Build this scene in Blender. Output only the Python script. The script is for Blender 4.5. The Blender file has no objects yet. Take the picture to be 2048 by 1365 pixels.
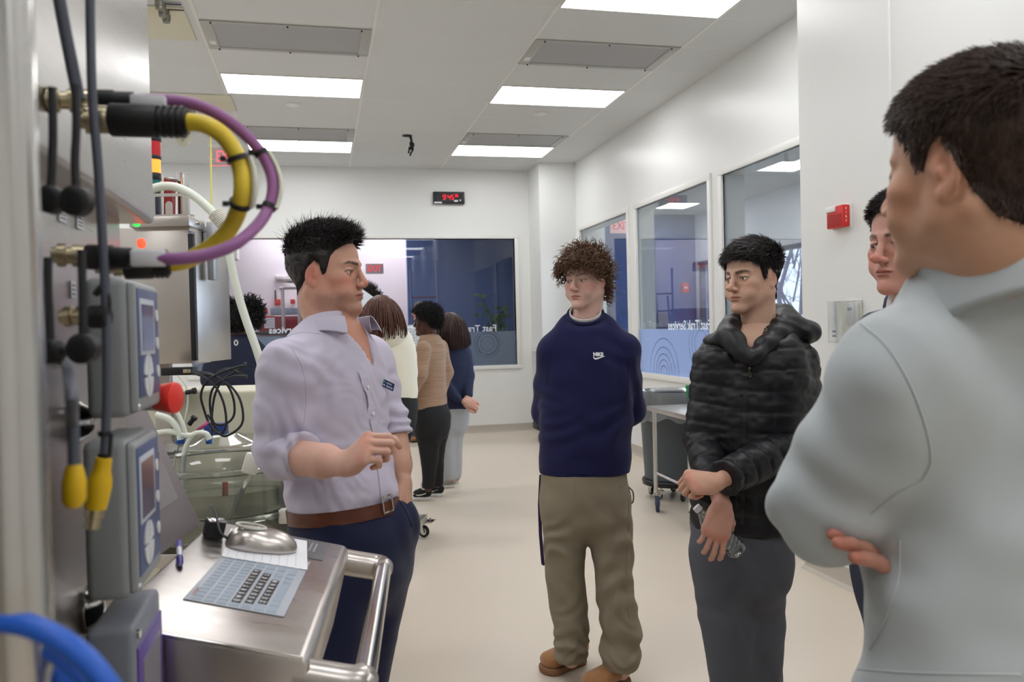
import bpy, bmesh, math, random
import numpy as np
from mathutils import Vector, Matrix

S = bpy.context.scene
COL = S.collection
# ------------------------------------------------------------------ camera
F, YAW, PIT, ROLL, HC = 1650., .228, -.0157, -.0240, 1.445
def _basis():
    cy, sy = math.cos(YAW), math.sin(YAW); cp, sp = math.cos(PIT), math.sin(PIT); cr, sr = math.cos(ROLL), math.sin(ROLL)
    right = np.array([cy, -sy, 0]); f0 = np.array([sy, cy, 0]); u0 = np.array([0, 0, 1.])
    fw = f0*cp + u0*sp; up = u0*cp - f0*sp
    return right*cr + up*sr, up*cr - right*sr, fw
CR, CU, CF = _basis()
CC = np.array([0, 0, HC])
cam = bpy.data.cameras.new('camera'); camo = bpy.data.objects.new('camera', cam); COL.objects.link(camo)
camo.matrix_world = Matrix(((CR[0], CU[0], -CF[0], 0), (CR[1], CU[1], -CF[1], 0), (CR[2], CU[2], -CF[2], HC), (0, 0, 0, 1)))
cam.sensor_width = 36.; cam.lens = F*36/2048.; cam.clip_start = .02; cam.clip_end = 200
cam.dof.use_dof = True; cam.dof.focus_distance = 3.0; cam.dof.aperture_fstop = 6.4
S.camera = camo
# ------------------------------------------------------------------ world and exposure
S.view_settings.view_transform = 'Standard'; S.view_settings.look = 'None'
S.view_settings.gamma = 1.0; S.view_settings.exposure = 0.24; S.view_settings.use_curve_mapping = False
S.cycles.use_denoising = True; S.cycles.max_bounces = 9; S.cycles.diffuse_bounces = 4
S.cycles.glossy_bounces = 4; S.cycles.transmission_bounces = 8; S.cycles.transparent_max_bounces = 12
S.cycles.caustics_reflective = False; S.cycles.caustics_refractive = False
S.cycles.sample_clamp_indirect = 6.0; S.cycles.use_adaptive_sampling = True; S.cycles.adaptive_threshold = .02
LAMP = 8.6          # ceiling panel strength
wd = bpy.data.worlds.new('sky'); S.world = wd; wd.use_nodes = True
nt = wd.node_tree; bg = nt.nodes['Background']
bg.inputs[0].default_value = (.72, .84, 1.0, 1); bg.inputs[1].default_value = 5.5

# ------------------------------------------------------------------ placing helpers
def ray(x, y): return (x-1024)/F*CR - (y-682.5)/F*CU + CF
def P(x, y, d): return CC + ray(x, y)*d          # a point seen in direction (x, y) at depth d
def onX(x, y, X): v = ray(x, y); return CC + v*(X/v[0])
def onY(x, y, Y): v = ray(x, y); return CC + v*(Y/v[1])
def onZ(x, y, Z): v = ray(x, y); return CC + v*((Z-HC)/v[2])
def V(*a): return np.array(a, float)
def nrm(v): v = np.asarray(v, float); return v/(np.linalg.norm(v)+1e-12)

# ------------------------------------------------------------------ materials
MATS = {}
def srgb(c):
    if isinstance(c, (int, float)): c = (c, c, c)
    return tuple((x/255/12.92 if x/255 <= .04045 else ((x/255+.055)/1.055)**2.4) for x in c)
def mat(name, col, rough=.5, metal=0., spec=.5, bump=0., bscale=200., noise=0., nscale=8., stretch=(1, 1, 1),
        emit=None, estr=0., trans=0., ior=1.45, alpha=1., sheen=0., coat=0., vcol=False, sss=0., aniso=0., rvar=0.):
    if name in MATS: return MATS[name]
    m = bpy.data.materials.new(name); m.use_nodes = True; MATS[name] = m
    t = m.node_tree; b = t.nodes['Principled BSDF']; L = t.links.new
    c = srgb(col) + (1,)
    b.inputs['Base Color'].default_value = c
    b.inputs['Roughness'].default_value = rough; b.inputs['Metallic'].default_value = metal
    b.inputs['Specular IOR Level'].default_value = spec; b.inputs['IOR'].default_value = ior
    b.inputs['Transmission Weight'].default_value = trans; b.inputs['Alpha'].default_value = alpha
    b.inputs['Sheen Weight'].default_value = sheen; b.inputs['Coat Weight'].default_value = coat
    if sss: b.inputs['Subsurface Weight'].default_value = sss; b.inputs['Subsurface Radius'].default_value = (.012, .004, .002); b.inputs['Subsurface Scale'].default_value = 1.
    if aniso: b.inputs['Anisotropic'].default_value = aniso
    if emit is not None:
        b.inputs['Emission Color'].default_value = srgb(emit)+(1,); b.inputs['Emission Strength'].default_value = estr
    src = None
    if vcol:
        a = t.nodes.new('ShaderNodeAttribute'); a.attribute_name = 'Col'; src = a.outputs['Color']
        L(src, b.inputs['Base Color'])
    if noise or bump or rvar:
        tc = t.nodes.new('ShaderNodeTexCoord'); mp = t.nodes.new('ShaderNodeMapping'); mp.inputs['Scale'].default_value = stretch
        L(tc.outputs['Object'], mp.inputs[0])
    if noise:
        n = t.nodes.new('ShaderNodeTexNoise'); n.inputs['Scale'].default_value = nscale; n.inputs['Detail'].default_value = 5
        L(mp.outputs[0], n.inputs[0])
        mx = t.nodes.new('ShaderNodeMix'); mx.data_type = 'RGBA'; mx.blend_type = 'MULTIPLY'; mx.inputs[0].default_value = 1.
        mr = t.nodes.new('ShaderNodeMapRange'); mr.inputs[1].default_value = .3; mr.inputs[2].default_value = .7
        mr.inputs[3].default_value = 1-noise; mr.inputs[4].default_value = 1+noise*.4
        L(n.outputs[0], mr.inputs[0]); L(mr.outputs[0], mx.inputs[7])
        if src is not None: L(src, mx.inputs[6])
        else: mx.inputs[6].default_value = c
        L(mx.outputs[2], b.inputs['Base Color'])
    if rvar:
        n = t.nodes.new('ShaderNodeTexNoise'); n.inputs['Scale'].default_value = nscale*1.7; n.inputs['Detail'].default_value = 3
        L(mp.outputs[0], n.inputs[0]); mr = t.nodes.new('ShaderNodeMapRange'); mr.inputs[3].default_value = rough-rvar; mr.inputs[4].default_value = rough+rvar
        L(n.outputs[0], mr.inputs[0]); L(mr.outputs[0], b.inputs['Roughness'])
    if bump:
        n = t.nodes.new('ShaderNodeTexNoise'); n.inputs['Scale'].default_value = bscale; n.inputs['Detail'].default_value = 3
        L(mp.outputs[0], n.inputs[0]); bp = t.nodes.new('ShaderNodeBump'); bp.inputs['Strength'].default_value = bump; bp.inputs['Distance'].default_value = .002
        L(n.outputs[0], bp.inputs['Height']); L(bp.outputs[0], b.inputs['Normal'])
    return m
def glass_mat(name, tint, refl=.5, rough=0., haze=0., hazecol=(230, 235, 240)):
    """thin pane: clear transmission, fresnel reflection, optional milky film"""
    if name in MATS: return MATS[name]
    m = bpy.data.materials.new(name); m.use_nodes = True; MATS[name] = m
    t = m.node_tree; t.nodes.clear(); L = t.links.new
    o = t.nodes.new('ShaderNodeOutputMaterial'); tr = t.nodes.new('ShaderNodeBsdfTransparent'); gl = t.nodes.new('ShaderNodeBsdfGlossy')
    tr.inputs[0].default_value = srgb(tint)+(1,); gl.inputs['Roughness'].default_value = rough
    fr = t.nodes.new('ShaderNodeFresnel'); fr.inputs[0].default_value = 1.45
    mu = t.nodes.new('ShaderNodeMath'); mu.operation = 'MULTIPLY'; mu.inputs[1].default_value = refl; L(fr.outputs[0], mu.inputs[0])
    mx = t.nodes.new('ShaderNodeMixShader'); L(mu.outputs[0], mx.inputs[0])
    if haze:
        df = t.nodes.new('ShaderNodeBsdfDiffuse'); df.inputs[0].default_value = srgb(hazecol)+(1,)
        tl = t.nodes.new('ShaderNodeBsdfTranslucent'); tl.inputs[0].default_value = srgb(hazecol)+(1,)
        a = t.nodes.new('ShaderNodeMixShader'); a.inputs[0].default_value = .5; L(df.outputs[0], a.inputs[1]); L(tl.outputs[0], a.inputs[2])
        m2 = t.nodes.new('ShaderNodeMixShader'); m2.inputs[0].default_value = haze
        L(tr.outputs[0], m2.inputs[1]); L(a.outputs[0], m2.inputs[2]); L(m2.outputs[0], mx.inputs[1])
    else: L(tr.outputs[0], mx.inputs[1])
    L(gl.outputs[0], mx.inputs[2]); L(mx.outputs[0], o.inputs[0])
    return m

# ------------------------------------------------------------------ object helpers
def tag(o, label=None, cat=None, group=None, kind=None):
    if label: o['label'] = label
    if cat: o['category'] = cat
    if group: o['group'] = group
    if kind: o['kind'] = kind
    return o
LOC = {}
TILT = [None]      # (origin, 3x3 axes): when set, shapes are given in that tilted local frame
def thing(name, loc, label, cat, group=None):
    o = bpy.data.objects.new(name, None); o.empty_display_size = .05; COL.objects.link(o)
    if TILT[0] is not None: loc = TILT[0][0]+TILT[0][1]@np.array(loc, float)
    o.location = tuple(float(v) for v in loc); LOC[o.name] = np.array(loc, float)
    return tag(o, label, cat, group)
def wloc(o): return LOC[o.name] if o is not None and o.name in LOC else np.zeros(3)
def link(name, me, m, parent=None, origin=None):
    """one mesh object from world-space mesh data"""
    o = bpy.data.objects.new(name, me); COL.objects.link(o)
    n = len(me.vertices)
    if TILT[0] is not None:
        O_, M_ = TILT[0]; me.transform(Matrix([[*map(float, M_[i]), float(O_[i])] for i in range(3)]+[[0, 0, 0, 1]]))
    if parent is not None: org = wloc(parent)
    elif origin is not None: org = np.array(origin, float)
    else:
        co = np.empty(n*3); me.vertices.foreach_get('co', co); co = co.reshape(-1, 3)
        org = (co.min(0)+co.max(0))/2; org[2] = co[:, 2].min()
    me.transform(Matrix.Translation(Vector([float(-v) for v in org])))
    if parent is not None:
        o.parent = parent; LOC[o.name] = org
    else:
        o.location = tuple(float(v) for v in org); LOC[o.name] = org
    if m is not None:
        for k in (m if isinstance(m, (list, tuple)) else [m]): me.materials.append(k)
    return o

class MB:
    """collects shapes into one mesh; world coordinates"""
    def __init__(s): s.b = bmesh.new(); s.mi = 0
    def _xf(s, vs, M):
        for v in vs: v.co = M @ v.co
    def _mi(s, faces, smooth=False):
        for f in faces: f.material_index = s.mi; f.smooth = smooth
    def box(s, c, size, rot=None, bevel=0., seg=2):
        t = bmesh.new(); bmesh.ops.create_cube(t, size=1.)
        for v in t.verts: v.co = Vector((v.co.x*size[0], v.co.y*size[1], v.co.z*size[2]))
        if bevel: bmesh.ops.bevel(t, geom=list(t.edges), offset=bevel, segments=seg, profile=.5, affect='EDGES')
        M = Matrix.Translation(Vector([float(x) for x in c]))
        if rot is not None: M = M @ (rot if isinstance(rot, Matrix) else Matrix.Rotation(rot, 4, 'Z'))
        s._merge(t, M, bool(bevel)); return s
    def boxb(s, lo, hi, bevel=0., seg=2):
        lo = np.array(lo, float); hi = np.array(hi, float); return s.box((lo+hi)/2, np.abs(hi-lo), None, bevel, seg)
    def _merge(s, t, M, smooth):
        t.transform(M) if M is not None else None
        off = len(s.b.verts); vs = [s.b.verts.new(v.co) for v in t.verts]; t.verts.index_update()
        for f in t.faces:
            try: g = s.b.faces.new([vs[v.index] for v in f.verts])
            except ValueError: continue
            g.material_index = s.mi; g.smooth = smooth
        t.free()
    def raw(s, verts, faces, smooth=False):
        vs = [s.b.verts.new([float(x) for x in v]) for v in verts]
        for f in faces:
            try: g = s.b.faces.new([vs[i] for i in f]); g.material_index = s.mi; g.smooth = smooth
            except ValueError: pass
        return s
    def tube(s, pts, r, n=10, closed=False, caps=True, flat=1., smooth=True):
        pts = [np.array(p, float) for p in pts]; N = len(pts)
        rr = r if hasattr(r, '__len__') else [r]*N
        tg = []
        for i in range(N):
            a = pts[(i-1) % N] if closed else pts[max(i-1, 0)]; b = pts[(i+1) % N] if closed else pts[min(i+1, N-1)]
            tg.append(nrm(b-a))
        u = np.cross(tg[0], (0, 0, 1.)); u = nrm(u) if np.linalg.norm(u) > .05 else V(1, 0, 0)
        rings = []
        for i in range(N):
            u = nrm(u - tg[i]*np.dot(u, tg[i])); w = np.cross(tg[i], u)
            rings.append([s.b.verts.new([float(x) for x in pts[i] + (u*math.cos(a)+w*math.sin(a)*flat)*rr[i]]) for a in np.arange(n)*2*math.pi/n])
        M = N if closed else N-1
        for i in range(M):
            A, B = rings[i], rings[(i+1) % N]
            for j in range(n):
                f = s.b.faces.new((A[j], A[(j+1) % n], B[(j+1) % n], B[j])); f.material_index = s.mi; f.smooth = smooth
        if caps and not closed:
            for q in (rings[0][::-1], rings[-1]):
                f = s.b.faces.new(q); f.material_index = s.mi
        return s
    def cyl(s, a, b, r, n=20, r2=None, smooth=True): return s.tube([a, b], [r, r if r2 is None else r2], n, smooth=smooth)
    def lathe(s, base, axis, prof, n=28, smooth=True, caps=True):
        """prof: list of (distance along axis, radius)"""
        base = np.array(base, float); axis = nrm(axis)
        u = np.cross(axis, (0, 0, 1.)); u = nrm(u) if np.linalg.norm(u) > .05 else V(1, 0, 0); w = np.cross(axis, u)
        rings = [[s.b.verts.new([float(x) for x in base+axis*h+(u*math.cos(a)+w*math.sin(a))*max(r, 1e-5)]) for a in np.arange(n)*2*math.pi/n] for h, r in prof]
        for A, B in zip(rings[:-1], rings[1:]):
            for j in range(n):
                f = s.b.faces.new((A[j], A[(j+1) % n], B[(j+1) % n], B[j])); f.material_index = s.mi; f.smooth = smooth
        if caps:
            for q in (rings[0][::-1], rings[-1]):
                f = s.b.faces.new(q); f.material_index = s.mi
        return s
    def prism(s, poly, axis_vec, smooth=False):
        """polygon of 3D points swept along a vector"""
        a = [s.b.verts.new([float(x) for x in p]) for p in poly]; b = [s.b.verts.new([float(x) for x in np.array(p)+np.array(axis_vec)]) for p in poly]
        n = len(a)
        fs = [s.b.faces.new(a[::-1]), s.b.faces.new(b)] + [s.b.faces.new((a[i], a[(i+1) % n], b[(i+1) % n], b[i])) for i in range(n)]
        for f in fs: f.material_index = s.mi; f.smooth = False
        return s
    def bevel_all(s, off, seg=2):
        bmesh.ops.bevel(s.b, geom=list(s.b.edges), offset=off, segments=seg, profile=.5, affect='EDGES', clamp_overlap=True)
        for f in s.b.faces: f.smooth = True
        return s
    def build(s, name, m, parent=None, origin=None, weld=False):
        if weld: bmesh.ops.remove_doubles(s.b, verts=list(s.b.verts), dist=1e-5)
        bmesh.ops.recalc_face_normals(s.b, faces=list(s.b.faces))
        me = bpy.data.meshes.new(name); s.b.to_mesh(me); s.b.free()
        try: me.set_sharp_from_angle(angle=math.radians(38))
        except Exception: pass
        return link(name, me, m, parent, origin)
def text_mesh(txt, size, ux, uy, pos, depth=.0006, align='CENTER', bold=0., sx=1.):
    cu = bpy.data.curves.new('t', 'FONT'); cu.body = txt; cu.size = size; cu.extrude = depth/2; cu.align_x = align; cu.align_y = 'CENTER'; cu.offset = bold
    cu.resolution_u = 2
    o = bpy.data.objects.new('t', cu); COL.objects.link(o)
    dg = bpy.context.evaluated_depsgraph_get(); me = bpy.data.meshes.new_from_object(o.evaluated_get(dg))
    bpy.data.objects.remove(o); bpy.data.curves.remove(cu)
    ux = nrm(ux)*sx; uy = nrm(uy); uz = nrm(np.cross(nrm(ux), uy))
    me.transform(Matrix(((ux[0], uy[0], uz[0], pos[0]), (ux[1], uy[1], uz[1], pos[1]), (ux[2], uy[2], uz[2], pos[2]), (0, 0, 0, 1))))
    return me
def lettering(txt, size, ux, uy, pos, m, parent, name='lettering', **k):
    return link(name, text_mesh(txt, size, ux, uy, pos, **k), m, parent)
def copy_tree(o, parent=None, dloc=(0, 0, 0)):
    c = o.copy(); COL.objects.link(c)
    if parent is not None: c.parent = parent
    else: c.location = Vector(o.location)+Vector([float(v) for v in dloc])
    LOC[c.name] = wloc(o)+np.array(dloc, float)
    for ch in list(o.children): copy_tree(ch, c, dloc)
    return c
def spline(pts, n=8, closed=False):
    """Catmull-Rom through points (any dimension)"""
    p = [np.array(q, float) for q in pts]; N = len(p); out = []
    rng_ = range(N) if closed else range(N-1)
    for i in rng_:
        a = p[(i-1) % N] if closed or i > 0 else 2*p[0]-p[1]; b = p[i]; c = p[(i+1) % N]
        d = p[(i+2) % N] if closed or i+2 < N else 2*p[-1]-p[-2]
        for k in range(n):
            t = k/n; out.append(.5*((2*b)+(c-a)*t+(2*a-5*b+4*c-d)*t*t+(3*b-a-3*c+d)*t**3))
    if not closed: out.append(p[-1])
    return out
# ================================================================== ROOM
XR, XN, YB, ZC = 3.415, 2.76, 11.3, 3.66
M_wall = mat('wall_paint', (224, 225, 223), rough=.32, spec=.45, bump=.03, bscale=60)
M_wall2 = mat('wall_paint_far', (226, 220, 222), rough=.5)
M_tile = mat('ceiling_tile', (214, 216, 216), rough=.75)
M_grid = mat('ceiling_grid', (226, 225, 220), rough=.4)
M_frame = mat('window_frame_paint', (226, 226, 222), rough=.35)
M_cove = mat('cove_base', (176, 168, 156), rough=.45)
M_blue = mat('blue_wall', (84, 112, 166), rough=.4)
M_grey = mat('grey_wall_paint', (206, 208, 214), rough=.6)
# floor with fine speckle
M_floor = mat('floor_vinyl', (208, 196, 180), rough=.32, spec=.4, rvar=.06, noise=.07, nscale=160)
def st(name, m, fn, parent=None):
    b = MB(); fn(b); o = b.build(name, m, parent); 
    if parent is None: o['kind'] = 'structure'
    return o
XL, YF, XF, YF2 = -3.6, -4.0, 9.0, 17.0
st('floor', M_floor, lambda b: b.boxb((XL-.2, YF-.2, -.1), (7.0, YF2, 0)))
# main ceiling: slab with tile faces between the grid bars
T0, R0, TW, TR = -.78, 6.13, 1.22, .61
st('ceiling', M_tile, lambda b: b.boxb((XL-.2, YF-.2, ZC), (XR+.05, YB+.05, ZC+.1)))
def grid(b):
    for k in range(-3, 5):
        x = T0+TW*k
        if XL < x < XR: b.boxb((x-.013, YF, ZC-.004), (x+.013, YB, ZC+.002))
    for k in range(-17, 9):
        y = R0+TR*k
        b.boxb((XL, y-.0045, ZC-.0012), (XR, y+.0045, ZC+.002))
st('trim_1', M_grid, grid)
# back wall with long window
WX0, WX1, WZ0, WZ1 = -1.62, 2.69, .93, 2.70
def wb(b):
    b.boxb((XL-.2, YB, 0), (WX0, YB+.12, ZC)); b.boxb((WX1, YB, 0), (XR+.35, YB+.12, ZC))
    b.boxb((WX0, YB, 0), (WX1, YB+.12, WZ0)); b.boxb((WX0, YB, WZ1), (WX1, YB+.12, ZC))
st('wall_back', M_wall, wb)
def fr(b):
    t = .055
    for x0, x1, z0, z1 in ((WX0-t, WX1+t, WZ1, WZ1+t), (WX0-t, WX1+t, WZ0-t, WZ0), (WX0-t, WX0, WZ0, WZ1), (WX1, WX1+t, WZ0, WZ1)):
        b.boxb((x0, YB-.022, z0), (x1, YB+.1, z1), .004)
    pass
w1 = bpy.data.objects.new('window_1', None); COL.objects.link(w1); w1.location = (.5, YB, WZ0); LOC['window_1'] = V(.5, YB, WZ0); w1['kind'] = 'structure'
b = MB(); fr(b); b.build('window_frame', M_frame, w1)
G_back = glass_mat('window_glass_back', (246, 247, 252), refl=1.0)
b = MB(); b.boxb((WX0, YB+.05, WZ0), (WX1, YB+.056, WZ1)); b.build('window_pane', G_back, w1)
M_film = glass_mat('frosted_film', (226, 232, 242), refl=.6, rough=.3, haze=.5, hazecol=(170, 186, 206))
M_decal = mat('white_decal', (206, 214, 226), rough=.6)
M_ring = mat('dark_decal', (70, 84, 112), rough=.6)
b = MB(); b.boxb((WX0, YB+.044, WZ0), (WX1, YB+.048, 1.405)); b.build('frosted_film', M_film, w1)
def rings(b, c, ux, uz, radii, n=40, arcs=None, w=.006, nv=None):
    for i, r in enumerate(radii):
        a0, a1 = (arcs[i] if arcs else (0, 2*math.pi))
        k = max(6, int(n*(a1-a0)/(2*math.pi)))
        for j in range(k):
            t0, t1 = a0+(a1-a0)*j/k, a0+(a1-a0)*(j+1)/k
            if arcs is None and j % 14 == 13: continue
            q = [c+ux*math.cos(t)*rr+uz*math.sin(t)*rr for t, rr in ((t0, r), (t1, r), (t1, r+w), (t0, r+w))]
            b.raw(q, [(0, 1, 2, 3)])
rc = onY(975, 688, YB+.04)
b = MB(); rings(b, rc, V(1, 0, 0), V(0, 0, 1), (.095, .145, .152, .185)); b.build('ring_logo', M_ring, w1)
for px_, py_ in ((906, 659), (528, 662)):     # mirrored lettering, reading from the other side of the glass
    q = onY(px_, py_, YB+.04); q = q+V(.16, 0, 0) if px_ > 700 else q+V(.52, 0, 0)
    link('lettering', text_mesh('Fast Trak Services', .125, V(-1, 0, 0), V(0, 0, 1), q, align='CENTER', bold=.002), M_decal, w1)
# right wall, thick, three windows
def wy(px_, py_=500): return onX(px_, py_, XR)[1]
WR = [(8.80, 10.52), (6.80, 8.52), (3.0, 6.53)]; RZ0, RZ1 = .93, 2.72
def wr(b):
    b.boxb((XR, YF, 0), (XR+.2, YB, RZ0)); b.boxb((XR, YF, RZ1), (XR+.2, YB, ZC))
    ys = [YF, 3.0, 6.53, 6.80, 8.52, 8.80, 10.52, YB]
    for i in range(0, 8, 2): b.boxb((XR, ys[i], RZ0), (XR+.2, ys[i+1], RZ1))
st('wall_right', M_wall, wr)
G_side = glass_mat('window_glass_side', (246, 249, 250), refl=.7)
for i, (y0, y1) in enumerate(WR):
    w = bpy.data.objects.new('window_%d' % (i+2), None); COL.objects.link(w); w.location = (XR, (y0+y1)/2, RZ0); LOC[w.name] = V(XR, (y0+y1)/2, RZ0); w['kind'] = 'structure'
    b = MB(); t = .06
    for a0, a1, z0, z1 in ((y0-t, y1+t, RZ1, RZ1+t), (y0-t, y1+t, RZ0-t, RZ0), (y0-t, y0, RZ0, RZ1), (y1, y1+t, RZ0, RZ1)):
        b.boxb((XR-.02, a0, z0), (XR+.02, a1, z1), .003)
    b.build('window_frame', M_frame, w)
    b = MB(); b.boxb((XR+.01, y0, RZ0), (XR+.015, y1, RZ1)); b.build('window_pane', G_side, w)
    if i == 1:
        b = MB(); b.boxb((XR+.004, y0, RZ0), (XR+.007, y1, 1.40)); 
        b.build('frosted_film', glass_mat('frosted_film_side', (226, 234, 250), refl=.4, rough=.3, haze=.42, hazecol=(205, 218, 245)), w)
        b = MB(); c1 = onX(1328, 748, XR+.002); rings(b, c1, V(0, 1, 0), V(0, 0, 1), (.08, .14, .2, .27, .36), arcs=[(0, math.pi)]*5, w=.007)
        c2 = onX(1402, 690, XR+.002); rings(b, c2, V(0, 1, 0), V(0, 0, 1), (.13, .19, .25), w=.006); b.build('ring_logo', M_ring, w)
        q = (onX(1337, 653, XR+.002)+onX(1421, 650, XR+.002))/2
        link('lettering', text_mesh('Fast Trak Services', .128, V(0, 1, 0), V(0, 0, 1), q, bold=.002), mat('white_decal_side', (232, 238, 250), rough=.6), w)
# near projecting wall on the right
st('wall_near', M_wall, lambda b: b.boxb((XN, YF, 0), (XR+.15, 4.314, ZC)))
st('wall_pilaster', M_wall, lambda b: b.boxb((XN-.012, 3.533, 0), (XN, 4.314, ZC)))
# corner chase
st('wall_chase', M_wall, lambda b: b.boxb((2.905, 10.7, 0), (XR, YB, ZC)))
st('wall_left', M_wall, lambda b: b.boxb((XL-.12, YF, 0), (XL, YB, ZC)))
st('wall_front', M_wall, lambda b: b.boxb((XL, YF-.12, 0), (XR, YF, ZC)))
# coved bases
def cove(b, p0, p1, n):
    n = V(*n); prof = [(0, .1), (.006, .1), (.008, .045), (.018, .016), (.045, .0), (0, 0)]
    p0, p1 = V(*p0), V(*p1); poly = [p0+n*a+V(0, 0, z+.0005) for a, z in prof]; b.prism(poly, p1-p0)
st('baseboard_back', M_cove, lambda b: cove(b, (XL, YB, 0), (2.905, YB, 0), (0, -1, 0)))
st('baseboard_right', M_cove, lambda b: cove(b, (XR, 4.314, 0), (XR, 10.7, 0), (-1, 0, 0)))
st('baseboard_near', M_cove, lambda b: cove(b, (XN-.012, YF, 0), (XN-.012, 4.314, 0), (-1, 0, 0)))
st('baseboard_chase', M_cove, lambda b: (cove(b, (2.905, 10.7, 0), (XR, 10.7, 0), (0, -1, 0)), cove(b, (2.905, 10.66, 0), (2.905, YB, 0), (-1, 0, 0))))
# --- room beyond the back wall
st('wall_beyond', M_wall2, lambda b: (b.boxb((-3.4, 14.6, 0), (1.62, 14.72, 3.4)), b.boxb((-3.5, YB+.12, 0), (-3.4, 14.7, 3.4)), b.boxb((1.5, 13.0, 0), (1.62, 14.6, 3.4))))
st('wall_blue', M_blue, lambda b: (b.boxb((1.35, 12.95, 0), (3.75, 13.05, 3.4)), b.boxb((3.65, YB+.12, 0), (3.75, 13.0, 3.4))))
st('ceiling_beyond', M_tile, lambda b: b.boxb((-3.5, YB+.12, 3.4), (3.75, 14.7, 3.5)))
# --- room beyond the right wall
st('wall_end', mat('blue_wall_side', (58, 78, 132), rough=.4), lambda b: b.boxb((XR+.34, 13.5, 0), (7.0, 13.62, 3.6)))
M_ext = M_grey
EX = 6.5
def we(b):
    b.boxb((EX, 1.0, 0), (EX+.15, 13.5, .85)); b.boxb((EX, 1.0, 2.53), (EX+.15, 13.5, 3.6)); b.boxb((EX, 13.38, .85), (EX+.15, 13.5, 2.53)); b.boxb((EX, 1.0, .85), (EX+.15, 3, 2.53))
st('wall_exterior', M_ext, we)
st('wall_side_end', M_ext, lambda b: b.boxb((XR+.2, .9, 0), (EX, 1.0, 3.6)))
st('wall_side_back', M_wall, lambda b: b.boxb((XR+.2, 10.52, 0), (XR+.34, 13.5, 3.6)))
st('ceiling_side', M_tile, lambda b: b.boxb((XR+.2, 1.0, 3.37), (EX, 13.5, 3.6)))
def g2(b):
    for k in range(1, 5): b.boxb((XR+.2+k*.61, 1.0, 3.364), (XR+.212+k*.61, 13.5, 3.372))
    for k in range(0, 10): b.boxb((XR+.2, 2+k*1.22, 3.364), (EX, 2.012+k*1.22, 3.372))
st('trim_2', M_grid, g2)
w = bpy.data.objects.new('window_5', None); COL.objects.link(w); w.location = (EX, 8, .85); LOC[w.name] = V(EX, 8, .85); w['kind'] = 'structure'
b = MB()
for z in (.85, 2.47): b.boxb((EX-.02, 3, z), (EX+.1, 13.38, z+.06))
for y in (3, 6.4, 9.3, 12.2, 13.32): b.boxb((EX-.0, y, .85), (EX+.1, y+.05, 2.53))
b.build('window_frame', mat('dark_window_frame', (62, 72, 92), rough=.4), w)
b = MB(); b.boxb((EX+.06, 3.0, .9), (EX+.066, 13.38, 2.5)); b.build('window_pane', glass_mat('outer_glass', (250, 251, 254), refl=.5), w)
# ================================================================== LIGHT PANELS
def emis(name, col, s):
    m = bpy.data.materials.new(name); m.use_nodes = True; t = m.node_tree; t.nodes.clear()
    e = t.nodes.new('ShaderNodeEmission'); o = t.nodes.new('ShaderNodeOutputMaterial'); e.inputs[0].default_value = tuple(col)+(1,); e.inputs[1].default_value = s
    t.links.new(e.outputs[0], o.inputs[0]); return m
E_lamp = emis('lit_diffuser', (.985, .985, 1.), LAMP)
E_lamp2 = emis('lit_diffuser_far', (1., .96, .98), LAMP*2.4)
E_lamp3 = emis('lit_diffuser_side', (.95, .97, 1.), LAMP*3.6)
M_mod = mat('troffer_frame', (214, 214, 210), rough=.4)
def troffer(x, y, w, h, z, em, label, group):
    t = thing('ceiling_light', (x+w/2, y+h/2, z), label, 'ceiling light', group)
    b = MB(); b.boxb((x+.02, y+.02, z-.004), (x+w-.02, y+h-.02, z-.001)); b.build('diffuser', em, t)
    b = MB()
    for lo, hi in (((x+.008, y+.008), (x+w-.008, y+.02)), ((x+.008, y+h-.02), (x+w-.008, y+h-.008)), ((x+.008, y+.02), (x+.02, y+h-.02)), ((x+w-.02, y+.02), (x+w-.008, y+h-.02))):
        b.boxb((*lo, z-.008), (*hi, z-.0005))
    b.build('frame', M_mod, t); return t
def cell(T, r): return T0+TW*T, R0+TR*r
LBL = {(0, 2): 'lit ceiling panel of the left column, nearer one with a smoke detector behind it', (0, 6): 'lit ceiling panel of the left column, far one beside a grey filter grille',
       (2, -2): 'lit ceiling panel cut by the top edge, nearest of the right column', (2, 2): 'lit ceiling panel in the middle of the right column', (2, 6): 'lit ceiling panel in the right column, farthest one near the corner of the back wall'}
for (T, r) in [(0, -2), (0, 2), (0, 6), (2, -2), (2, 2), (2, 6), (0, -6), (2, -6), (0, -10), (2, -10), (0, -14), (2, -14), (-2, 2), (-2, 6), (-2, -2), (-2, -6), (-2, -10)]:
    x, y = cell(T, r)
    troffer(x, y, TW, TR, ZC, E_lamp, LBL.get((T, r), 'lit ceiling panel outside the view, behind or beside the camera'), 'lit rectangular ceiling panels')
M_filt = mat('filter_mesh', (168, 168, 170), rough=.5, bump=.4, bscale=900)
M_filf = mat('filter_frame', (178, 178, 174), rough=.4, metal=.3)
M_dark = mat('dark_gap', (40, 40, 40), rough=.7)
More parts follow.
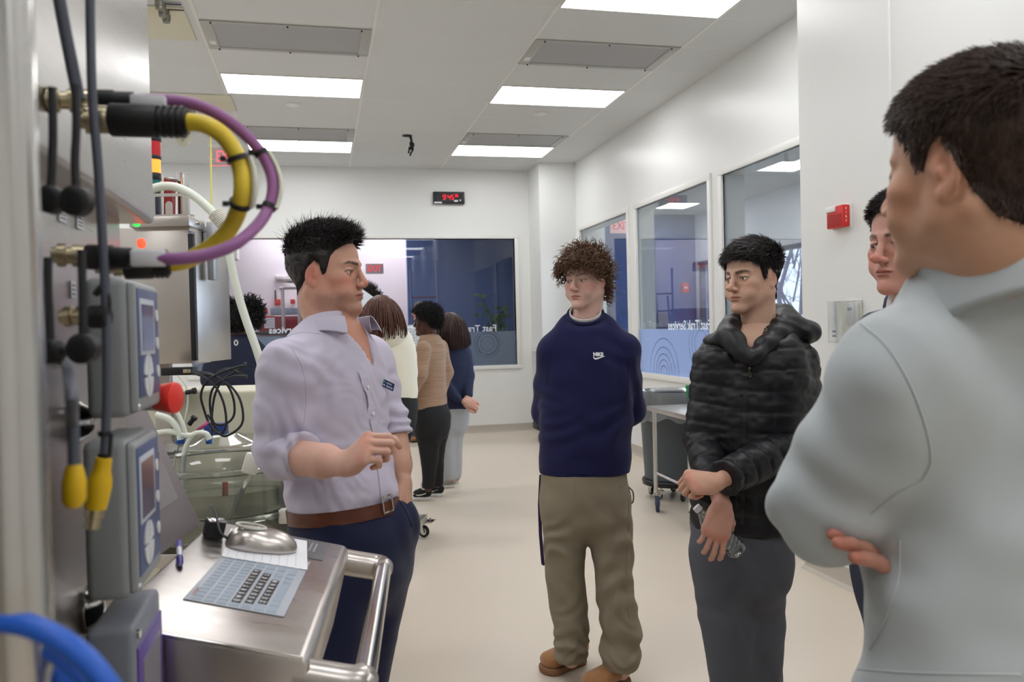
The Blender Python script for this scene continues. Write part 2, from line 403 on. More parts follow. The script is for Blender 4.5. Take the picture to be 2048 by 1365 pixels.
def filt(T, r, label):
    x, y = cell(T, r); z = ZC
    t = thing('filter_grille', (x+TW/2, y+TR/2, z), label, 'ceiling vent', 'grey ceiling filter grilles')
    b = MB()
    for lo, hi in (((x+.01, y+.01), (x+TW-.01, y+.035)), ((x+.01, y+TR-.06), (x+TW-.01, y+TR-.01)), ((x+.01, y+.035), (x+.09, y+TR-.06)), ((x+TW-.09, y+.035), (x+TW-.01, y+TR-.06))):
        b.boxb((*lo, z-.012), (*hi, z-.001), .002)
    b.build('frame', M_filf, t)
    b = MB(); b.boxb((x+.09, y+.035, z-.006), (x+TW-.09, y+TR-.06, z-.0015)); b.build('mesh_screen', M_filt, t)
    for u in (.07, .5, .93):
        for v in (.022, TR-.03):
            b = MB(); b.lathe((x+TW*u, y+v, z-.011), (0, 0, -1), [(0, .006), (.01, .006), (.012, .003)], 8); b.build('screw_knob', M_dark, t)
    b = MB(); b.boxb((x+.03, y+TR-.2, z-.013), (x+.075, y+TR-.12, z-.0118)); b.build('tag', M_grid, t)
filt(0, 0, 'large grey filter grille in the ceiling at the upper left, nearest of the left column')
filt(0, 5, 'grey filter grille of the left ceiling column touching the far light panel')
filt(2, 0, 'large grey filter grille in the ceiling at the upper right, behind the cut light panel')
filt(2, 5, 'grey filter grille of the right ceiling column touching the farthest light panel')
for p, lab in (((586, 208), 'round white smoke detector behind the left near light panel'), ((1080, 226), 'round white smoke detector behind the middle light panel of the right column')):
    c = onZ(*p, ZC)
    t = thing('smoke_detector', c, lab, 'smoke detector', 'round ceiling detectors')
    b = MB(); b.lathe(c, (0, 0, -1), [(.0005, .07), (.012, .07), (.018, .06)], 24); b.build('base', M_frame, t)
    b = MB(); b.lathe(c, (0, 0, -1), [(.018, .035), (.03, .03), (.034, .012)], 20); b.build('sensor', M_frame, t)
# far lights, right room
for k, (x, y) in enumerate(((5.35, 12.15), (5.35, 8.9), (4.3, 6.6), (4.4, 9.3), (5.35, 4.5))):
    troffer(x, y, .62, .62, 3.37, E_lamp3, ['square ceiling light of the side room seen through the middle side window', 'square ceiling light of the side room seen through the nearest side window'][min(k, 1)] if k < 2 else 'square ceiling light of the side room out of sight', 'side room ceiling lights')
for x, y in ((-2.6, 12.6), (-1.0, 13.9), (-.2, 12.4), (.6, 13.9)):
    troffer(x, y, 1.1, .3, 3.4, E_lamp2, 'ceiling light of the lit room behind the long back window', 'ceiling lights beyond the back window')
# ================================================================== ORGANIC SHAPES
# distance fields on a grid, blended smoothly, turned into one continuous skin
def smin(a, b, k):
    if k <= 0: return np.minimum(a, b)
    h = np.maximum(k-np.abs(a-b), 0.)/k
    return np.minimum(a, b)-h*h*k*.25
class SDF:
    def __init__(s, lo, hi, h, M=None, org=None):
        """grid in local axes; M columns = local x, y, z axes in world; org = local origin in world"""
        s.h = h; s.lo = np.array(lo, float); s.n = np.maximum(np.ceil((np.array(hi)-s.lo)/h).astype(int)+1, 3)
        s.v = np.full(s.n, .5, np.float32); s.M = np.eye(3) if M is None else np.array(M, float); s.o = np.zeros(3) if org is None else np.array(org, float)
    def _sl(s, lo, hi):
        a = np.clip(np.floor((lo-s.lo)/s.h).astype(int), 0, s.n); b = np.clip(np.ceil((hi-s.lo)/s.h).astype(int)+1, 0, s.n)
        if (b <= a).any(): return None
        g = [(s.lo[i]+s.h*np.arange(a[i], b[i], dtype=np.float32)).astype(np.float32) for i in range(3)]
        return tuple(slice(a[i], b[i]) for i in range(3)), g[0][:, None, None], g[1][None, :, None], g[2][None, None, :]
    def _put(s, sl, d, k, op):
        d = d.astype(np.float32)
        if op == 'u': s.v[sl] = smin(s.v[sl], d, k)
        elif op == 's': s.v[sl] = -smin(-s.v[sl], d, k)
        elif op == 'i': s.v[sl] = -smin(-s.v[sl], -d, k)
    def ell(s, c, r, R=None, k=.01, op='u'):
        c = np.array(c, float); r = np.array(r, float) if hasattr(r, '__len__') else np.full(3, float(r)); m = (r.max() if R is not None else r)*1.2+k*1.7+3*s.h
        q = s._sl(c-m, c+m)
        if q is None: return s
        sl, x, y, z = q; x = x-c[0]; y = y-c[1]; z = z-c[2]
        if R is not None: R = np.array(R); x, y, z = (x*R[0][0]+y*R[0][1]+z*R[0][2], x*R[1][0]+y*R[1][1]+z*R[1][2], x*R[2][0]+y*R[2][1]+z*R[2][2])
        k0 = np.sqrt((x/r[0])**2+(y/r[1])**2+(z/r[2])**2); k1 = np.sqrt((x/r[0]**2)**2+(y/r[1]**2)**2+(z/r[2]**2)**2)+1e-9
        s._put(sl, k0*(k0-1)/k1, k, op); return s
    def cap(s, a, b, ra, rb=None, k=.01, op='u', flat=1., up=None):
        """tapered capsule; flat<1 squashes the section along 'up'"""
        a = np.array(a, float); b = np.array(b, float); rb = ra if rb is None else rb; m = max(ra, rb)/min(flat, 1)+k+3*s.h if flat < 1 else max(ra, rb)*flat+k+3*s.h
        q = s._sl(np.minimum(a, b)-m, np.maximum(a, b)+m)
        if q is None: return s
        sl, x, y, z = q; ab = b-a; L2 = ab@ab+1e-12
        x = x-a[0]; y = y-a[1]; z = z-a[2]; t = np.clip((x*ab[0]+y*ab[1]+z*ab[2])/L2, 0, 1)
        x = x-t*ab[0]; y = y-t*ab[1]; z = z-t*ab[2]; r = ra+(rb-ra)*t
        if flat != 1. and up is not None:
            u = nrm(np.array(up, float)); pu = x*u[0]+y*u[1]+z*u[2]; e2 = np.maximum(x*x+y*y+z*z-pu*pu, 0)
            d = np.sqrt(e2+(pu/flat)**2)-r; d = d*min(flat, 1)
        else: d = np.sqrt(x*x+y*y+z*z)-r
        s._put(sl, d, k, op); return s
    def box(s, c, hs, R=None, rnd=.005, k=.01, op='u'):
        c = np.array(c, float); hs = np.array(hs, float); m = (np.linalg.norm(hs) if R is not None else hs)+k+3*s.h
        q = s._sl(c-m, c+m)
        if q is None: return s
        sl, x, y, z = q; x = x-c[0]; y = y-c[1]; z = z-c[2]
        if R is not None: R = np.array(R); x, y, z = (x*R[0][0]+y*R[0][1]+z*R[0][2], x*R[1][0]+y*R[1][1]+z*R[1][2], x*R[2][0]+y*R[2][1]+z*R[2][2])
        X, Y, Z = np.abs(x)-hs[0]+rnd, np.abs(y)-hs[1]+rnd, np.abs(z)-hs[2]+rnd
        d = np.sqrt(np.maximum(X, 0)**2+np.maximum(Y, 0)**2+np.maximum(Z, 0)**2)+np.minimum(np.maximum(np.maximum(X, Y), Z), 0)-rnd
        s._put(sl, d, k, op); return s
    def loft(s, keys, u, k=.02, op='u', n=4, p=2., ends=True):
        """keys: (centre, half width, half depth) along a spine; u: direction of the width"""
        K = [np.concatenate([np.array(c, float), [a, b_]]) for c, a, b_ in keys]
        K = spline(K, n) if n > 1 else K
        c = np.array([q[:3] for q in K]); R_ = np.array([q[3:] for q in K]); m = R_.max()+k+3*s.h
        q = s._sl(c.min(0)-m, c.max(0)+m)
        if q is None: return s
        sl, x, y, z = q; D = None
        for i in range(len(K)-1):
            a, b = c[i], c[i+1]; ab = b-a; L2 = ab@ab+1e-12; w = ab/math.sqrt(L2); uu = nrm(np.array(u)-w*np.dot(u, w)); vv = np.cross(w, uu)
            X, Y, Z = x-a[0], y-a[1], z-a[2]; t0 = (X*ab[0]+Y*ab[1]+Z*ab[2])/L2; t = np.clip(t0, 0, 1)
            ru = R_[i, 0]+(R_[i+1, 0]-R_[i, 0])*t; rv = R_[i, 1]+(R_[i+1, 1]-R_[i, 1])*t
            pu = X*uu[0]+Y*uu[1]+Z*uu[2]; pv = X*vv[0]+Y*vv[1]+Z*vv[2]; pw = (t0-t)*math.sqrt(L2); rw = np.minimum(ru, rv)
            if p == 2.:
                k0 = np.sqrt((pu/ru)**2+(pv/rv)**2+(pw/rw)**2); k1 = np.sqrt((pu/ru**2)**2+(pv/rv**2)**2+(pw/rw**2)**2)+1e-9; d = k0*(k0-1)/k1
            else:
                k0 = (np.abs(pu/ru)**p+np.abs(pv/rv)**p+np.abs(pw/rw)**p)**(1/p); d = (k0-1)*rw
            D = d if D is None else smin(D, d, .012)
        s._put(sl, D, k, op); return s
    def plane(s, c, n, k=.0, keep='below'):
        """cut away everything on the side n points to"""
        n = nrm(n); x = (s.lo[0]+s.h*np.arange(s.n[0]))[:, None, None]; y = (s.lo[1]+s.h*np.arange(s.n[1]))[None, :, None]; z = (s.lo[2]+s.h*np.arange(s.n[2]))[None, None, :]
        d = (x-c[0])*n[0]+(y-c[1])*n[1]+(z-c[2])*n[2]
        s.v = (-smin(-s.v, -d.astype(np.float32), k)).astype(np.float32); return s
    def mesh(s):
        """surface nets -> (verts in world, quads)"""
        v = s.v; h = s.h; n = s.n; v[[0, -1]] = .5; v[:, [0, -1]] = .5; v[:, :, [0, -1]] = .5
        sg = v < 0; nc = n-1
        c8 = [(i, j, k) for i in (0, 1) for j in (0, 1) for k in (0, 1)]
        cnt = sum(sg[i:i+nc[0], j:j+nc[1], k:k+nc[2]].astype(np.int8) for i, j, k in c8)
        I = np.argwhere((cnt > 0) & (cnt < 8)); idx = np.full(nc, -1, np.int32); idx[I[:, 0], I[:, 1], I[:, 2]] = np.arange(len(I))
        cv = {c: v[I[:, 0]+c[0], I[:, 1]+c[1], I[:, 2]+c[2]] for c in c8}
        acc = np.zeros((len(I), 3)); num = np.zeros(len(I))
        for c in c8:
            for ax in range(3):
                if c[ax]: continue
                e = list(c); e[ax] = 1; e = tuple(e); A, B = cv[c], cv[e]; m = (A < 0) != (B < 0); t = np.where(m, A/np.where(m, A-B, 1), 0)
                p = np.tile(np.array(c, float), (len(I), 1)); p[:, ax] += t; acc += p*m[:, None]; num += m
        co = s.lo+h*(I+acc/num[:, None])
        Q = []
        for ax in range(3):
            o1, o2 = (ax+1) % 3, (ax+2) % 3
            sA = [slice(0, None)]*3; sB = [slice(0, None)]*3; sA[ax] = slice(0, -1); sB[ax] = slice(1, None)
            A, B = sg[tuple(sA)], sg[tuple(sB)]; E = np.argwhere(A != B); E = E[(E[:, o1] > 0) & (E[:, o2] > 0) & (E[:, o1] < n[o1]-1) & (E[:, o2] < n[o2]-1)]
            def at(d1, d2):
                q = E.copy(); q[:, o1] -= d1; q[:, o2] -= d2; return idx[q[:, 0], q[:, 1], q[:, 2]]
            q = np.stack([at(1, 1), at(0, 1), at(0, 0), at(1, 0)], 1); inside = A[E[:, 0], E[:, 1], E[:, 2]]
            q[~inside] = q[~inside][:, ::-1]; Q.append(q)
        Q = np.concatenate(Q); Q = Q[(Q >= 0).all(1)]
        return co, Q
    def world(s, co): return co@s.M.T+s.o
def vnoise(p, sc, seed=0):
    """smooth value noise, -1..1"""
    p = np.asarray(p)*sc+seed*17.31; i = np.floor(p).astype(np.int64); f = p-i; f = f*f*(3-2*f); r = 0
    for dx in (0, 1):
        for dy in (0, 1):
            for dz in (0, 1):
                h = ((i[:, 0]+dx)*374761393+(i[:, 1]+dy)*668265263+(i[:, 2]+dz)*2147483647+seed*1274126177) & 0xffffffff
                h = ((h ^ (h >> 13))*1274126177) & 0xffffffff; h = (h ^ (h >> 16)) & 0xffff
                r = r+(h/32767.5-1)*np.where(dx, f[:, 0], 1-f[:, 0])*np.where(dy, f[:, 1], 1-f[:, 1])*np.where(dz, f[:, 2], 1-f[:, 2])
    return r
def vnormals(co, Q):
    fn = np.cross(co[Q[:, 2]]-co[Q[:, 0]], co[Q[:, 3]]-co[Q[:, 1]]); n = np.zeros_like(co)
    for k in range(4): np.add.at(n, Q[:, k], fn)
    return n/(np.linalg.norm(n, axis=1)[:, None]+1e-12)
def relax(co, Q, it=1, w=.5):
    for _ in range(it):
        a = np.zeros_like(co); c = np.zeros(len(co))
        for i in range(4):
            for j in (1, 3):
                np.add.at(a, Q[:, i], co[Q[:, (i+j) % 4]]); np.add.at(c, Q[:, i], 1)
        co = co+w*(a/np.maximum(c, 1)[:, None]-co)
    return co
def pymesh(name, co, Q, col=None):
    me = bpy.data.meshes.new(name); me.vertices.add(len(co)); me.vertices.foreach_set('co', np.asarray(co, np.float32).ravel())
    k = Q.shape[1]; me.loops.add(len(Q)*k); me.loops.foreach_set('vertex_index', Q.astype(np.int32).ravel()); me.polygons.add(len(Q))
    me.polygons.foreach_set('loop_start', np.arange(len(Q), dtype=np.int32)*k); me.polygons.foreach_set('use_smooth', np.ones(len(Q), bool))
    me.update(calc_edges=True)
    if col is not None:
        a = me.color_attributes.new('Col', 'FLOAT_COLOR', 'POINT'); c4 = np.ones((len(co), 4), np.float32); c4[:, :3] = col; a.data.foreach_set('color', c4.ravel())
    return me
def lin(c): return np.array(srgb(c))
def cloth(name, sdf, m, parent, folds=None, it=1, color=None):
    """skin a field, push folds along its normals, link as one mesh"""
    co, Q = sdf.mesh(); co = relax(co, Q, it); n = vnormals(co, Q)
    if folds is not None: co = co+n*folds(co, n)[:, None]
    W = sdf.world(co)
    return link(name, pymesh(name, W, Q, None if color is None else color(co, n)), m, parent)
def ridges(p, d, freq, seed, warp=.5, sharp=1.):
    """soft parallel folds running across direction d, irregular"""
    d = nrm(d); t = p@d*freq+warp*vnoise(p, freq*.55, seed)*2; s = np.sin(t*2*math.pi); return np.sign(s)*np.abs(s)**sharp*(.5+.5*vnoise(p, freq*.4, seed+5))
def joinraw(parts):
    co = []; Q = []; C = []; o = 0
    for c, q, col in parts: co.append(c); Q.append(q+o); C.append(col); o += len(c)
    return np.concatenate(co), np.concatenate(Q), np.concatenate(C)
# ================================================================== PEOPLE: heads, hair, hands
def ramp(v, a, b): t = np.clip((v-a)/(b-a), 0, 1); return t*t*(3-2*t)
def gauss(co, c, r): return np.exp(-(((co-np.array(c))/np.array(r))**2).sum(1))
def head_field(neck, h=.0017, W=1., jaw=1., nose=1., chest=None, brow=1., mouth=0., lipw=1., eyeopen=1., full=0.):
    """head in its own axes: x to the person's right, y forward, z up; origin between the ears; neck = neck base in these axes"""
    nk = np.array(neck, float)
    lo = np.minimum([-.105, -.125, -.135], nk-[.10, .10, .05]); hi = np.maximum([.105, .14, .135], nk+[.10, .10, .0])
    s = SDF(lo, hi, h); k = .02
    s.ell((0, -.016, .038), (.0745*W, .096, .081), k=0)
    s.ell((0, .012, .040), (.066*W, .072, .066), k=.03)
    s.ell((0, .026, -.022), (.062*W, .056, .066), k=.03)
    s.ell((0, .032, -.066), (.046*W*jaw, .042, .036), k=.03)
    for q in (-1, 1):
        s.cap((q*.057*W*jaw, .004, -.052), (q*.014, .070, -.098), .013, .012, k=.028)
        s.cap((q*.064*W, -.004, -.006), (q*.057*W*jaw, .002, -.052), .012, .012, k=.025)
        s.ell((q*.047*W, .056, -.020), (.019, .019, .016), k=.022)
        s.ell((q*(.038+full*.01), .062, -.052), (.02+full*.004, .018, .02), k=.02)
    s.ell((0, .075, -.100), (.020*jaw, .017, .0155), k=.018)
    s.ell((0, .064, -.064), (.030, .029, .026), k=.016)
    for q in (-1, 1):
        s.cap((q*.010, .0865, .0195), (q*.046*W, .066, .0195), .0085*brow, .0075*brow, k=.012)
    s.cap((0, .086, .016), (0, .1035, -.026), .0072, .0092, k=.009)
    s.ell((0, .1045*(nose if nose > 1 else 1), -.0325), (.0105, .0125*nose, .0098), k=.007)
    for q in (-1, 1): s.ell((q*.0115, .0975, -.0372), (.0078, .0105, .0072), k=.006)
    s.cap((0, .103, -.041), (0, .092, -.047), .0035, .004, k=.005)
    for q in (-1, 1):
        s.ell((q*.0325, .0905, -.001), (.0185, .0125, .0115), k=.014, op='s')
        s.ell((q*.0318, .0692, -.0012), (.0156, .0146, .0138), k=.005)
        s.ell((q*.0064, .1015, -.0450), (.0036, .006, .0028), k=.002, op='s')
        R = [[1, 0, 0], [0, 1, 0], [0, 0, 1]]
        s.ell((q*.0322, .0875, -.0026), (.0130, .0130, .0042*eyeopen), k=.0018, op='s')
        s.cap((q*.020, .083, .0075), (q*.043, .0745, .0055), .0028, .0024, k=.004)      # upper lid fold
    s.ell((0, .0875, -.0612), (.0215*lipw, .0105, .0050), k=.004)
    for q in (-1, 1): s.ell((q*.006, .0925, -.0598), (.007, .006, .0038), k=.003)
    s.ell((0, .0865, -.0705), (.0185*lipw, .0115, .0062), k=.005)
    for q in (-1, 1):
        s.cap((0, .0990, -.0655), (q*.0120*lipw, .0955, -.0652+mouth*.001), .0012, .0013, k=.0015, op='s')
        s.cap((q*.0120*lipw, .0955, -.0652+mouth*.001), (q*.0235*lipw, .0855, -.0655+mouth*.004), .0013, .0012, k=.0015, op='s')
    s.ell((0, .0935, -.0800), (.014, .0045, .004), k=.006, op='s')
    s.cap((0, .0985, -.051), (0, .0965, -.0565), .0016, .0016, k=.003, op='s')
    # neck, throat, nape
    nb = nk; s.loft([((0, -.018, -.035), .054, .058), ((0, -.022, -.085), .053, .056), ((nb[0]*.6, -.02+(nb[1]+.02)*.6, (nb[2]-.085)*.5-.05), .055, .056), (nb, .056, .056)], (1, 0, 0), k=.028, n=3)
    s.cap((0, .018, -.105), (nb[0], nb[1]+.045, nb[2]+.01), .014, .012, k=.03)
    for q in (-1, 1): s.cap((q*.056, -.028, -.045), (nb[0]+q*.016, nb[1]+.044, nb[2]+.005), .011, .009, k=.02)
    # ears
    for q in (-1, 1):
        c, sn = math.cos(.42), math.sin(.42); ct, st_ = math.cos(.2), math.sin(.2)
        R = np.array([[c, -q*sn*-1, 0], [-q*sn*1, c, 0], [0, 0, 1]]); T = np.array([[1, 0, 0], [0, ct, -st_], [0, st_, ct]]); R = T@R
        e = V(q*.0755*W, -.013, -.004)
        s.ell(e, (.0062, .0165, .0295), R=R, k=.004)
        s.ell(e+V(q*.001, .004, -.026), (.005, .008, .009), k=.005)
        s.ell(e+V(q*.0075, .0005, .003), (.0052, .0100, .0200), R=R, k=.0025, op='s')
        s.ell(e+V(q*.0022, .0095, -.003), (.0035, .0035, .006), k=.004)
        s.cap(e+V(q*.0045, -.006, .012), e+V(q*.0035, -.0055, -.012), .0022, .0022, k=.004)
    if chest is not None:
        for c, r in chest: s.ell(c, r, k=.03)
    return s
def skin_color(co, base, lip=(150, 88, 82), hair=(45, 35, 30), brow=1., stubble=0., blush=.35, browz=.0185, browt=.0042, scalp=None, lipw=1., eyeshade=0.):
    b = lin(base); C = np.tile(b, (len(co), 1)); x = np.abs(co[:, 0]); y, z = co[:, 1], co[:, 2]
    def mix(col, w): nonlocal C; C = C*(1-w[:, None])+lin(col)*w[:, None]
    red = (min(base[0]*1.0, 255), base[1]*.74, base[2]*.72)
    for c, r, a in (((.048, .06, -.028), (.024, .05, .022), .55), ((.0, .115, -.033), (.014, .03, .012), .5), ((.078, -.012, 0), (.016, .03, .04), .6), ((0, .08, -.1), (.02, .03, .02), .2)):
        w = gauss(np.stack([x, y, z], 1), c, r)*a*blush*1.6; mix(red, np.clip(w, 0, 1))
    if stubble:
        w = ramp(-z, .048, .075)*ramp(y, -.03, .02)*ramp(z, -.135, -.105); w = np.maximum(w, gauss(np.stack([x, y, z], 1), (.0, .10, -.053), (.024, .03, .006))); 
        w = w*(.8+.3*vnoise(co, 300, 3)); mix((base[0]*.5, base[1]*.45, base[2]*.44), np.clip(w*stubble, 0, .8))
    # lips
    lw = ramp(-(((x/(.0225*lipw))**2)+(((z+.0658)/.0088)**2)), -1.1, -.75)*(y > .07); mix(lip, lw*.85)
    w = ramp(-(np.abs(z+.0655)/.0016+(x/.026)**4), -1.3, -.6)*(y > .075); mix((lip[0]*.5, lip[1]*.42, lip[2]*.42), w*.8)
    # brows
    if brow:
        cz = browz+.0052*np.sin(np.clip((x-.012)/.042, 0, 1)*2.3)-.004*np.clip((x-.040)/.015, 0, 1); th = browt*(1-.55*np.clip((x-.03)/.024, 0, 1))
        w = ramp(-np.abs(z-cz)/th, -1.25, -.55)*ramp(x, .008, .013)*ramp(-x, -.056, -.048)*(y > .03); w = w*(.8+.35*vnoise(co*[1, 1, .4], 700, 2)); mix(hair, np.clip(w*brow, 0, .95))
    # lash line
    for zz, t, a in ((.0033, .0014, .85), (-.0078, .001, .3)):
        cc = zz*np.sqrt(np.clip(1-((x-.0322)/.0150)**2, 0, 1)) if zz > 0 else -.0022+(zz+.0022)*np.sqrt(np.clip(1-((x-.0322)/.0150)**2, 0, 1))
        w = ramp(-np.abs(z-cc)/t, -1.6, -.6)*(np.abs(x-.0322) < .0165)*(y > .06); mix((38, 26, 24), w*a)
    if scalp is not None:
        w, colr = scalp; mix(colr, np.clip(w, 0, 1))
    return C
def eye_mesh(c, gaze, iris, r=.0124):
    """eyeball whose rings run around the gaze axis, so iris and pupil have sharp edges"""
    th = np.array([0, .12, .19, .20, .30, .42, .50, .515, .6, .8, 1.1, 1.5, 2.0, 2.6, math.pi]); n = 24; g = nrm(gaze); u = nrm(np.cross(g, (0, 0, 1))); w = np.cross(u, g)
    co = []; col = []
    for t in th:
        rr = r*(1+.05*max(0, 1-t/.5))
        for a in np.arange(n)*2*math.pi/n:
            co.append(np.array(c)+rr*(g*math.cos(t)+(u*math.cos(a)+w*math.sin(a))*math.sin(t)))
            col.append(lin((12, 10, 10)) if t < .195 else (lin(iris)*(.75 if t < .25 or t > .45 else 1.) if t < .508 else lin((214, 206, 200)) if t < 1.0 else lin((200, 180, 172))))
    Q = []
    for i in range(len(th)-1):
        for j in range(n): Q.append((i*n+j, i*n+(j+1) % n, (i+1)*n+(j+1) % n, (i+1)*n+j))
    return np.array(co), np.array(Q), np.array(col)
HL = ([-90, -65, -45, -25, -12, -2, 8, 14, 22, 32, 42, 55, 70, 90], [-.062, -.058, -.045, -.020, .012, .026, .018, -.020, -.016, .030, .050, .062, .072, .076])
def hair_mask(co, hl=HL, lift=0., side=None):
    ang = np.degrees(np.arctan2(co[:, 1]+.0, np.abs(co[:, 0])*1.0+1e-6)); zl = np.interp(ang, hl[0], hl[1])+lift
    return co[:, 2]-zl
def strands(roots, dirs0, dirs1, L, w, seg=6, curl=0., turns=2., rng=None, taper=1.):
    """tapered tufts, all at once: start along dirs0, bend towards dirs1"""
    N = len(roots); t = np.linspace(0, 1, seg+1)
    a = (rng.rand(N)*2*math.pi)[:, None]; pos = roots.copy(); P_ = [pos.copy()]; step = (L/seg)[:, None]
    for i in range(seg):
        d = dirs0*(1-t[i+1])+dirs1*t[i+1]; d = d/(np.linalg.norm(d, axis=1)[:, None]+1e-9)
        pos = pos+d*step; P_.append(pos.copy())
    D = dirs1/(np.linalg.norm(dirs1, axis=1)[:, None]+1e-9); u = np.cross(D, np.array([.31, .2, .93])); u /= (np.linalg.norm(u, axis=1)[:, None]+1e-9); v = np.cross(D, u)
    co = []
    for i, p in enumerate(P_):
        if curl:
            ph = a+t[i]*turns*2*math.pi; cr = curl*min(1, t[i]*2.5); p = p+(u*np.cos(ph)+v*np.sin(ph))*cr
        ww = w*(1-taper*t[i]**1.5)*.98+.00008
        for j in range(3):
            an = j*2*math.pi/3; co.append(p+(u*math.cos(an)+v*math.sin(an))*(ww[:, None] if hasattr(ww, '__len__') else ww))
    C = np.stack(co, 1)        # N, (seg+1)*3, 3
    base = np.arange(N)[:, None]*(seg+1)*3; Q = []
    for i in range(seg):
        for j in range(3):
            Q.append(base+np.array([i*3+j, i*3+(j+1) % 3, (i+1)*3+(j+1) % 3, (i+1)*3+j]))
    return C.reshape(-1, 3), np.concatenate(Q)
def pick(co, n, Q, mask, count, rng):
    """random points on the masked surface"""
    ok = mask[Q].min(1) > 0; q = Q[ok]; ar = np.linalg.norm(np.cross(co[q[:, 2]]-co[q[:, 0]], co[q[:, 3]]-co[q[:, 1]]), axis=1); q = q[rng.choice(len(q), count, p=ar/ar.sum())]
    w = rng.rand(count, 2); a = (1-w[:, :1])*(1-w[:, 1:]); b = w[:, :1]*(1-w[:, 1:]); c = w[:, :1]*w[:, 1:]; d = (1-w[:, :1])*w[:, 1:]
    p = co[q[:, 0]]*a+co[q[:, 1]]*b+co[q[:, 2]]*c+co[q[:, 3]]*d; m = n[q[:, 0]]*a+n[q[:, 1]]*b+n[q[:, 2]]*c+n[q[:, 3]]*d
    return p, m/(np.linalg.norm(m, axis=1)[:, None]+1e-9)
def hair_cap(co, n, Q, m, thick, width=.02):
    ok = m[Q].max(1) > 0; q = Q[ok]; use = np.unique(q); mp = np.full(len(co), -1); mp[use] = np.arange(len(use))
    off = thick(co[use])*ramp(m[use], -.002, width)-.0006*(m[use] < 0)
    return co[use]+n[use]*off[:, None], mp[q]
def tang(d, n): return d-n*(d*n).sum(1)[:, None]

SKIN = mat('skin', (200, 150, 125), rough=.48, spec=.35, vcol=True, bump=.12, bscale=700, sss=.06)
SKIN_D = mat('skin_dark', (80, 50, 38), rough=.45, spec=.4, vcol=True, bump=.12, bscale=700)
EYE = mat('eyeball', (220, 215, 210), rough=.08, spec=.6, vcol=True)
def hairmat(name, c, rough=.42, var=.5): return mat(name, c, rough=rough, spec=.45, noise=var, nscale=90)

def hand_piece(wrist, fing, back, right, curls, elbow=None, h=.0019, base=(205, 150, 125), thumb=None, S_=1., fr=.036, spread=0., wr=.026, tattoo=False):
    """hand and forearm as one skin. fing: direction of the fingers, back: out of the back of the hand; right hand or left"""
    y = nrm(fing); z = nrm(np.array(back)-y*np.dot(back, y)); x = np.cross(y, z)           # x: with the back up and fingers forward, x points to the right
    q = -1 if right else 1                                                                   # thumb side
    M = np.stack([x, y, z], 1); W_ = np.array(wrist, float); g = .115*S_
    el = None if elbow is None else (np.array(elbow)-W_)@M
    lo = V(-.075, -.04, -.10)*S_; hi = V(.075, .21, .06)*S_
    if el is not None: lo = np.minimum(lo, el-.055); hi = np.maximum(hi, el+.055)
    s = SDF(lo, hi, h)
    def X(a): return V(q*a[0]*S_, a[1]*S_, a[2]*S_)
    s.loft([(X((0, -.005, 0)), wr*S_, .0185*S_), (X((0.002, .035, -.001)), .034*S_, .0155*S_), (X((.001, .07, 0)), .040*S_, .0135*S_), (X((0, .088, 0)), .039*S_, .0115*S_)], (1, 0, 0), k=.008, n=3)
    s.ell(X((.026, .036, -.010)), V(.016, .028, .013)*S_, k=.01); s.ell(X((-.027, .035, -.008)), V(.012, .03, .011)*S_, k=.01)
    fx = [.0285, .0095, -.0095, -.0275]; fy = [.089, .093, .088, .078]; ln = [(.044, .026, .021), (.049, .030, .022), (.045, .028, .021), (.035, .021, .019)]; rd = [.0094, .0097, .0092, .0082]
    tips = []
    for i in range(4):
        p = V(fx[i], fy[i], .001); a = 0.; sp = (1.5-i)*spread; r = rd[i]
        for j in range(3):
            a += math.radians(curls[i][j]); d = V(math.sin(sp)*math.cos(a), math.cos(sp)*math.cos(a), -math.sin(a)); e = p+d*ln[i][j]; r2 = r*(.93 if j < 2 else .86)
            s.cap(X(p), X(e), r*S_*(1.04 if j else 1.), r2*S_, k=.0045 if j == 0 else .003); p = e; r = r2
        tips.append(X(p))
    T = thumb or ((.046, .050, -.016), (.060, .080, -.020), (.062, .108, -.018))
    p = V(.024, .016, -.006); rr = (.014, .0115, .0105, .009)
    for j, e in enumerate(T): s.cap(X(p), X(e), rr[j]*S_, rr[j+1]*S_, k=.008 if j == 0 else .0035); p = V(*e)
    if el is not None:
        s.cap(X((0, -.002, 0)), X((0, -.002, 0))+(el-X((0, 0, 0)))*.32, wr*.98*S_, fr*.9, k=.012, flat=.8, up=(0, 0, 1)); s.cap((el)*.32, el, fr*.95, fr*1.08, k=.012)
    co, Q = s.mesh(); co = relax(co, Q, 1, .4); n = vnormals(co, Q)
    b = lin(base); C = np.tile(b, (len(co), 1)); red = lin((base[0], base[1]*.72, base[2]*.7))
    for i in range(4):
        for pp in (X((fx[i], fy[i], .006)), tips[i]):
            w = np.exp(-(((co-pp)/(.012*S_))**2).sum(1))*.55; C = C*(1-w[:, None])+red*w[:, None]
    nz = vnoise(co, 60, 4); C = C*(1+.05*nz[:, None])
    if tattoo:
        w = ramp(vnoise(co*[1, .6, 1], 75, 9), .15, .4)*ramp(-co[:, 1], .015, .03)*ramp(co[:, 1], -.11, -.09)*ramp(-co[:, 0], -.01, .01)*.45; C = C*(1-w[:, None])+lin((60, 62, 66))*w[:, None]
    Wd = co@M.T+W_
    if np.linalg.det(M) < 0: Q = Q[:, ::-1]
    return Wd, Q, C
def body_obj(parent, pieces, m=SKIN, name='body'):
    co, Q, C = joinraw(pieces); return link(name, pymesh(name, co, Q, C), m, parent)
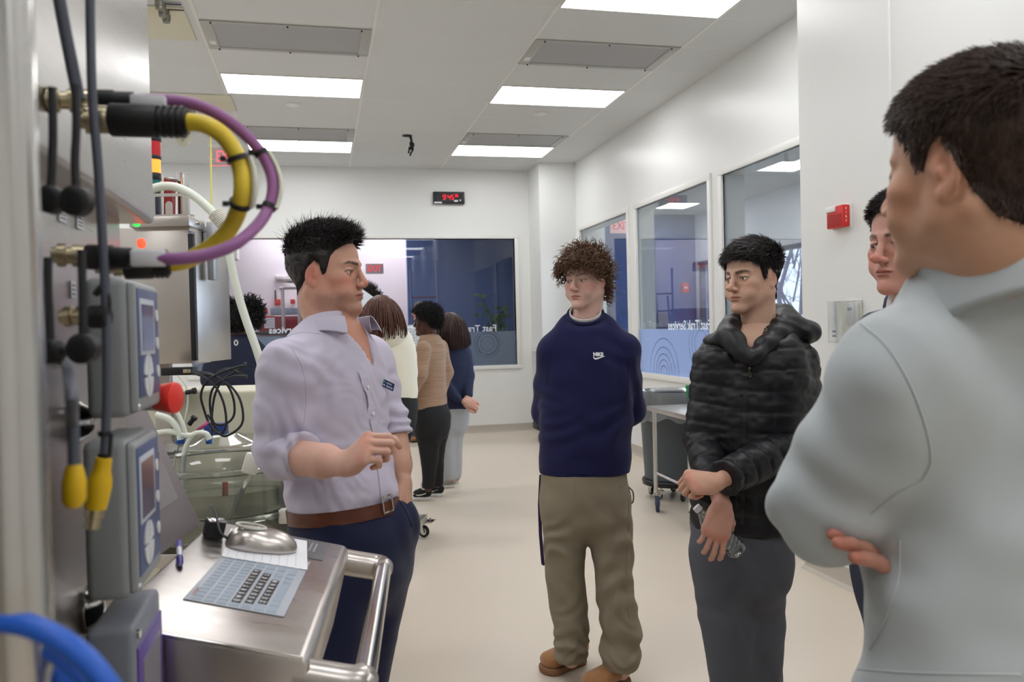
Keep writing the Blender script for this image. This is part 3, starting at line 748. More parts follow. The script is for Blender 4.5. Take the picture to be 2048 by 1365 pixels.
def frame(f, tilt=0., roll=0.):
    """head axes from a facing direction; tilt looks up (+), roll leans to the person's right"""
    f = nrm(f); up = V(0, 0, 1.); x = nrm(np.cross(f, up)); up = np.cross(x, f)
    f2 = f*math.cos(tilt)+up*math.sin(tilt); up = np.cross(x, f2); x2 = x*math.cos(roll)-up*math.sin(roll); up2 = np.cross(x2, f2)
    return np.stack([x2, f2, up2], 1)
CRh = nrm(V(CR[0], CR[1], 0)); CFh = nrm(V(CF[0], CF[1], 0))
def face_dir(a): a = math.radians(a); return CRh*math.sin(a)-CFh*math.cos(a)     # 0: at the camera, + : towards image right
def core(keys, u, limbs, base, h=.014):
    """the covered part of the body"""
    pts = np.array([k[0] for k in keys]+[p for l in limbs for p in (l[0], l[1])]); s = SDF(pts.min(0)-.28, pts.max(0)+.28, h)
    s.loft([(c, a*.82, b*.78) for c, a, b in keys[3:]], u, k=.02, n=2)
    for a, b, ra, rb in limbs: s.cap(a, b, ra, rb, k=.03)
    co, Q = s.mesh(); return co, Q, np.tile(lin(base), (len(co), 1))
def make_head(per, c, M, neckw, base, haircol, iris=(70, 50, 36), gaze=None, h=.0017, skin=SKIN, kw={}, colkw={}, scale=1., chest=None):
    """returns world-space skin piece plus local data for the hair"""
    nk = (np.array(neckw)-c)@M/scale
    s = head_field(nk, h, chest=chest, **kw); co, Q = s.mesh(); co = relax(co, Q, 1, .35); n = vnormals(co, Q)
    C = skin_color(co, base, hair=haircol, **colkw); C = C*(1+.03*vnoise(co, 120, 8)[:, None])
    W_ = (co*scale)@M.T+c
    for q in (-1, 1):
        g = V(0, 1, 0) if gaze is None else gaze
        e, eq, ec = eye_mesh((q*.0318, .0697, -.0026), g, iris); e = (e*scale)@M.T+c
        link('eye', pymesh('eye', e, eq, ec), EYE, per)
    return (W_, Q, C), (co, n, Q)
def hair_obj(per, pieces, c, M, m, name='hair', scale=1.):
    o = 0; A = []; B = []
    for co, Q in pieces: A.append(co); B.append(Q+o); o += len(co)
    co = (np.concatenate(A)*scale)@M.T+c; return link(name, pymesh(name, co, np.concatenate(B)), m, per)
# ================================================================== CLOTHING HELPERS
from mathutils.bvhtree import BVHTree
def bvh(o):
    me = o.data; off = wloc(o); vs = [tuple(np.array(v.co)+off) for v in me.vertices]; return BVHTree.FromPolygons(vs, [tuple(p.vertices) for p in me.polygons])
def hit(bv, x, y):
    d = ray(x, y); r = bv.ray_cast(Vector(CC), Vector(d))
    if r[0] is None: return None, None
    n = np.array(r[1]); 
    if n@d > 0: n = -n
    return np.array(r[0]), n
def hitline(bv, pts, n=6):
    out = []
    for q in spline(pts, n):
        p, m = hit(bv, q[0], q[1])
        if p is not None: out.append((p, m))
    return out
def ribbon(mb, pn, width, thick=.0015, across=None):
    """flat strip lying on a surface; pn = [(point, normal)]"""
    N = len(pn)
    for i in range(N-1):
        (a, na), (b, nb) = pn[i], pn[i+1]; t0 = nrm(pn[min(i+1, N-1)][0]-pn[max(i-1, 0)][0]); t1 = nrm(pn[min(i+2, N-1)][0]-pn[i][0])
        w0 = nrm(np.cross(na, t0))*width/2; w1 = nrm(np.cross(nb, t1))*width/2
        v = [a-w0, a+w0, a+w0+na*thick, a-w0+na*thick, b-w1, b+w1, b+w1+nb*thick, b-w1+nb*thick]
        f = [(3, 2, 6, 7), (0, 3, 7, 4), (1, 5, 6, 2)]
        if i == 0: f.append((0, 1, 2, 3))
        if i == N-2: f.append((4, 7, 6, 5))
        mb.raw(v, f, True)
    return mb
def seams(bv, lines, m, parent, r=.0012, n=6, name='seam'):
    for pts in lines:
        pn = hitline(bv, pts, n)
        if len(pn) < 3: continue
        b = MB(); b.tube([p+q*r*.3 for p, q in pn], r, 5); b.build(name, m, parent)
def sleeve_end(a, b, ra, rb, h=.006, cut=None, ring=.0, mid=None, flare=1.):
    """sleeve from a to b, cut square at b; mid: (point, radius) of an elbow"""
    pts = [(a, ra)]+([mid] if mid else [])+[(b, rb)]; A = np.array([p for p, _ in pts]); s = SDF(A.min(0)-.13, A.max(0)+.13, h)
    for (p, r), (q, r2) in zip(pts[:-1], pts[1:]): s.cap(p, q, r, r2, k=.025)
    d = nrm(np.array(b)-np.array(pts[-2][0])) if cut is None else nrm(cut)
    s.cap(b, np.array(b)+d*.03, rb*flare, rb*flare, k=.01)
    if ring: s.cap(np.array(b)-d*.045, b, rb+ring, rb+ring, k=.004)
    s.plane(np.array(b), d); return s
def combine(name, fields, m, parent, folds=None, it=1, color=None, extra=None):
    P_ = []; 
    for s in fields:
        co, Q = s.mesh(); co = relax(co, Q, it); n = vnormals(co, Q)
        if folds is not None: co = co+n*folds(co, n)[:, None]
        co2 = s.world(co); C = color(co2, n) if color is not None else np.ones((len(co2), 3)); P_.append((co2, Q, C))
    if extra: P_ += extra
    co, Q, C = joinraw(P_); return link(name, pymesh(name, co, Q, C if color is not None else None), m, parent)
def band(mb, c, ax, up, hw, hd, h, t=.003, n=48, p=2., front=None, gap=None):
    """elliptical band (belt, hem, collar stand); ax: width axis, up: its axis; hw, hd outer half sizes"""
    ax = nrm(ax); up = nrm(up); fy = nrm(np.cross(up, ax)); a0, a1 = (0, 2*math.pi) if gap is None else gap
    N = n if gap is None else n+1; A = [a0+(a1-a0)*i/n for i in range(N)]; R = []
    for a in A:
        cs, sn = math.cos(a), math.sin(a); e = c+ax*hw*np.sign(cs)*abs(cs)**(2/p)+fy*hd*np.sign(sn)*abs(sn)**(2/p); i_ = c+ax*(hw-t)*np.sign(cs)*abs(cs)**(2/p)+fy*(hd-t)*np.sign(sn)*abs(sn)**(2/p)
        R.append([e-up*h/2, e+up*h/2, i_+up*h/2, i_-up*h/2])
    off = [v for r in R for v in r]; Fc = []; M = N if gap is None else N-1
    for i in range(M):
        j = (i+1) % N
        for k in range(4): Fc.append((i*4+k, i*4+(k+1) % 4, j*4+(k+1) % 4, j*4+k))
    if gap is not None: Fc += [(0, 1, 2, 3), ((N-1)*4+3, (N-1)*4+2, (N-1)*4+1, (N-1)*4)]
    return mb.raw(off, Fc, True)
def shirt_collar(parent, m, c, M, hw, hd, stand=.03, fall=.042, tip=.03, open_=.35, flare=.014, n=44, name='collar', thick=.0022):
    """turned-down collar around a neck; M axes (x right, y forward, z up the neck)"""
    L = []
    for i in range(n+1):
        a = open_+(2*math.pi-2*open_)*i/n; fr = max(0, math.cos(a))**1.5     # 0 = front
        e = V(math.sin(a)*hw, math.cos(a)*hd, 0); out = nrm(V(math.sin(a)/hw, math.cos(a)/hd, 0))
        z0 = -.018*fr; zt = stand-.012*fr; fl = fall+tip*fr**2
        prof = [e+V(0, 0, z0-.012), e+V(0, 0, zt*.6)-out*.001, e+V(0, 0, zt)+out*.001, e+V(0, 0, zt+.001)+out*.005, e+V(0, 0, zt-.012)+out*(.008+flare*.4), e+V(0, 0, zt-fl)+out*(.010+flare)]
        L.append([c+M@q for q in prof])
    b = MB(); k = len(L[0]); vs = [v for r in L for v in r]; f = [(i*k+j, i*k+j+1, (i+1)*k+j+1, (i+1)*k+j) for i in range(n) for j in range(k-1)]
    b.raw(vs, f, True); o = b.build(name, m, parent); md = o.modifiers.new('s', 'SOLIDIFY'); md.thickness = thick; md.offset = 0
    sb = o.modifiers.new('u', 'SUBSURF'); sb.levels = 1; sb.render_levels = 1
    return o
def shoe(parent, m, ms, toe, heel, w=.05, h=.085, sole=.025, name='shoe', label=None, extra=None):
    """toe and heel: floor points"""
    toe = V(*toe[:2], 0); heel = V(*heel[:2], 0); y = nrm(toe-heel); L = np.linalg.norm(toe-heel); x = nrm(np.cross(y, V(0, 0, 1))); M = np.stack([x, y, V(0, 0, 1)], 1)
    s = SDF((-.09, -.05, -.01), (.09, L+.05, h+.09), .005, M, heel)
    s.loft([((0, .035, sole+.035), w*.72, .038), ((0, L*.4, sole+.030), w*.8, .036), ((0, L*.72, sole+.022), w, .028), ((0, L-.05, sole+.018), w*.86, .022)], (1, 0, 0), k=.01)
    s.ell((0, .05, h*.75), (w*.72, .05, h*.42), k=.03); s.box((0, L/2, -.1+sole*.6), (.2, L, .1), op='s', k=.002)
    o = combine(name, [s], m, parent)
    s2 = SDF((-.09, -.05, -.01), (.09, L+.05, .06), .004, M, heel)
    s2.loft([((0, .04, sole/2), w*.82, sole), ((0, L*.4, sole/2), w*.84, sole), ((0, L*.72, sole/2), w*1.08, sole), ((0, L-.05, sole/2), w*.95, sole)], (1, 0, 0), k=.01); s2.box((0, L/2, sole+.1), (.2, L, .1), op='s', k=.001); s2.box((0, L/2, -.1), (.2, L, .1), op='s', k=.001)
    combine('sole', [s2], ms, o); return o
def trousers(parent, m, waist, legs, u, h=.008, folds=None, name='trousers', kw={}):
    """waist: loft keys from the waistband to the crotch; legs: lists of loft keys (centre, a, b), last one the hem"""
    pts = np.array([k[0] for k in waist]+[k[0] for l in legs for k in l]); s = SDF(pts.min(0)-.2, pts.max(0)+.2, h)
    s.loft(waist, u, k=.02)
    for l in legs: s.loft(l, u, k=.035, n=4)
    s.plane(np.array(waist[0][0]), V(0, 0, 1)); z = min(l[-1][0][2] for l in legs); s.plane(V(0, 0, z), V(0, 0, -1))
    return combine(name, [s], m, parent, folds=folds)
# ================================================================== PERSON: shirt, belt and navy trousers
def instructor():
    D = 2.25
    def J(x, y, dd=0.): return P(x, y, D+dd)
    f = face_dir(57); u = nrm(np.cross(f, V(0, 0, 1)))       # u: towards his right (near side)
    per = thing('person', V(*J(690, 1000)[:2], 0), 'man in lavender rolled-sleeve shirt and brown belt gesturing beside the steel keyboard shelf', 'person')
    base = (198, 152, 132)
    # head
    Mh = frame(face_dir(79), tilt=.04); hc = P(654, 549, D)
    kw = dict(jaw=.98, brow=1.15, mouth=1.6, eyeopen=.8, full=.2, W=.95, nose=1.0)
    nb = J(672, 664, .0)
    def tmpmask(co): return hair_mask(co)
    piece, (hco, hn, hQ) = make_head(per, hc, Mh, nb, base, (38, 30, 28), iris=(70, 52, 40), gaze=V(-.05, 1, 0), h=.0016, kw=kw,
        colkw=dict(stubble=.33, brow=1., browt=.0048, blush=.75, lip=(168, 96, 92), eyeshade=0))
    # hair: short sides, spiky top
    hl = ([-90, -65, -45, -25, -12, -2, 8, 14, 22, 32, 42, 55, 70, 90], [-.052, -.046, -.03, -.008, .018, .032, .022, -.008, -.002, .040, .056, .066, .074, .078])
    m = hair_mask(hco, hl); rng = np.random.RandomState(3)
    top = lambda p: ramp(p[:, 2], .055, .095)
    cap = hair_cap(hco, hn, hQ, m, lambda p: .0035+.016*top(p)+.0015*vnoise(p, 130, 1), .03)
    r, nn = pick(hco, hn, hQ, m-.002, 7500, rng); tp = top(r); rr = r+nn*(.002+.013*tp)[:, None]
    fwd = tang(np.tile(V(.12, 1, .25), (len(r), 1)), nn); down = tang(np.tile(V(0, -.45, -1), (len(r), 1)), nn)
    fr_ = ramp(r[:, 1], .0, .06)*tp
    d0 = nn*(.25+.9*tp)[:, None]+down*(1-tp)[:, None]*1.2+fwd*(tp*.5)[:, None]
    d1 = nn*(.1+.55*fr_)[:, None]+down*(1-tp)[:, None]*1.5+fwd*(tp*1.3)[:, None]+rng.randn(len(r), 3)*(.12+.35*tp)[:, None]+V(0, 0, 1)*(tp*.35)[:, None]
    L = (.007+.022*tp*(.5+.7*rng.rand(len(r)))+.012*fr_)*(.8+.4*rng.rand(len(r)))
    s1 = strands(rr, d0, d1, L, .0007+.0007*tp, seg=5, rng=rng)
    ft = (tp > .6); q = np.where(ft)[0][:260]
    s2 = strands(rr[q], nn[q]+fwd[q]*.3, nn[q]*1.2+fwd[q]*.5+rng.randn(len(q), 3)*.5, .034+.016*rng.rand(len(q)), .0008+0*q, seg=6, rng=rng)
    hair_obj(per, [cap, s1, s2], hc, Mh, hairmat('hair_black', (34, 28, 28)))
    # hands with forearms
    W1 = J(694, 928, -.33); E1 = J(565, 912, -.17)
    h1 = hand_piece(W1, CR*.62+CU*.48-CF*.55, -CR, True, [(50, 52, 22), (52, 92, 55), (54, 94, 55), (56, 92, 50)], elbow=E1, h=.0016, base=(208, 164, 146), thumb=((.045, .052, -.022), (.050, .080, -.042), (.044, .098, -.060)), fr=.043, wr=.029)
    W2 = J(808, 968, .06); E2 = J(785, 855, .14)
    h2 = hand_piece(W2, nrm(J(815, 1040, .04)-W2), CR, False, [(20, 25, 15)]*4, elbow=E2, h=.0022, base=(190, 146, 126), fr=.037, tattoo=True)
    # torso shirt
    keys = [(J(672, 662), .068, .066), (J(666, 690), .120, .084), (J(662, 728), .168, .108), (J(664, 790), .178, .125), (J(668, 870), .163, .124), (J(678, 940), .158, .124), (J(686, 985), .162, .132), (J(690, 1022), .150, .120)]
    S1, S2 = J(576, 738, -.16), J(738, 722, .16)
    EL1 = J(556, 905, -.165); EL2 = J(783, 835, .14)
    box = np.array([k[0] for k in keys]+[S1, S2, EL1, EL2]); s = SDF(box.min(0)-.2, box.max(0)+.2, .0062)
    s.loft(keys, u, k=.02)
    s.cap(S1+u*-.06+V(0, 0, .03), S1, .048, .064, k=.05); s.cap(S1, (S1+EL1)/2, .068, .070, k=.045); s.cap((S1+EL1)/2, EL1, .069, .060, k=.02)
    s.cap(S2-u*-.03, S2, .055, .062, k=.05); s.cap(S2, (S2+EL2)/2, .062, .055, k=.04); s.cap((S2+EL2)/2, EL2, .054, .046, k=.02)
    # open neck
    nf = J(672, 664)
    s.cap(J(686, 660)+f*.03, J(722, 735)+f*.03, .050, .010, k=.008, op='s')
    s.plane(J(690, 1018), V(0, 0, -1))
    ax = nrm(EL1-S1)
    def folds(co, n):
        d = .0022*vnoise(co, 14, 1)+.0028*ridges(co, V(.2, .1, 1), 9, 2, .8)*ramp(vnoise(co, 6, 4), -.2, .5)
        for c, dr, rad, am, fq in ((S1*.5+EL1*.5, V(.5, 0, 1), .15, .003, 14), (EL1, V(.9, .2, .5), .11, .006, 20), (J(600, 750, -.1), V(-.8, 0, .6), .10, .004, 13), (J(640, 990, -.05), V(.6, 0, 1), .13, .004, 16), (J(760, 950, 0), V(.4, .3, 1), .10, .0035, 18), (EL2, V(.2, 0, 1), .10, .005, 20), (J(740, 800, 0), V(-.4, .2, 1), .12, .003, 11)):
            w = np.exp(-(((co-c)/rad)**2).sum(1)); d = d+am*w*ridges(co, dr, fq, int(abs(c[0]*100)) % 17, .7)
        d = d+.0010*ridges(co, V(.6, .2, 1), 21, 9, .9)*ramp(vnoise(co, 9, 8), -.1, .6)+.0008*ridges(co, V(-.5, .3, 1), 27, 4, .9)*ramp(vnoise(co, 8, 12), .0, .6)
        return d*1.75
    sh = [s]
    B1 = J(608, 915, -.22); sv = sleeve_end(EL1, B1, .061, .056, .005, ring=.005, cut=nrm(W1-EL1)); sh.append(sv)
    B2 = J(790, 872, .13); sh.append(sleeve_end(EL2, B2, .047, .046, .005, ring=.004))
    M_sh = mat('shirt_cotton', (196, 190, 208), rough=.8, spec=.2, bump=.25, bscale=900, sheen=.1)
    so = combine('shirt', sh, M_sh, per, folds=folds); bv = bvh(so)
    Mn = frame(f, tilt=.16); shirt_collar(per, M_sh, J(676, 660, 0)+f*.012, Mn, .080, .078, stand=.034, fall=.040, tip=.028, open_=.62, flare=.020)
    b = MB(); pn = hitline(bv, [(724, 742), (738, 790), (748, 850), (757, 900), (764, 950), (770, 998)], 6); ribbon(b, [(p+n*.0004, n) for p, n in pn], .032, .0014); b.build('placket', M_sh, so)
    M_btn = mat('shirt_button', (226, 224, 230), rough=.3)
    for x, y in ((735, 775), (745, 828), (760, 935)):
        p, n = hit(bv, x, y)
        if p is not None: b = MB(); b.lathe(p+n*.001, n, [(0, .0055), (.0022, .0055), (.003, .004)], 14); b.build('button', M_btn, so)
    seams(bv, (((585, 700), (606, 740), (612, 800), (607, 850)), ((560, 680), (600, 666), (640, 668))), M_sh, so, .0011)
    # chest skin
    ck = [(c, a*.97, b_*.955) for c, a, b_ in keys[:5]]; cs = SDF(J(672, 668)-V(.2, .2, .22), J(672, 668)+V(.2, .2, .06), .005); cs.loft(ck, u, k=.02, n=4); cs.plane(J(672, 790), V(0, 0, -1)); cc, cq = cs.mesh(); cn = vnormals(cc, cq)
    C = np.tile(lin((196, 142, 122)), (len(cc), 1))
    cr = core(keys, u, [(S1, EL1, .045, .038), (S2, EL2, .042, .036), (J(665, 1060, -.08), J(662, 1400, -.1), .075, .05), (J(662, 1400, -.1), J(665, 1640, -.05), .05, .035), (J(735, 1060, .06), J(722, 1400, .06), .07, .05), (J(722, 1400, .06), J(722, 1640, .08), .05, .035)], base)
    body_obj(per, [piece, h1, h2, (cc-cn*.001, cq, C), cr])
    # trousers
    M_tr = mat('navy_suit_trousers', (22, 27, 58), rough=.75, spec=.25, bump=.2, bscale=1100, sheen=.15)
    wk = [(J(690, 990), .158, .128), (J(692, 1030), .159, .130), (J(702, 1085), .178, .145), (J(706, 1140), .172, .142)]
    legs = [[(J(668, 1110, -.075), .098, .105), (J(664, 1250, -.09), .088, .095), (J(660, 1400, -.10), .068, .075), (J(664, 1640, -.05), .058, .065)],
            [(J(745, 1110, .06), .100, .105), (J(743, 1200, .06), .090, .092), (J(728, 1330, .06), .068, .074), (J(720, 1400, .06), .064, .07), (J(718, 1640, .08), .056, .065)]]
    def tf(co, n):
        d = .002*vnoise(co, 12, 3)
        for c, dr, rad, am, fq in ((J(800, 1060, 0), V(.7, 0, .7), .12, .004, 11), (J(640, 1090, -.1), V(.3, 0, 1), .15, .003, 9), (J(740, 1180, 0), V(.9, .2, .5), .15, .003, 8)):
            w = np.exp(-(((co-c)/rad)**2).sum(1)); d = d+am*w*ridges(co, dr, fq, 3, .7)
        return d*1.8
    s = SDF(J(690, 1340)-V(.4, .4, .8), J(690, 1340)+V(.4, .4, .75), .008); s.loft(wk, u, k=.02)
    for l in legs: s.loft(l, u, k=.035)
    s.ell(J(800, 1050, .03), (.05, .05, .075), k=.05)
    s.plane(J(690, 1002), V(0, 0, 1)-.09*CRh); s.plane(V(0, 0, .07), V(0, 0, -1)); to = combine('trousers', [s], M_tr, per, folds=tf); bt = bvh(to)
    # belt
    M_belt = mat('belt_leather', (94, 50, 34), rough=.32, spec=.5, noise=.25, nscale=30)
    bo = MB(); up_b = nrm(V(0, 0, 1)-.09*CRh); bc = J(692, 1017); band(bo, bc, u, up_b, .170, .141, .036, .006); belt = bo.build('belt', M_belt, per)
    bvb = bvh(belt)
    M_met = mat('polished_metal', (205, 200, 192), rough=.18, metal=1.)
    p, n = hit(bvb, 773, 1008)
    if p is not None:
        x = nrm(np.cross(up_b, n)); b = MB(); q = p+n*.004
        for dx, dz, w, h in ((0, .021, .042, .005), (0, -.021, .042, .005), (-.019, 0, .005, .042), (.019, 0, .005, .042)):
            R_ = Matrix(((x[0], n[0], up_b[0], 0), (x[1], n[1], up_b[1], 0), (x[2], n[2], up_b[2], 0), (0, 0, 0, 1))); b.box(q+x*dx+up_b*dz, (w, .004, h), R_, .001)
        b.build('buckle', M_met, belt)
    for xx in (702, 640, 600):
        p, n = hit(bvb, xx, 1016)
        if p is not None:
            x = nrm(np.cross(up_b, n)); R_ = Matrix(((x[0], n[0], up_b[0], 0), (x[1], n[1], up_b[1], 0), (x[2], n[2], up_b[2], 0), (0, 0, 0, 1))); b = MB(); b.box(p+n*.002, (.013, .005, .05), R_, .0015); b.build('belt_loop', M_tr, to)
    M_hole = mat('belt_hole', (40, 20, 14), rough=.8)
    for xx in (667, 686, 721, 741):
        p, n = hit(bvb, xx, 1015)
        if p is not None: b = MB(); b.lathe(p, n, [(0, .0025), (.0004, .0025)], 8); b.build('belt_hole', M_hole, belt)
    b = MB(); pn = hitline(bt, [(826, 1052), (812, 1020), (800, 1003)], 5)
    if len(pn) > 2: ribbon(b, pn, .012, .002); b.build('pocket_edge', M_tr, to)
    M_shoe = mat('brown_dress_shoe', (80, 44, 28), rough=.3)
    for hx, dd in ((J(664, 1640, -.05), 0), (J(718, 1640, .08), 0)):
        q = hx; shoe(per, M_shoe, mat('dark_sole', (30, 26, 24), rough=.7), q+f*.19, q-f*.09)
    # name badge
    p, n = hit(bv, 770, 770)
    t = nrm(CR*.62-CU*.36+CF*.55); n2 = nrm(np.cross(t, np.cross(nrm(n), t))); upb = nrm(np.cross(n2, t)); 
    if upb[2] < 0: upb = -upb
    R_ = Matrix(((t[0], upb[0], n2[0], 0), (t[1], upb[1], n2[1], 0), (t[2], upb[2], n2[2], 0), (0, 0, 0, 1)))
    b = MB(); b.box(p+n2*.006, (.056, .026, .002), R_, .0006); bd = b.build('name_badge', mat('badge_white', (228, 226, 236), rough=.35), so)
    b = MB(); b.box(p+n2*.0073, (.052, .0225, .0008), R_); b.build('badge_plate', mat('badge_navy', (16, 26, 78), rough=.35), bd)
    M_wt = mat('badge_print', (196, 206, 226), rough=.5)
    lettering('cytiva', .0085, t, upb, p+n2*.008+upb*.0045+t*.007, M_wt, bd, depth=.0003)
    b = MB(); b.lathe(p+n2*.0078-t*.011+upb*.0045, n2, [(0, .0036), (.0004, .0036)], 16); b.build('round_logo', mat('badge_teal', (44, 150, 140), rough=.5), bd)
    b = MB()
    for i, wd_ in enumerate((.004, .003, .0035, .004, 0, .0045, .003, .004, .003, .0035)):
        if wd_: b.box(p+n2*.0078+t*(-.02+i*.0044)-upb*.005, (wd_*.8, .0045, .0004), R_)
    b.build('small_print', M_wt, bd)
instructor()
# ================================================================== STUDENTS
def foldfn(gen, spots, amp=1., big=0.):
    def fn(co, n):
        d = gen*vnoise(co, 13, 1)+gen*1.1*ridges(co, V(.25, .1, 1), 8, 2, .8)*ramp(vnoise(co, 5, 4), -.1, .5)
        for i, (c, dr, rad, am, fq) in enumerate(spots): d = d+am*np.exp(-(((co-c)/rad)**2).sum(1))*ridges(co, dr, fq, i+3, .7)
        return d*amp
    return fn
def curly(hco, hn, hQ, m, rng, count, L, curl, turns, w=.0014, flow=V(0, .4, -1), up=0., capt=.016, wob=.006):
    cap = hair_cap(hco, hn, hQ, m, lambda p: capt+wob*vnoise(p, 70, 2)+wob*.6*vnoise(p, 150, 5), .05)
    r, nn = pick(hco, hn, hQ, m-.002, count, rng); fl = tang(np.tile(flow, (count, 1)), nn)
    st_ = strands(r+nn*capt*.5, nn+fl*.3, nn*.35+fl*.9+rng.randn(count, 3)*.35+V(0, 0, up), L*(.7+.6*rng.rand(count)), w+0*r[:, 0], seg=9, curl=curl, turns=turns, rng=rng, taper=.8)
    return cap, st_
# ------------------------------------------------ curly-haired boy in a navy crewneck
def boy_navy():
    D = 3.4
    def J(x, y, dd=0.): return P(x, y, D+dd)
    f = face_dir(-8); u = nrm(np.cross(f, V(0, 0, 1)))
    per = thing('person', V(*J(1175, 1000)[:2], 0), 'boy with curly brown hair in a navy sweatshirt and khaki trousers, hands behind his back', 'person')
    base = (206, 170, 156); Mh = frame(face_dir(-35), tilt=-.02, roll=.03); hc = P(1171, 562, D); nb = J(1171, 640, .02)
    piece, (hco, hn, hQ) = make_head(per, hc, Mh, nb, base, (70, 50, 40), iris=(80, 64, 50), gaze=V(.30, .95, -.05), h=.0018, scale=1.0,
        kw=dict(W=.93, jaw=.9, eyeopen=.62, mouth=-.8, nose=1.0, lipw=.95, brow=.9), colkw=dict(blush=.6, lip=(186, 112, 106), browt=.0040, brow=.75), )
    hl = ([-90, -65, -45, -25, -12, -2, 8, 14, 22, 32, 42, 55, 70, 90], [-.085, -.085, -.075, -.04, .005, .030, .020, .000, .004, .022, .032, .040, .044, .044])
    m = hair_mask(hco, hl); rng = np.random.RandomState(11)
    c1, s1 = curly(hco, hn, hQ, m, rng, 800, .052, .0100, 1.3, w=.0034, flow=V(0, .55, -.9), capt=.015, wob=.007)
    r, nn = pick(hco, hn, hQ, m*(np.abs(hco[:, 2]-.050) < .022)*(hco[:, 1] > .03)-.0, 320, rng)
    s2 = strands(r+nn*.014, nn+V(0, .3, .2), nn*.35+V(0, .15, -1)+rng.randn(320, 3)*.4, .034+.020*rng.rand(320), .0028+0*r[:, 0], seg=10, curl=.0080, turns=1.3, rng=rng, taper=.8)
    hair_obj(per, [c1, s1, s2], hc, Mh, hairmat('hair_curly_brown', (104, 74, 54), rough=.5))
    # ear pod on the far side
    b = MB(); p = hc+Mh@V(.082, .010, -.012); b.tube(spline([p, p+V(0, 0, -.014)+CR*-.003, p+V(0, 0, -.03)+CR*.004], 4), .0022, 6); b.lathe(p+V(0, 0, .004), (0, 0, 1), [(-.005, .003), (0, .004), (.004, .002)], 8); b.build('earphone', mat('black_plastic', (20, 20, 22), rough=.4), per)
    keys = [(J(1171, 628), .068, .066), (J(1171, 646), .092, .074), (J(1172, 666), .132, .086), (J(1174, 692), .165, .10), (J(1174, 740), .188, .118), (J(1172, 830), .190, .122), (J(1170, 900), .186, .122), (J(1168, 938), .180, .118), (J(1168, 962), .172, .112)]
    S1, S2 = J(1108, 705, 0), J(1248, 700, -.02); E1, E2 = J(1092, 825, .10), J(1262, 820, .08)
    s = SDF(J(1175, 800)-V(.40, .33, .42), J(1175, 800)+V(.40, .36, .42), .0065); s.loft(keys, u, k=.02)
    W1, W2 = J(1160, 905, .22), J(1185, 900, .22)
    for S_, E_, W_, q in ((S1, E1, W1, 1), (S2, E2, W2, -1)):
        s.cap(S_-u*q*.05+V(0, 0, .025), S_, .045, .056, k=.05); s.cap(S_, (S_+E_)/2, .060, .062, k=.04); s.cap((S_+E_)/2, E_, .062, .058, k=.02); s.cap(E_, W_, .056, .042, k=.03)
    s.plane(J(1168, 946), V(0, 0, -1)); Mn = frame(f, tilt=-.58); s.plane(J(1171, 630), Mn[:, 2], k=.01)
    Mt = frame(f)
    fo = foldfn(.002, [(J(1240, 880, -.1), V(.5, 0, 1), .13, .007, 9), (J(1095, 760), V(.9, 0, .6), .12, .005, 10), (J(1270, 780), V(.9, 0, .5), .12, .006, 9), (J(1120, 880, -.1), V(-.6, 0, .9), .14, .004, 8), (J(1160, 740, -.1), V(0, 0, 1), .12, .002, 8)], 1.5)
    M_nv = mat('navy_fleece', (33, 34, 70), rough=.9, spec=.12, bump=.3, bscale=1000, sheen=.08)
    # neckline opening
    so = combine('sweatshirt', [s], M_nv, per, folds=fo); bv = bvh(so)
    b = MB(); nc = J(1171, 630)+f*.004; band(b, nc-Mn[:, 2]*.012, Mn[:, 0], Mn[:, 2], .0775, .082, .040, .015); b.build('neck_rib', M_nv, so)
    b = MB(); band(b, nc+Mn[:, 2]*.005, Mn[:, 0], Mn[:, 2], .0655, .0685, .026, .004); b.build('undershirt', mat('white_tee', (216, 214, 210), rough=.8), per)
    b = MB(); band(b, J(1168, 925), u, V(0, 0, 1), .187, .125, .055, .008); hem = b.build('hem_rib', M_nv, so)
    seams(bv, ([(1222, 662), (1250, 705), (1256, 760), (1250, 810)], [(1118, 668), (1100, 710), (1094, 770)]), M_nv, so, .0016)
    # chest mark
    p, n = hit(bv, 1198, 712); t = nrm(np.cross(V(0, 0, 1), n)); t = t if t@CR > 0 else -t; up = np.cross(n, t); up = up if up[2] > 0 else -up
    M_w = mat('white_embroidery', (220, 220, 226), rough=.7)
    lettering('NIKE', .020, t+up*-.03, up, p+n*.005+up*.004-t*.004, M_w, so, depth=.0006, bold=.0012, sx=.95)
    sw = [(-.0265, .002), (-.025, -.008), (-.019, -.0125), (-.008, -.011), (.006, -.006), (.026, .001), (.006, -.001), (-.008, -.0045), (-.017, -.0065), (-.021, -.004)]
    b = MB(); b.prism([p+n*.0045+t*x+up*(y-.004) for x, y in sw], n*.0008); b.build('swoosh_mark', M_w, so)
    # trousers
    M_kh = mat('khaki_canvas', (136, 126, 108), rough=.85, spec=.15, bump=.3, bscale=900, noise=.06, nscale=14)
    wk = [(J(1168, 925), .165, .11), (J(1168, 965), .172, .118), (J(1170, 1000), .176, .126), (J(1171, 1025), .168, .120)]
    lg = [[(J(1126, 1005, .0), .088, .105), (J(1128, 1090, 0), .084, .095), (J(1134, 1180, 0), .078, .082), (J(1142, 1250, 0), .072, .075), (J(1143, 1312, .0), .068, .072)],
          [(J(1218, 1005, 0), .088, .105), (J(1225, 1090, -.02), .082, .094), (J(1230, 1180, -.05), .078, .085), (J(1240, 1260, -.08), .074, .078), (J(1242, 1336, -.10), .076, .080)]]
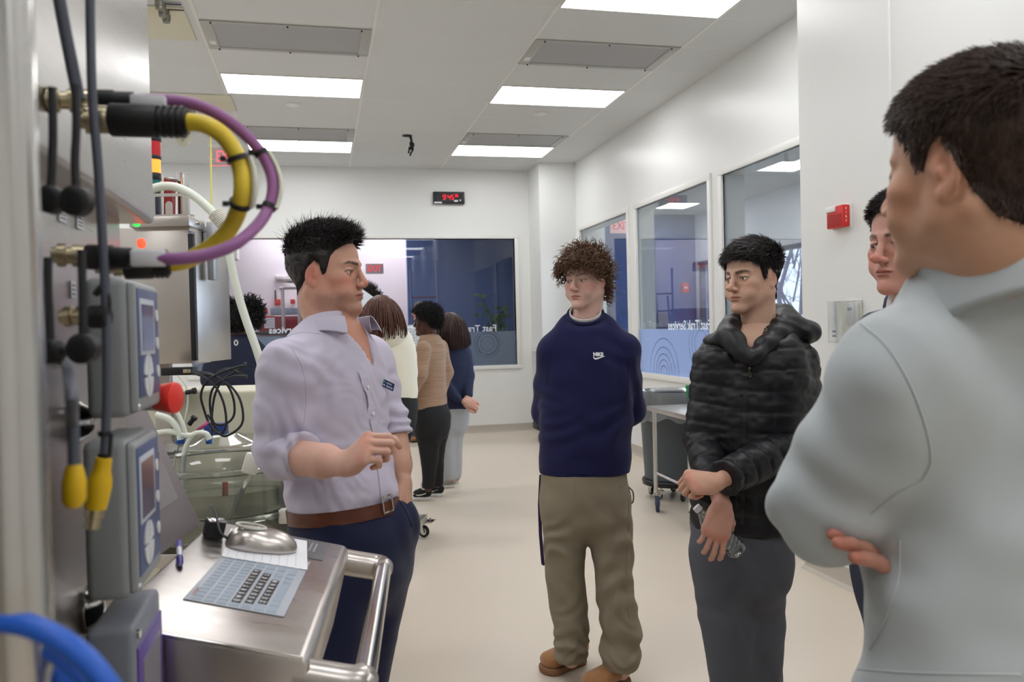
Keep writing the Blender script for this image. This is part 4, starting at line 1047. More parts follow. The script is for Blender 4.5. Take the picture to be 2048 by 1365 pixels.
    tf = foldfn(.0025, [(J(1135, 1170, -.1), V(.3, 0, 1), .10, .008, 9), (J(1235, 1180, -.1), V(-.4, 0, 1), .11, .010, 9), (J(1145, 1290, -.05), V(.5, 0, 1), .08, .008, 12), (J(1245, 1290, -.1), V(-.6, 0, 1), .11, .011, 9), (J(1175, 1030, -.1), V(.8, 0, .7), .12, .006, 8), (J(1225, 1100, -.1), V(.3, 0, 1), .09, .008, 12), (J(1130, 1090, -.1), V(-.3, 0, 1), .09, .006, 11), (J(1150, 1230, -.08), V(-.8, 0, .7), .07, .005, 16), (J(1240, 1230, -.12), V(.8, 0, .7), .08, .006, 15), (J(1245, 1325, -.15), V(.2, 0, 1), .06, .006, 20), (J(1150, 1305, -.05), V(-.2, 0, 1), .05, .005, 22)], 2.1)
    to = trousers(per, M_kh, wk, lg, u, .0075, tf); bt = bvh(to)
    seams(bt, ([(1148, 962), (1150, 985), (1153, 1003)], [(1258, 965), (1257, 1050), (1252, 1150), (1262, 1280)], [(1256, 957), (1250, 968), (1236, 975)]), M_kh, to, .0011)
    b = MB(); q = J(1266, 990, -.03); b.tube(spline([J(1258, 975, -.03), J(1266, 985, -.03), J(1266, 1004, -.03), J(1255, 1010, -.03)], 5), .008, 8, flat=.4); b.build('hammer_loop', M_kh, to)
    b = MB(); ribbon(b, [(J(1082, 950, .02), -CF), (J(1079, 1010, .02), -CF), (J(1081, 1070, .02), -CF), (J(1086, 1130, .02), -CF)], .014, .0015); ribbon(b, [(J(1084, 1010, .0), -CF), (J(1092, 1080, .0), -CF), (J(1097, 1127, .0), -CF)], .010, .0015); ribbon(b, [(J(1085, 1130, .01), -CF), (J(1099, 1126, .0), -CF)], .010, .0015)
    b.build('lanyard', mat('purple_strap', (44, 24, 66), rough=.7), per)
    M_ug = mat('tan_suede', (158, 112, 74), rough=.9, spec=.1, noise=.12, nscale=40, sheen=.3); M_so = mat('tan_sole', (128, 92, 64), rough=.8)
    t1, h1 = onZ(1078, 1352, .0), onZ(1172, 1322, .0); shoe(per, M_ug, M_so, t1, h1, w=.052, h=.12, sole=.030, name='slipper')
    t2, h2 = onZ(1165, 1398, .0), onZ(1258, 1362, .0); shoe(per, M_ug, M_so, t2, h2, w=.054, h=.12, sole=.030, name='slipper')
    ha = hand_piece(W1, CR+V(0, 0, -.3), CF, False, [(35, 50, 30)]*4, elbow=E1, h=.003, base=base); hb = hand_piece(W2, -CR+V(0, 0, -.3), CF, True, [(35, 50, 30)]*4, elbow=E2, h=.003, base=base)
    cr = core(keys, u, [(S1, E1, .03, .03), (S2, E2, .03, .03), (J(1128, 1020), J(1134, 1180), .06, .05), (J(1134, 1180), J(1143, 1320), .045, .035), (J(1216, 1020), J(1232, 1180, -.05), .06, .05), (J(1232, 1180, -.05), J(1242, 1345, -.1), .045, .035)], base)
    body_obj(per, [piece, ha, hb, cr])
boy_navy()
# ------------------------------------------------ boy in a black puffer jacket with a water bottle
def boy_puffer():
    D = 2.78
    def J(x, y, dd=0.): return P(x, y, D+dd)
    f = face_dir(-32); u = nrm(np.cross(f, V(0, 0, 1)))
    per = thing('person', V(*J(1500, 1000)[:2], 0), 'boy in a quilted black puffer jacket and grey trousers holding a water bottle', 'person')
    base = (202, 164, 142); Mh = frame(face_dir(-56), tilt=-.02, roll=.02); hc = P(1504, 557, D); nb = J(1520, 668, .02)
    piece, (hco, hn, hQ) = make_head(per, hc, Mh, nb, base, (34, 26, 26), iris=(60, 44, 34), gaze=V(.25, .97, -.02), h=.0016,
        kw=dict(W=.95, jaw=.93, eyeopen=.86, nose=1.1, full=.0, brow=1.1, lipw=.95), colkw=dict(blush=.3, lip=(180, 116, 104), browt=.0056, brow=1.0, browz=.0165), )
    hl = ([-90, -65, -45, -25, -12, -2, 8, 14, 22, 32, 42, 55, 70, 90], [-.075, -.070, -.055, -.02, .012, .036, .020, -.012, .000, .040, .046, .052, .058, .060])
    m = hair_mask(hco, hl); rng = np.random.RandomState(5); top = lambda p: ramp(p[:, 2], .03, .08)
    cap = hair_cap(hco, hn, hQ, m, lambda p: .004+.010*top(p)+.0030*vnoise(p*[1, .4, 1], 90, 1), .04)
    r, nn = pick(hco, hn, hQ, m-.001, 6000, rng); tp = top(r)
    fl = tang(np.tile(V(.35, 1, -.15), (len(r), 1)), nn)*tp[:, None]+tang(np.tile(V(0, -.2, -1), (len(r), 1)), nn)*(1-tp[:, None])
    s1 = strands(r+nn*(.003+.006*tp)[:, None], nn*(.35+.5*tp)[:, None]+fl, nn*.05+fl+rng.randn(len(r), 3)*.2, .012+.026*tp*(.5+.8*rng.rand(len(r))), .0012+0*tp, seg=6, rng=rng)
    hair_obj(per, [cap, s1], hc, Mh, hairmat('hair_dark_straight', (36, 27, 27), rough=.36))
    # jacket body
    keys = [(J(1516, 680), .085, .085), (J(1512, 704), .148, .11), (J(1508, 740), .182, .135), (J(1500, 820), .188, .142), (J(1493, 900), .182, .142), (J(1488, 980), .178, .138), (J(1486, 1040), .172, .132), (J(1486, 1075), .165, .125)]
    S1, S2 = J(1432, 728, -.01), J(1590, 725, .02); E1, E2 = J(1408, 880, -.02), J(1612, 875, -.04)
    W1, W2 = J(1430, 1000, -.245), J(1440, 962, -.30)
    s = SDF(J(1505, 860)-V(.42, .46, .52), J(1505, 860)+V(.42, .40, .45), .0062); s.loft(keys, u, k=.02)
    for S_, E_, q in ((S1, E1, 1), (S2, E2, -1)):
        s.cap(S_-u*q*.05+V(0, 0, .03), S_, .05, .066, k=.05); s.cap(S_, E_, .072, .070, k=.03)
    s.cap(J(1524, 648)+f*.02, J(1498, 716)+f*.15, .078, .016, k=.012, op='s'); s.plane(J(1520, 664), frame(f, tilt=-.3)[:, 2], k=.01)
    s.plane(J(1486, 1058), V(0, 0, -1)); seamz = .068
    def quilt(co, n, dirv, per_, ph=0., v=None, vper=.10):
        t = (co@dirv)/per_+ph; a = np.abs((t % 1)-.5)*2; a = np.where(a > 1, 1, a); d = -(a**6)*.0055+.0015*(1-a**2)
        if v is not None: b_ = np.abs(((co@v)/vper % 1)-.5)*2; d = d-(b_**8)*.0035
        return d+.0045*vnoise(co, 20, 3)+.0026*vnoise(co*[1, 1, 1.8], 42, 6)
    def pf(co, n):
        up_ = V(.0, .0, 1.); w1 = np.exp(-(((co-(S2+E2)/2)/.14)**2).sum(1)); w2 = np.exp(-(((co-(S1+E1)/2)/.13)**2).sum(1)); 
        q = quilt(co, n, up_, seamz, 0, u, .115); a2 = quilt(co, n, nrm(E2-S2), .062); a1 = quilt(co, n, nrm(E1-S1), .062)
        wa = np.clip(w1*1.6, 0, 1); wb_ = np.clip(w2*1.4, 0, 1)*(1-wa); d = q*(1-wa-wb_)+a2*wa+a1*wb_
        return d
    M_pf = mat('black_nylon', (20, 20, 25), rough=.46, spec=.42, bump=.5, bscale=45)
    so = combine('puffer_jacket', [s], M_pf, per, folds=pf, it=1); bv = bvh(so)
    def fs(Ea, Wa, lab, r1=.066, r2=.050):
        s2 = sleeve_end(Ea, Wa, r1, r2, .0055, flare=.98); dv = nrm(Wa-Ea); return combine('sleeve', [s2], M_pf, so, folds=lambda co, n: quilt(co, n, dv, .062)*1.05)
    fs(E1, W1-nrm(W1-E1)*.02, 'r'); fs(E2, W2+nrm(E2-W2)*.02, 'l', .068, .054)
    # hood lying on the shoulders
    Mn = frame(f, tilt=.20); hs = SDF(J(1520, 672)-V(.24, .26, .16), J(1520, 672)+V(.26, .26, .12), .0055); c0 = J(1520, 676, .01)
    ring = [(J(1494, 716, -.165), .016), (J(1473, 690, -.13), .028), (J(1458, 668, -.05), .033), (J(1470, 650, .06), .036), (J(1515, 640, .13), .040), (J(1562, 634, .10), .042), (J(1572, 648, .02), .040), (J(1551, 672, -.07), .034), (J(1520, 702, -.14), .024), (J(1500, 722, -.165), .014)]
    rs = spline([np.append(p, r) for p, r in ring], 4)
    for a, b_ in zip(rs[:-1], rs[1:]): hs.cap(a[:3], b_[:3], a[3], b_[3], k=.018)
    hs.ell(J(1590, 664, .05), (.085, .09, .050), k=.03); hs.ell(J(1545, 655, .16), (.13, .06, .055), k=.03)
    hs.ell(J(1440, 684, .0), (.05, .07, .028), k=.03)
    combine('hood', [hs], M_pf, so, folds=lambda co, n: .004*vnoise(co, 16, 5)+.006*ridges(co, V(.6, .2, 1), 13, 4, .7)+.002*vnoise(co, 40, 2))
    M_zip = mat('zipper_steel', (150, 144, 130), rough=.3, metal=1.)
    b = MB(); pn = hitline(bv, [(1492, 742), (1490, 800), (1488, 900), (1484, 1050)], 10); ribbon(b, [(p+n*.001, n) for p, n in pn], .014, .002); b.build('zip_tape', mat('black_plastic', (20, 20, 22)), so)
    b = MB(); p, n = hit(bv, 1496, 722)
    if p is None: p, n = J(1496, 722, -.14), -CF
    n = -CFh; p = p-CFh*.012
    b.box(p, (.008, .005, .016), Matrix.Rotation(-.2, 4, 'Z'), .001); b.box(p-CFh*.004+V(0, 0, -.018), (.006, .003, .018), None, .001); b.build('zip_pull', M_zip, so)
    b = MB(); b.tube(spline([p-CFh*.004+V(0, 0, -.026), p-CFh*.006+V(-.004, 0, -.045), p-CFh*.006+V(.001, 0, -.052), p-CFh*.006+V(.004, 0, -.045), p-CFh*.004+V(0, 0, -.028)], 4), .0014, 6); b.build('zip_cord', mat('khaki_cord', (90, 84, 66)), so)
    b = MB(); c = J(1531, 659, -.115); b.tube([c+CR*math.cos(a)*.005+CU*math.sin(a)*.005 for a in np.arange(12)*math.pi/6], .0014, 6, closed=True); b.build('grommet', M_zip, so)
    # t-shirt
    ck = [(c, a*.90, b_*.90) for c, a, b_ in keys[:4]]; cs = SDF(J(1510, 700)-V(.22, .24, .16), J(1510, 700)+V(.22, .24, .10), .006); cs.loft(ck, u, k=.02); cs.plane(J(1499, 694)+f*.08, nrm(V(0, 0, 1)+f*.62))
    combine('t_shirt', [cs], mat('blue_grey_tee', (92, 112, 134), rough=.85), per)
    sk = SDF(J(1510, 700)-V(.22, .24, .16), J(1510, 700)+V(.22, .24, .10), .006); sk.loft([(c, a*.80, b_*.80) for c, a, b_ in keys[:4]], u, k=.02); kc, kq = sk.mesh(); chest_piece = (kc, kq, np.tile(lin(base), (len(kc), 1)))
    # hands
    c0b = J(1437, 1060, -.25)
    bd = nrm(J(1482, 1118, -.24)-J(1398, 1012, -.24))              # bottle axis, cap to base
    h1 = hand_piece(J(1444, 1014, -.262), nrm(-CU*1.-CR*.25), nrm(-CF-CR*.12), True, [(10, 30, 22), (12, 32, 22), (14, 34, 24), (18, 36, 24)], elbow=E1, h=.0018, base=(202, 154, 136), S_=1.02, fr=.034, spread=.09, thumb=((.044, .044, -.026), (.050, .066, -.052), (.040, .082, -.074)))
    h2 = hand_piece(J(1432, 965, -.315), nrm(-CR*.9+CU*.05-CF*.3), nrm(-CF*.7+CU*.7), False, [(84, 80, 50), (86, 85, 50), (84, 85, 50), (82, 80, 50)], elbow=E2, h=.0018, base=(202, 156, 134), S_=.98, fr=.034, thumb=((.040, .050, -.022), (.040, .074, -.036), (.028, .088, -.048)))
    cr = core(keys, u, [(S1, E1, .03, .03), (S2, E2, .03, .03), (J(1445, 1060), J(1450, 1250), .055, .045), (J(1450, 1250), J(1468, 1480), .04, .035), (J(1520, 1060, .03), J(1520, 1250, .03), .055, .045), (J(1520, 1250, .03), J(1526, 1480, .06), .04, .035)], base)
    body_obj(per, [piece, h1, h2, chest_piece, cr])
    M_gt = mat('charcoal_trousers', (88, 90, 98), rough=.8, spec=.2, bump=.2, bscale=900)
    wk = [(J(1484, 1030), .155, .118), (J(1482, 1070), .165, .125), (J(1484, 1120), .168, .128), (J(1484, 1150), .155, .12)]
    lg = [[(J(1440, 1110, -.0), .095, .10), (J(1447, 1210, -.02), .084, .09), (J(1458, 1300, -.03), .078, .08), (J(1468, 1400, -.02), .068, .072), (J(1470, 1490, .0), .065, .07)],
          [(J(1520, 1110, .03), .092, .10), (J(1520, 1210, .03), .080, .088), (J(1520, 1300, .04), .076, .08), (J(1524, 1400, .05), .066, .07), (J(1526, 1490, .06), .065, .07)]]
    tf = foldfn(.002, [(J(1440, 1250, -.1), V(.6, 0, 1), .13, .006, 9), (J(1525, 1250, -.1), V(-.6, 0, 1), .15, .007, 9), (J(1490, 1120, -.1), V(.7, 0, .7), .12, .005, 9), (J(1535, 1370, 0), V(.8, 0, .6), .12, .007, 11)], 1.2)
    trousers(per, M_gt, wk, lg, u, .008, tf)
    ff = f
    for hx in (J(1470, 1490), J(1526, 1490, .06)): shoe(per, mat('dark_trainer', (40, 40, 46), rough=.6), mat('white_sole', (210, 208, 204), rough=.6), hx+ff*.19, hx-ff*.08)
    # bottle
    B0, B1 = J(1392, 1014, -.225), J(1480, 1108, -.235); ax = nrm(B1-B0); Lb = np.linalg.norm(B1-B0)
    t = thing('water_bottle', (B0+B1)/2, 'small clear plastic water bottle with a white cap, held slanted below the black jacket cuff', 'bottle')
    M_pet = glass_mat('clear_plastic', (236, 240, 242), refl=2.6, rough=.05, haze=.10)
    pr = [(.016, .012), (.022, .012), (.034, .018), (.05, .028), (.062, .0315)]
    h = .066
    while h < Lb-.02: pr += [(h, .0315), (h+.004, .0295), (h+.008, .0315)]; h += .014
    pr += [(Lb-.012, .031), (Lb-.004, .027), (Lb, .018), (Lb-.006, .006), (Lb-.007, .0005)]
    b = MB(); b.lathe(B0, ax, pr, 28); b.build('bottle_body', M_pet, t)
    b = MB(); b.lathe(B0, ax, [(0, .0002), (.0, .013), (.015, .0135), (.016, .0125)], 20); b.build('cap', mat('white_cap', (220, 222, 224), rough=.4), t)
boy_puffer()
# ------------------------------------------------ boy in a navy hoodie by the wall
def boy_hoodie():
    D = 2.12
    def J(x, y, dd=0.): return P(x, y, D+dd)
    f = face_dir(-35); u = nrm(np.cross(f, V(0, 0, 1)))
    per = thing('person', V(*J(1840, 1000)[:2], 0), 'dark-haired boy in a navy hoodie with white drawstrings, half hidden behind the grey pullover', 'person')
    base = (200, 150, 134); Mh = frame(face_dir(-64), tilt=-.01); hc = P(1818, 490, D-.17); nb = J(1850, 612, .0)
    piece, (hco, hn, hQ) = make_head(per, hc, Mh, nb, base, (36, 28, 27), iris=(62, 46, 36), gaze=V(.22, .97, -.02), h=.0017,
        kw=dict(W=.95, jaw=.96, eyeopen=.78, nose=1.1, brow=1.0, lipw=.95), colkw=dict(blush=.85, lip=(168, 96, 88), browt=.0048, brow=.95))
    m = hair_mask(hco, ([-90, -65, -45, -25, -12, -2, 8, 14, 22, 32, 42, 55, 70, 90], [-.06, -.055, -.04, -.01, .012, .036, .020, -.008, .010, .036, .054, .064, .074, .076])); rng = np.random.RandomState(6); top = lambda p: ramp(p[:, 2], .05, .09)
    cap = hair_cap(hco, hn, hQ, m, lambda p: .005+.014*top(p)+.0015*vnoise(p, 110, 1), .02); r, nn = pick(hco, hn, hQ, m-.001, 5000, rng); tp = top(r)
    fl = tang(np.tile(V(.1, 1, .1), (len(r), 1)), nn)*tp[:, None]+tang(np.tile(V(0, -.2, -1), (len(r), 1)), nn)*(1-tp[:, None])
    s1 = strands(r+nn*(.003+.010*tp)[:, None], nn*.5+fl*.8, nn*.15+fl+V(0, 0, .2)*tp[:, None]+rng.randn(len(r), 3)*.16, .010+.020*tp, .0011+0*tp, seg=5, rng=rng)
    hair_obj(per, [cap, s1], hc, Mh, hairmat('hair_dark_short', (40, 31, 30)))
    keys = [(J(1850, 622), .085, .078), (J(1850, 650), .130, .092), (J(1846, 690), .175, .115), (J(1842, 780), .185, .125), (J(1840, 900), .17, .12), (J(1840, 1010), .165, .12), (J(1840, 1090), .165, .12)]
    S1, S2 = J(1766, 700, -.04), J(1930, 700, .08); E1, E2 = J(1756, 900, .0), J(1945, 900, .1)
    s = SDF(J(1845, 850)-V(.4, .36, .50), J(1845, 850)+V(.4, .36, .40), .0068); s.loft(keys, u, k=.02)
    W1, W2 = J(1770, 1060, -.06), J(1930, 1070, .0)
    for S_, E_, W_, q in ((S1, E1, W1, 1), (S2, E2, W2, -1)): s.cap(S_-u*q*.05+V(0, 0, .03), S_, .045, .056, k=.05); s.cap(S_, E_, .060, .054, k=.03); s.cap(E_, W_, .054, .042, k=.02)
    s.plane(J(1850, 628), frame(f, tilt=-.35)[:, 2], k=.01); s.plane(J(1840, 1100), V(0, 0, -1))
    M_h = mat('navy_hoodie_cotton', (38, 46, 72), rough=.9, spec=.12, bump=.3, bscale=900, sheen=.1)
    so = combine('hoodie', [s], M_h, per, folds=foldfn(.003, [(J(1770, 720, -.1), V(-.6, 0, 1), .12, .005, 9)], 1.3))
    ring = [(J(1818, 660, -.155), .018), (J(1800, 628, -.11), .026), (J(1795, 608, -.03), .026), (J(1825, 600, .08), .032), (J(1870, 596, .12), .036), (J(1905, 606, .06), .034), (J(1888, 622, -.03), .030), (J(1858, 642, -.10), .026), (J(1826, 664, -.155), .016)]
    hs = SDF(J(1850, 620)-V(.24, .26, .16), J(1850, 620)+V(.26, .28, .12), .0055); rs = spline([np.append(p, r) for p, r in ring], 4)
    for a, b_ in zip(rs[:-1], rs[1:]): hs.cap(a[:3], b_[:3], a[3], b_[3], k=.018)
    hs.ell(J(1880, 620, .15), (.12, .08, .06), k=.03)
    ho = combine('hood', [hs], M_h, so, folds=lambda co, n: .003*vnoise(co, 16, 5)+.004*ridges(co, V(.6, .2, 1), 12, 4, .7)); bv = bvh(ho)
    M_st = mat('white_cord', (222, 220, 216), rough=.8); M_gr = mat('brass_grommet', (150, 122, 70), rough=.3, metal=1.)
    for x, y, pts in ((1793, 580, [(1793, 582), (1782, 592), (1776, 618), (1772, 650)]), (1836, 601, [(1836, 603), (1824, 610), (1818, 630), (1815, 646)])):
        g, n = hit(bv, x, y)
        if g is None: g = J(x, y, -.16)
        n = -CFh; u_ = CRh; b = MB(); b.tube([g-CFh*.004+CRh*math.cos(a)*.0085+CU*math.sin(a)*.0065 for a in np.arange(16)*math.pi/8], .0022, 6, closed=True); b.build('grommet', M_gr, ho)
        b = MB(); dd = (g-CC)@CF-.012; b.tube(spline([P(a, c, dd-i*.006) for i, (a, c) in enumerate(pts)], 5), .0065, 8, flat=.6); b.build('drawstring', M_st, so)
    h1 = hand_piece(W1, -CU*1., -CF, True, [(20, 30, 20)]*4, elbow=E1, h=.003, base=base); h2 = hand_piece(W2, -CU*1., -CF, False, [(20, 30, 20)]*4, elbow=E2, h=.003, base=base)
    cr = core(keys, u, [(S1, E1, .03, .03), (S2, E2, .03, .03), (J(1800, 1080), J(1800, 1300), .06, .05), (J(1800, 1300), J(1805, 1700), .05, .035), (J(1885, 1080), J(1885, 1300, .03), .06, .05), (J(1885, 1300, .03), J(1880, 1700, .05), .05, .035)], base); body_obj(per, [piece, h1, h2, cr])
    M_j = mat('dark_jeans', (44, 50, 66), rough=.85)
    trousers(per, M_j, [(J(1840, 1070), .155, .115), (J(1842, 1130), .17, .125), (J(1843, 1190), .16, .12)], [[(J(1802, 1160), .088, .10), (J(1800, 1300), .08, .085), (J(1803, 1500), .068, .07), (J(1805, 1710), .065, .07)], [(J(1884, 1160, .03), .088, .10), (J(1884, 1300, .03), .08, .085), (J(1882, 1500, .04), .068, .07), (J(1880, 1710, .05), .065, .07)]], u, .009)
    for hx in (J(1805, 1710), J(1880, 1710, .05)): shoe(per, mat('dark_trainer', (40, 40, 46), rough=.6), mat('white_sole', (210, 208, 204), rough=.6), hx+f*.19, hx-f*.08)
boy_hoodie()
# ------------------------------------------------ boy in a light grey quarter-zip, back to the camera, arms crossed
def boy_grey():
    D = 1.02
    def J(x, y, dd=0.): return P(x, y, D+dd)
    f = face_dir(-156); u = nrm(np.cross(f, V(0, 0, 1)))        # u: his right (away, image right)
    per = thing('person', V(*J(2030, 1000)[:2], 0), 'brown-haired boy in a light grey pullover seen from behind, arms crossed, closest to the camera', 'person')
    base = (206, 160, 132); Mh = frame(face_dir(-148), tilt=.03, roll=.0); hc = P(1896, 338, .90)-Mh@V(-.076, -.013, -.004); nb = J(2005, 550, .005)
    piece, (hco, hn, hQ) = make_head(per, hc, Mh, nb, base, (54, 38, 30), iris=(70, 52, 40), gaze=V(0, 1, 0), h=.0018,
        kw=dict(W=.97, jaw=.95, eyeopen=.9), colkw=dict(blush=.35, lip=(178, 112, 100)))
    m = hair_mask(hco, ([-90, -65, -45, -25, -12, -2, 8, 14, 22, 32, 42, 55, 70, 90], [-.075, -.070, -.058, -.025, .012, .034, .022, -.004, .000, .030, .046, .056, .066, .068])); rng = np.random.RandomState(8); top = lambda p: ramp(p[:, 2], .04, .09)
    cap = hair_cap(hco, hn, hQ, m, lambda p: .004+.006*top(p)+.0015*vnoise(p, 90, 1), .04); r, nn = pick(hco, hn, hQ, m-.001, 9000, rng); tp = top(r)
    fl = tang(np.tile(V(0, .8, -.3), (len(r), 1)), nn)*tp[:, None]+tang(np.tile(V(0, .1, -1), (len(r), 1)), nn)*(1-tp[:, None])
    s1 = strands(r+nn*(.003+.006*tp)[:, None], nn*.5+fl, nn*.15+fl+rng.randn(len(r), 3)*.14, .009+.014*tp, .0008+0*tp, seg=4, rng=rng)
    hair_obj(per, [cap, s1], hc, Mh, hairmat('hair_brown_short', (62, 43, 33)))
    keys = [(J(2030, 524, -.03)-f*.018, .080, .092), (J(2018, 570, -.015)-f*.012, .100, .100), (J(2003, 620, .0), .134, .100), (J(2010, 680, .03), .175, .10), (J(2015, 790, .03), .190, .115), (J(2010, 950, .03), .188, .125), (J(2000, 1130, .03), .186, .125), (J(1995, 1290, .03), .192, .128), (J(1995, 1420, .03), .20, .13), (J(1995, 1540, .03), .19, .128)]
    S2, E2 = J(1800, 760, -.045), J(1655, 1010, .03); S1, E1 = J(2190, 760, .16), J(2120, 1040, .36)
    lo = np.minimum.reduce([k[0] for k in keys]+[E1, E2])-.24; hi = np.maximum.reduce([k[0] for k in keys]+[E1, E2])+.24
    s = SDF(lo, hi, .0068); s.loft(keys, u, k=.02)
    Wl = J(1860, 1000, .24); Wr = J(1900, 1120, .20)
    s.cap(S2+u*.06+V(0, 0, .035), S2, .045, .070, k=.06); s.cap(S2, (S2+E2)/2, .074, .072, k=.04); s.cap((S2+E2)/2, E2, .070, .064, k=.02); s.cap(E2, Wl, .062, .046, k=.03)
    s.cap(S1-u*.06+V(0, 0, .035), S1, .045, .066, k=.05); s.cap(S1, E1, .072, .062, k=.04)
    s.plane(J(2000, 512, -.03), frame(f, tilt=-.22)[:, 2], k=.012)
    M_g = mat('pale_grey_knit', (194, 201, 203), rough=.85, spec=.15, bump=.15, bscale=1400, sheen=.15)
    fo = foldfn(.0025, [(E2, V(.2, 0, 1), .12, .004, 12), (J(1690, 850), V(.6, 0, 1), .10, .007, 9), (J(1850, 1000, -.05), V(-.7, 0, 1), .16, .006, 7), (J(1880, 1240, -.05), V(.4, 0, 1), .20, .006, 6), (J(1900, 800, -.08), V(.8, 0, .6), .16, .003, 7), (J(1850, 1340), V(.1, 0, 1), .15, .006, 10)], 1.4)
    so = combine('quarter_zip_pullover', [s], M_g, per, folds=fo); bv = bvh(so)
    a_, _ = hit(bv, 1700, 1058); c_, _ = hit(bv, 1728, 1086); a_ = a_+(CC-a_)*.006; c_ = c_-(CC-c_)*.006; fd = nrm(a_-c_); Wr = a_-fd*.180
    fr_ = sleeve_end(E1, Wr, .060, .046, .006); combine('sleeve', [fr_], M_g, so, folds=lambda co, n: .003*ridges(co, nrm(Wr-E1), 16, 2, .6))
    seams(bv, ([(1712, 640), (1770, 690), (1815, 760), (1850, 850), (1862, 920), (1846, 960)], [(1846, 960), (1790, 990), (1740, 1030)], [(1800, 1080), (1796, 1160), (1770, 1240), (1740, 1300)], [(1700, 1338), (1800, 1345), (1900, 1348), (2040, 1350)]), M_g, so, .0013)
    Mn = frame(f, tilt=-.30); shirt_collar(per, M_g, J(2026, 541, -.040), Mn, .086, .092, stand=.048, fall=.104, tip=.010, open_=.25, flare=.014, thick=.006)
    h1 = hand_piece(Wr, fd, nrm(CU*.75+CR*.55-CF*.25), True, [(6, 10, 8)]*4, elbow=E1, h=.002, base=(190, 138, 118), thumb=((.028, .04, -.01), (.030, .06, -.012), (.030, .08, -.014)))
    h2 = hand_piece(Wl, nrm(CR*.9+CF*.2), nrm(CF*1.), False, [(30, 30, 20)]*4, elbow=E2, h=.003, base=base)
    cr = core(keys, u, [(S1, E1, .04, .04), (S2, E2, .04, .04), (J(1960, 1560), J(1960, 2100), .07, .055), (J(1960, 2100), J(1960, 2850), .05, .035), (J(2110, 1560, .06), J(2110, 2100, .06), .07, .055), (J(2110, 2100, .06), J(2110, 2850, .06), .05, .035)], base); body_obj(per, [piece, h1, h2, cr])
    M_j = mat('grey_joggers', (70, 74, 82), rough=.9)
    trousers(per, M_j, [(J(2024, 1500, .03), .165, .115), (J(2030, 1580, .03), .175, .125), (J(2032, 1680, .03), .16, .12)], [[(J(1960, 1640), .09, .1), (J(1960, 2100), .075, .08), (J(1960, 2820), .06, .065)], [(J(2110, 1640, .06), .09, .1), (J(2110, 2100, .06), .075, .08), (J(2110, 2820, .06), .06, .065)]], u, .010)
    for hx in (J(1960, 2820), J(2110, 2820, .06)): shoe(per, mat('dark_trainer', (40, 40, 46), rough=.6), mat('white_sole', (210, 208, 204), rough=.6), hx+f*.19, hx-f*.08)
boy_grey()
# ------------------------------------------------ people farther back
def bg_person(label, D, lean, head, keys, arms, legs, waist, u, skin, top_m, leg_m, hc_dir, hair_fn, shoes=None, topname='top', tilt=0., kw=None, hands=None, extra=None, hsize=1., glasses=False, hem=None, folds=.003, skinmat=SKIN, colkw=None, feet=False):
    def J(x, y, dd=0.): return P(x, y, D+dd)
    foot = legs[0][-1] if legs else None
    per = thing('person', V(*J(*keys[2][:2])[:2], 0), label, 'person')
    Mh = frame(face_dir(hc_dir), tilt=tilt); hc = J(*head); nb = J(keys[0][0], keys[0][1]+2, keys[0][2])
    piece, (hco, hn, hQ) = make_head(per, hc, Mh, nb, skin, (26, 20, 20), h=.0042, kw=kw or {}, colkw=dict(blush=.3, **(colkw or {})), scale=hsize)
    hair_fn(per, hc, Mh, hco, hn, hQ, J)
    K = [(J(x, y, dd), a, b_) for x, y, dd, a, b_ in keys]
    pts = np.array([k[0] for k in K]+[J(*p) for a in arms for p in a[0]]); s = SDF(pts.min(0)-.2, pts.max(0)+.2, .010); s.loft(K, u, k=.02, n=3)
    for pl, rr in arms:
        q = [J(*p) for p in pl]
        for (a, ra), (b_, rb) in zip(zip(q[:-1], rr[:-1]), zip(q[1:], rr[1:])): s.cap(a, b_, ra, rb, k=.035)
    if hem is not None: s.plane(J(keys[-1][0], hem), V(0, 0, -1))
    s.plane(J(keys[0][0], keys[0][1]-2, keys[0][2]), V(0, 0, 1), k=.01)
    so = combine(topname, [s], top_m, per, folds=foldfn(folds, [], 1.6))
    pieces = [piece]
    for (W_, fd, bk, rt, cu) in (hands or []): pieces.append(hand_piece(J(*W_), fd, bk, rt, [(cu, cu, cu*.6)]*4, h=.0035, base=skin))
    if waist:
        trousers(per, leg_m, [(J(x, y, dd), a, b_) for x, y, dd, a, b_ in waist], [[(J(x, y, dd), a, b_) for x, y, dd, a, b_ in l] for l in legs], u, .010, foldfn(.003, [], 1.6))
        pieces.append(core([(J(x, y, dd), a*.8, b_*.8) for x, y, dd, a, b_ in keys], u, [(J(*l[0][:3]), J(*l[-1][:3]), .045, .03) for l in legs], skin, .016))
    body_obj(per, pieces, skinmat)
    if feet:
        ff = face_dir(hc_dir)
        for l in legs: q = J(*l[-1][:3]); shoe(per, mat('dark_trainer', (40, 40, 46), rough=.6), mat('white_sole', (210, 208, 204), rough=.6), q+ff*.17, q-ff*.08)
    if extra: extra(per, J, so)
    return per, J
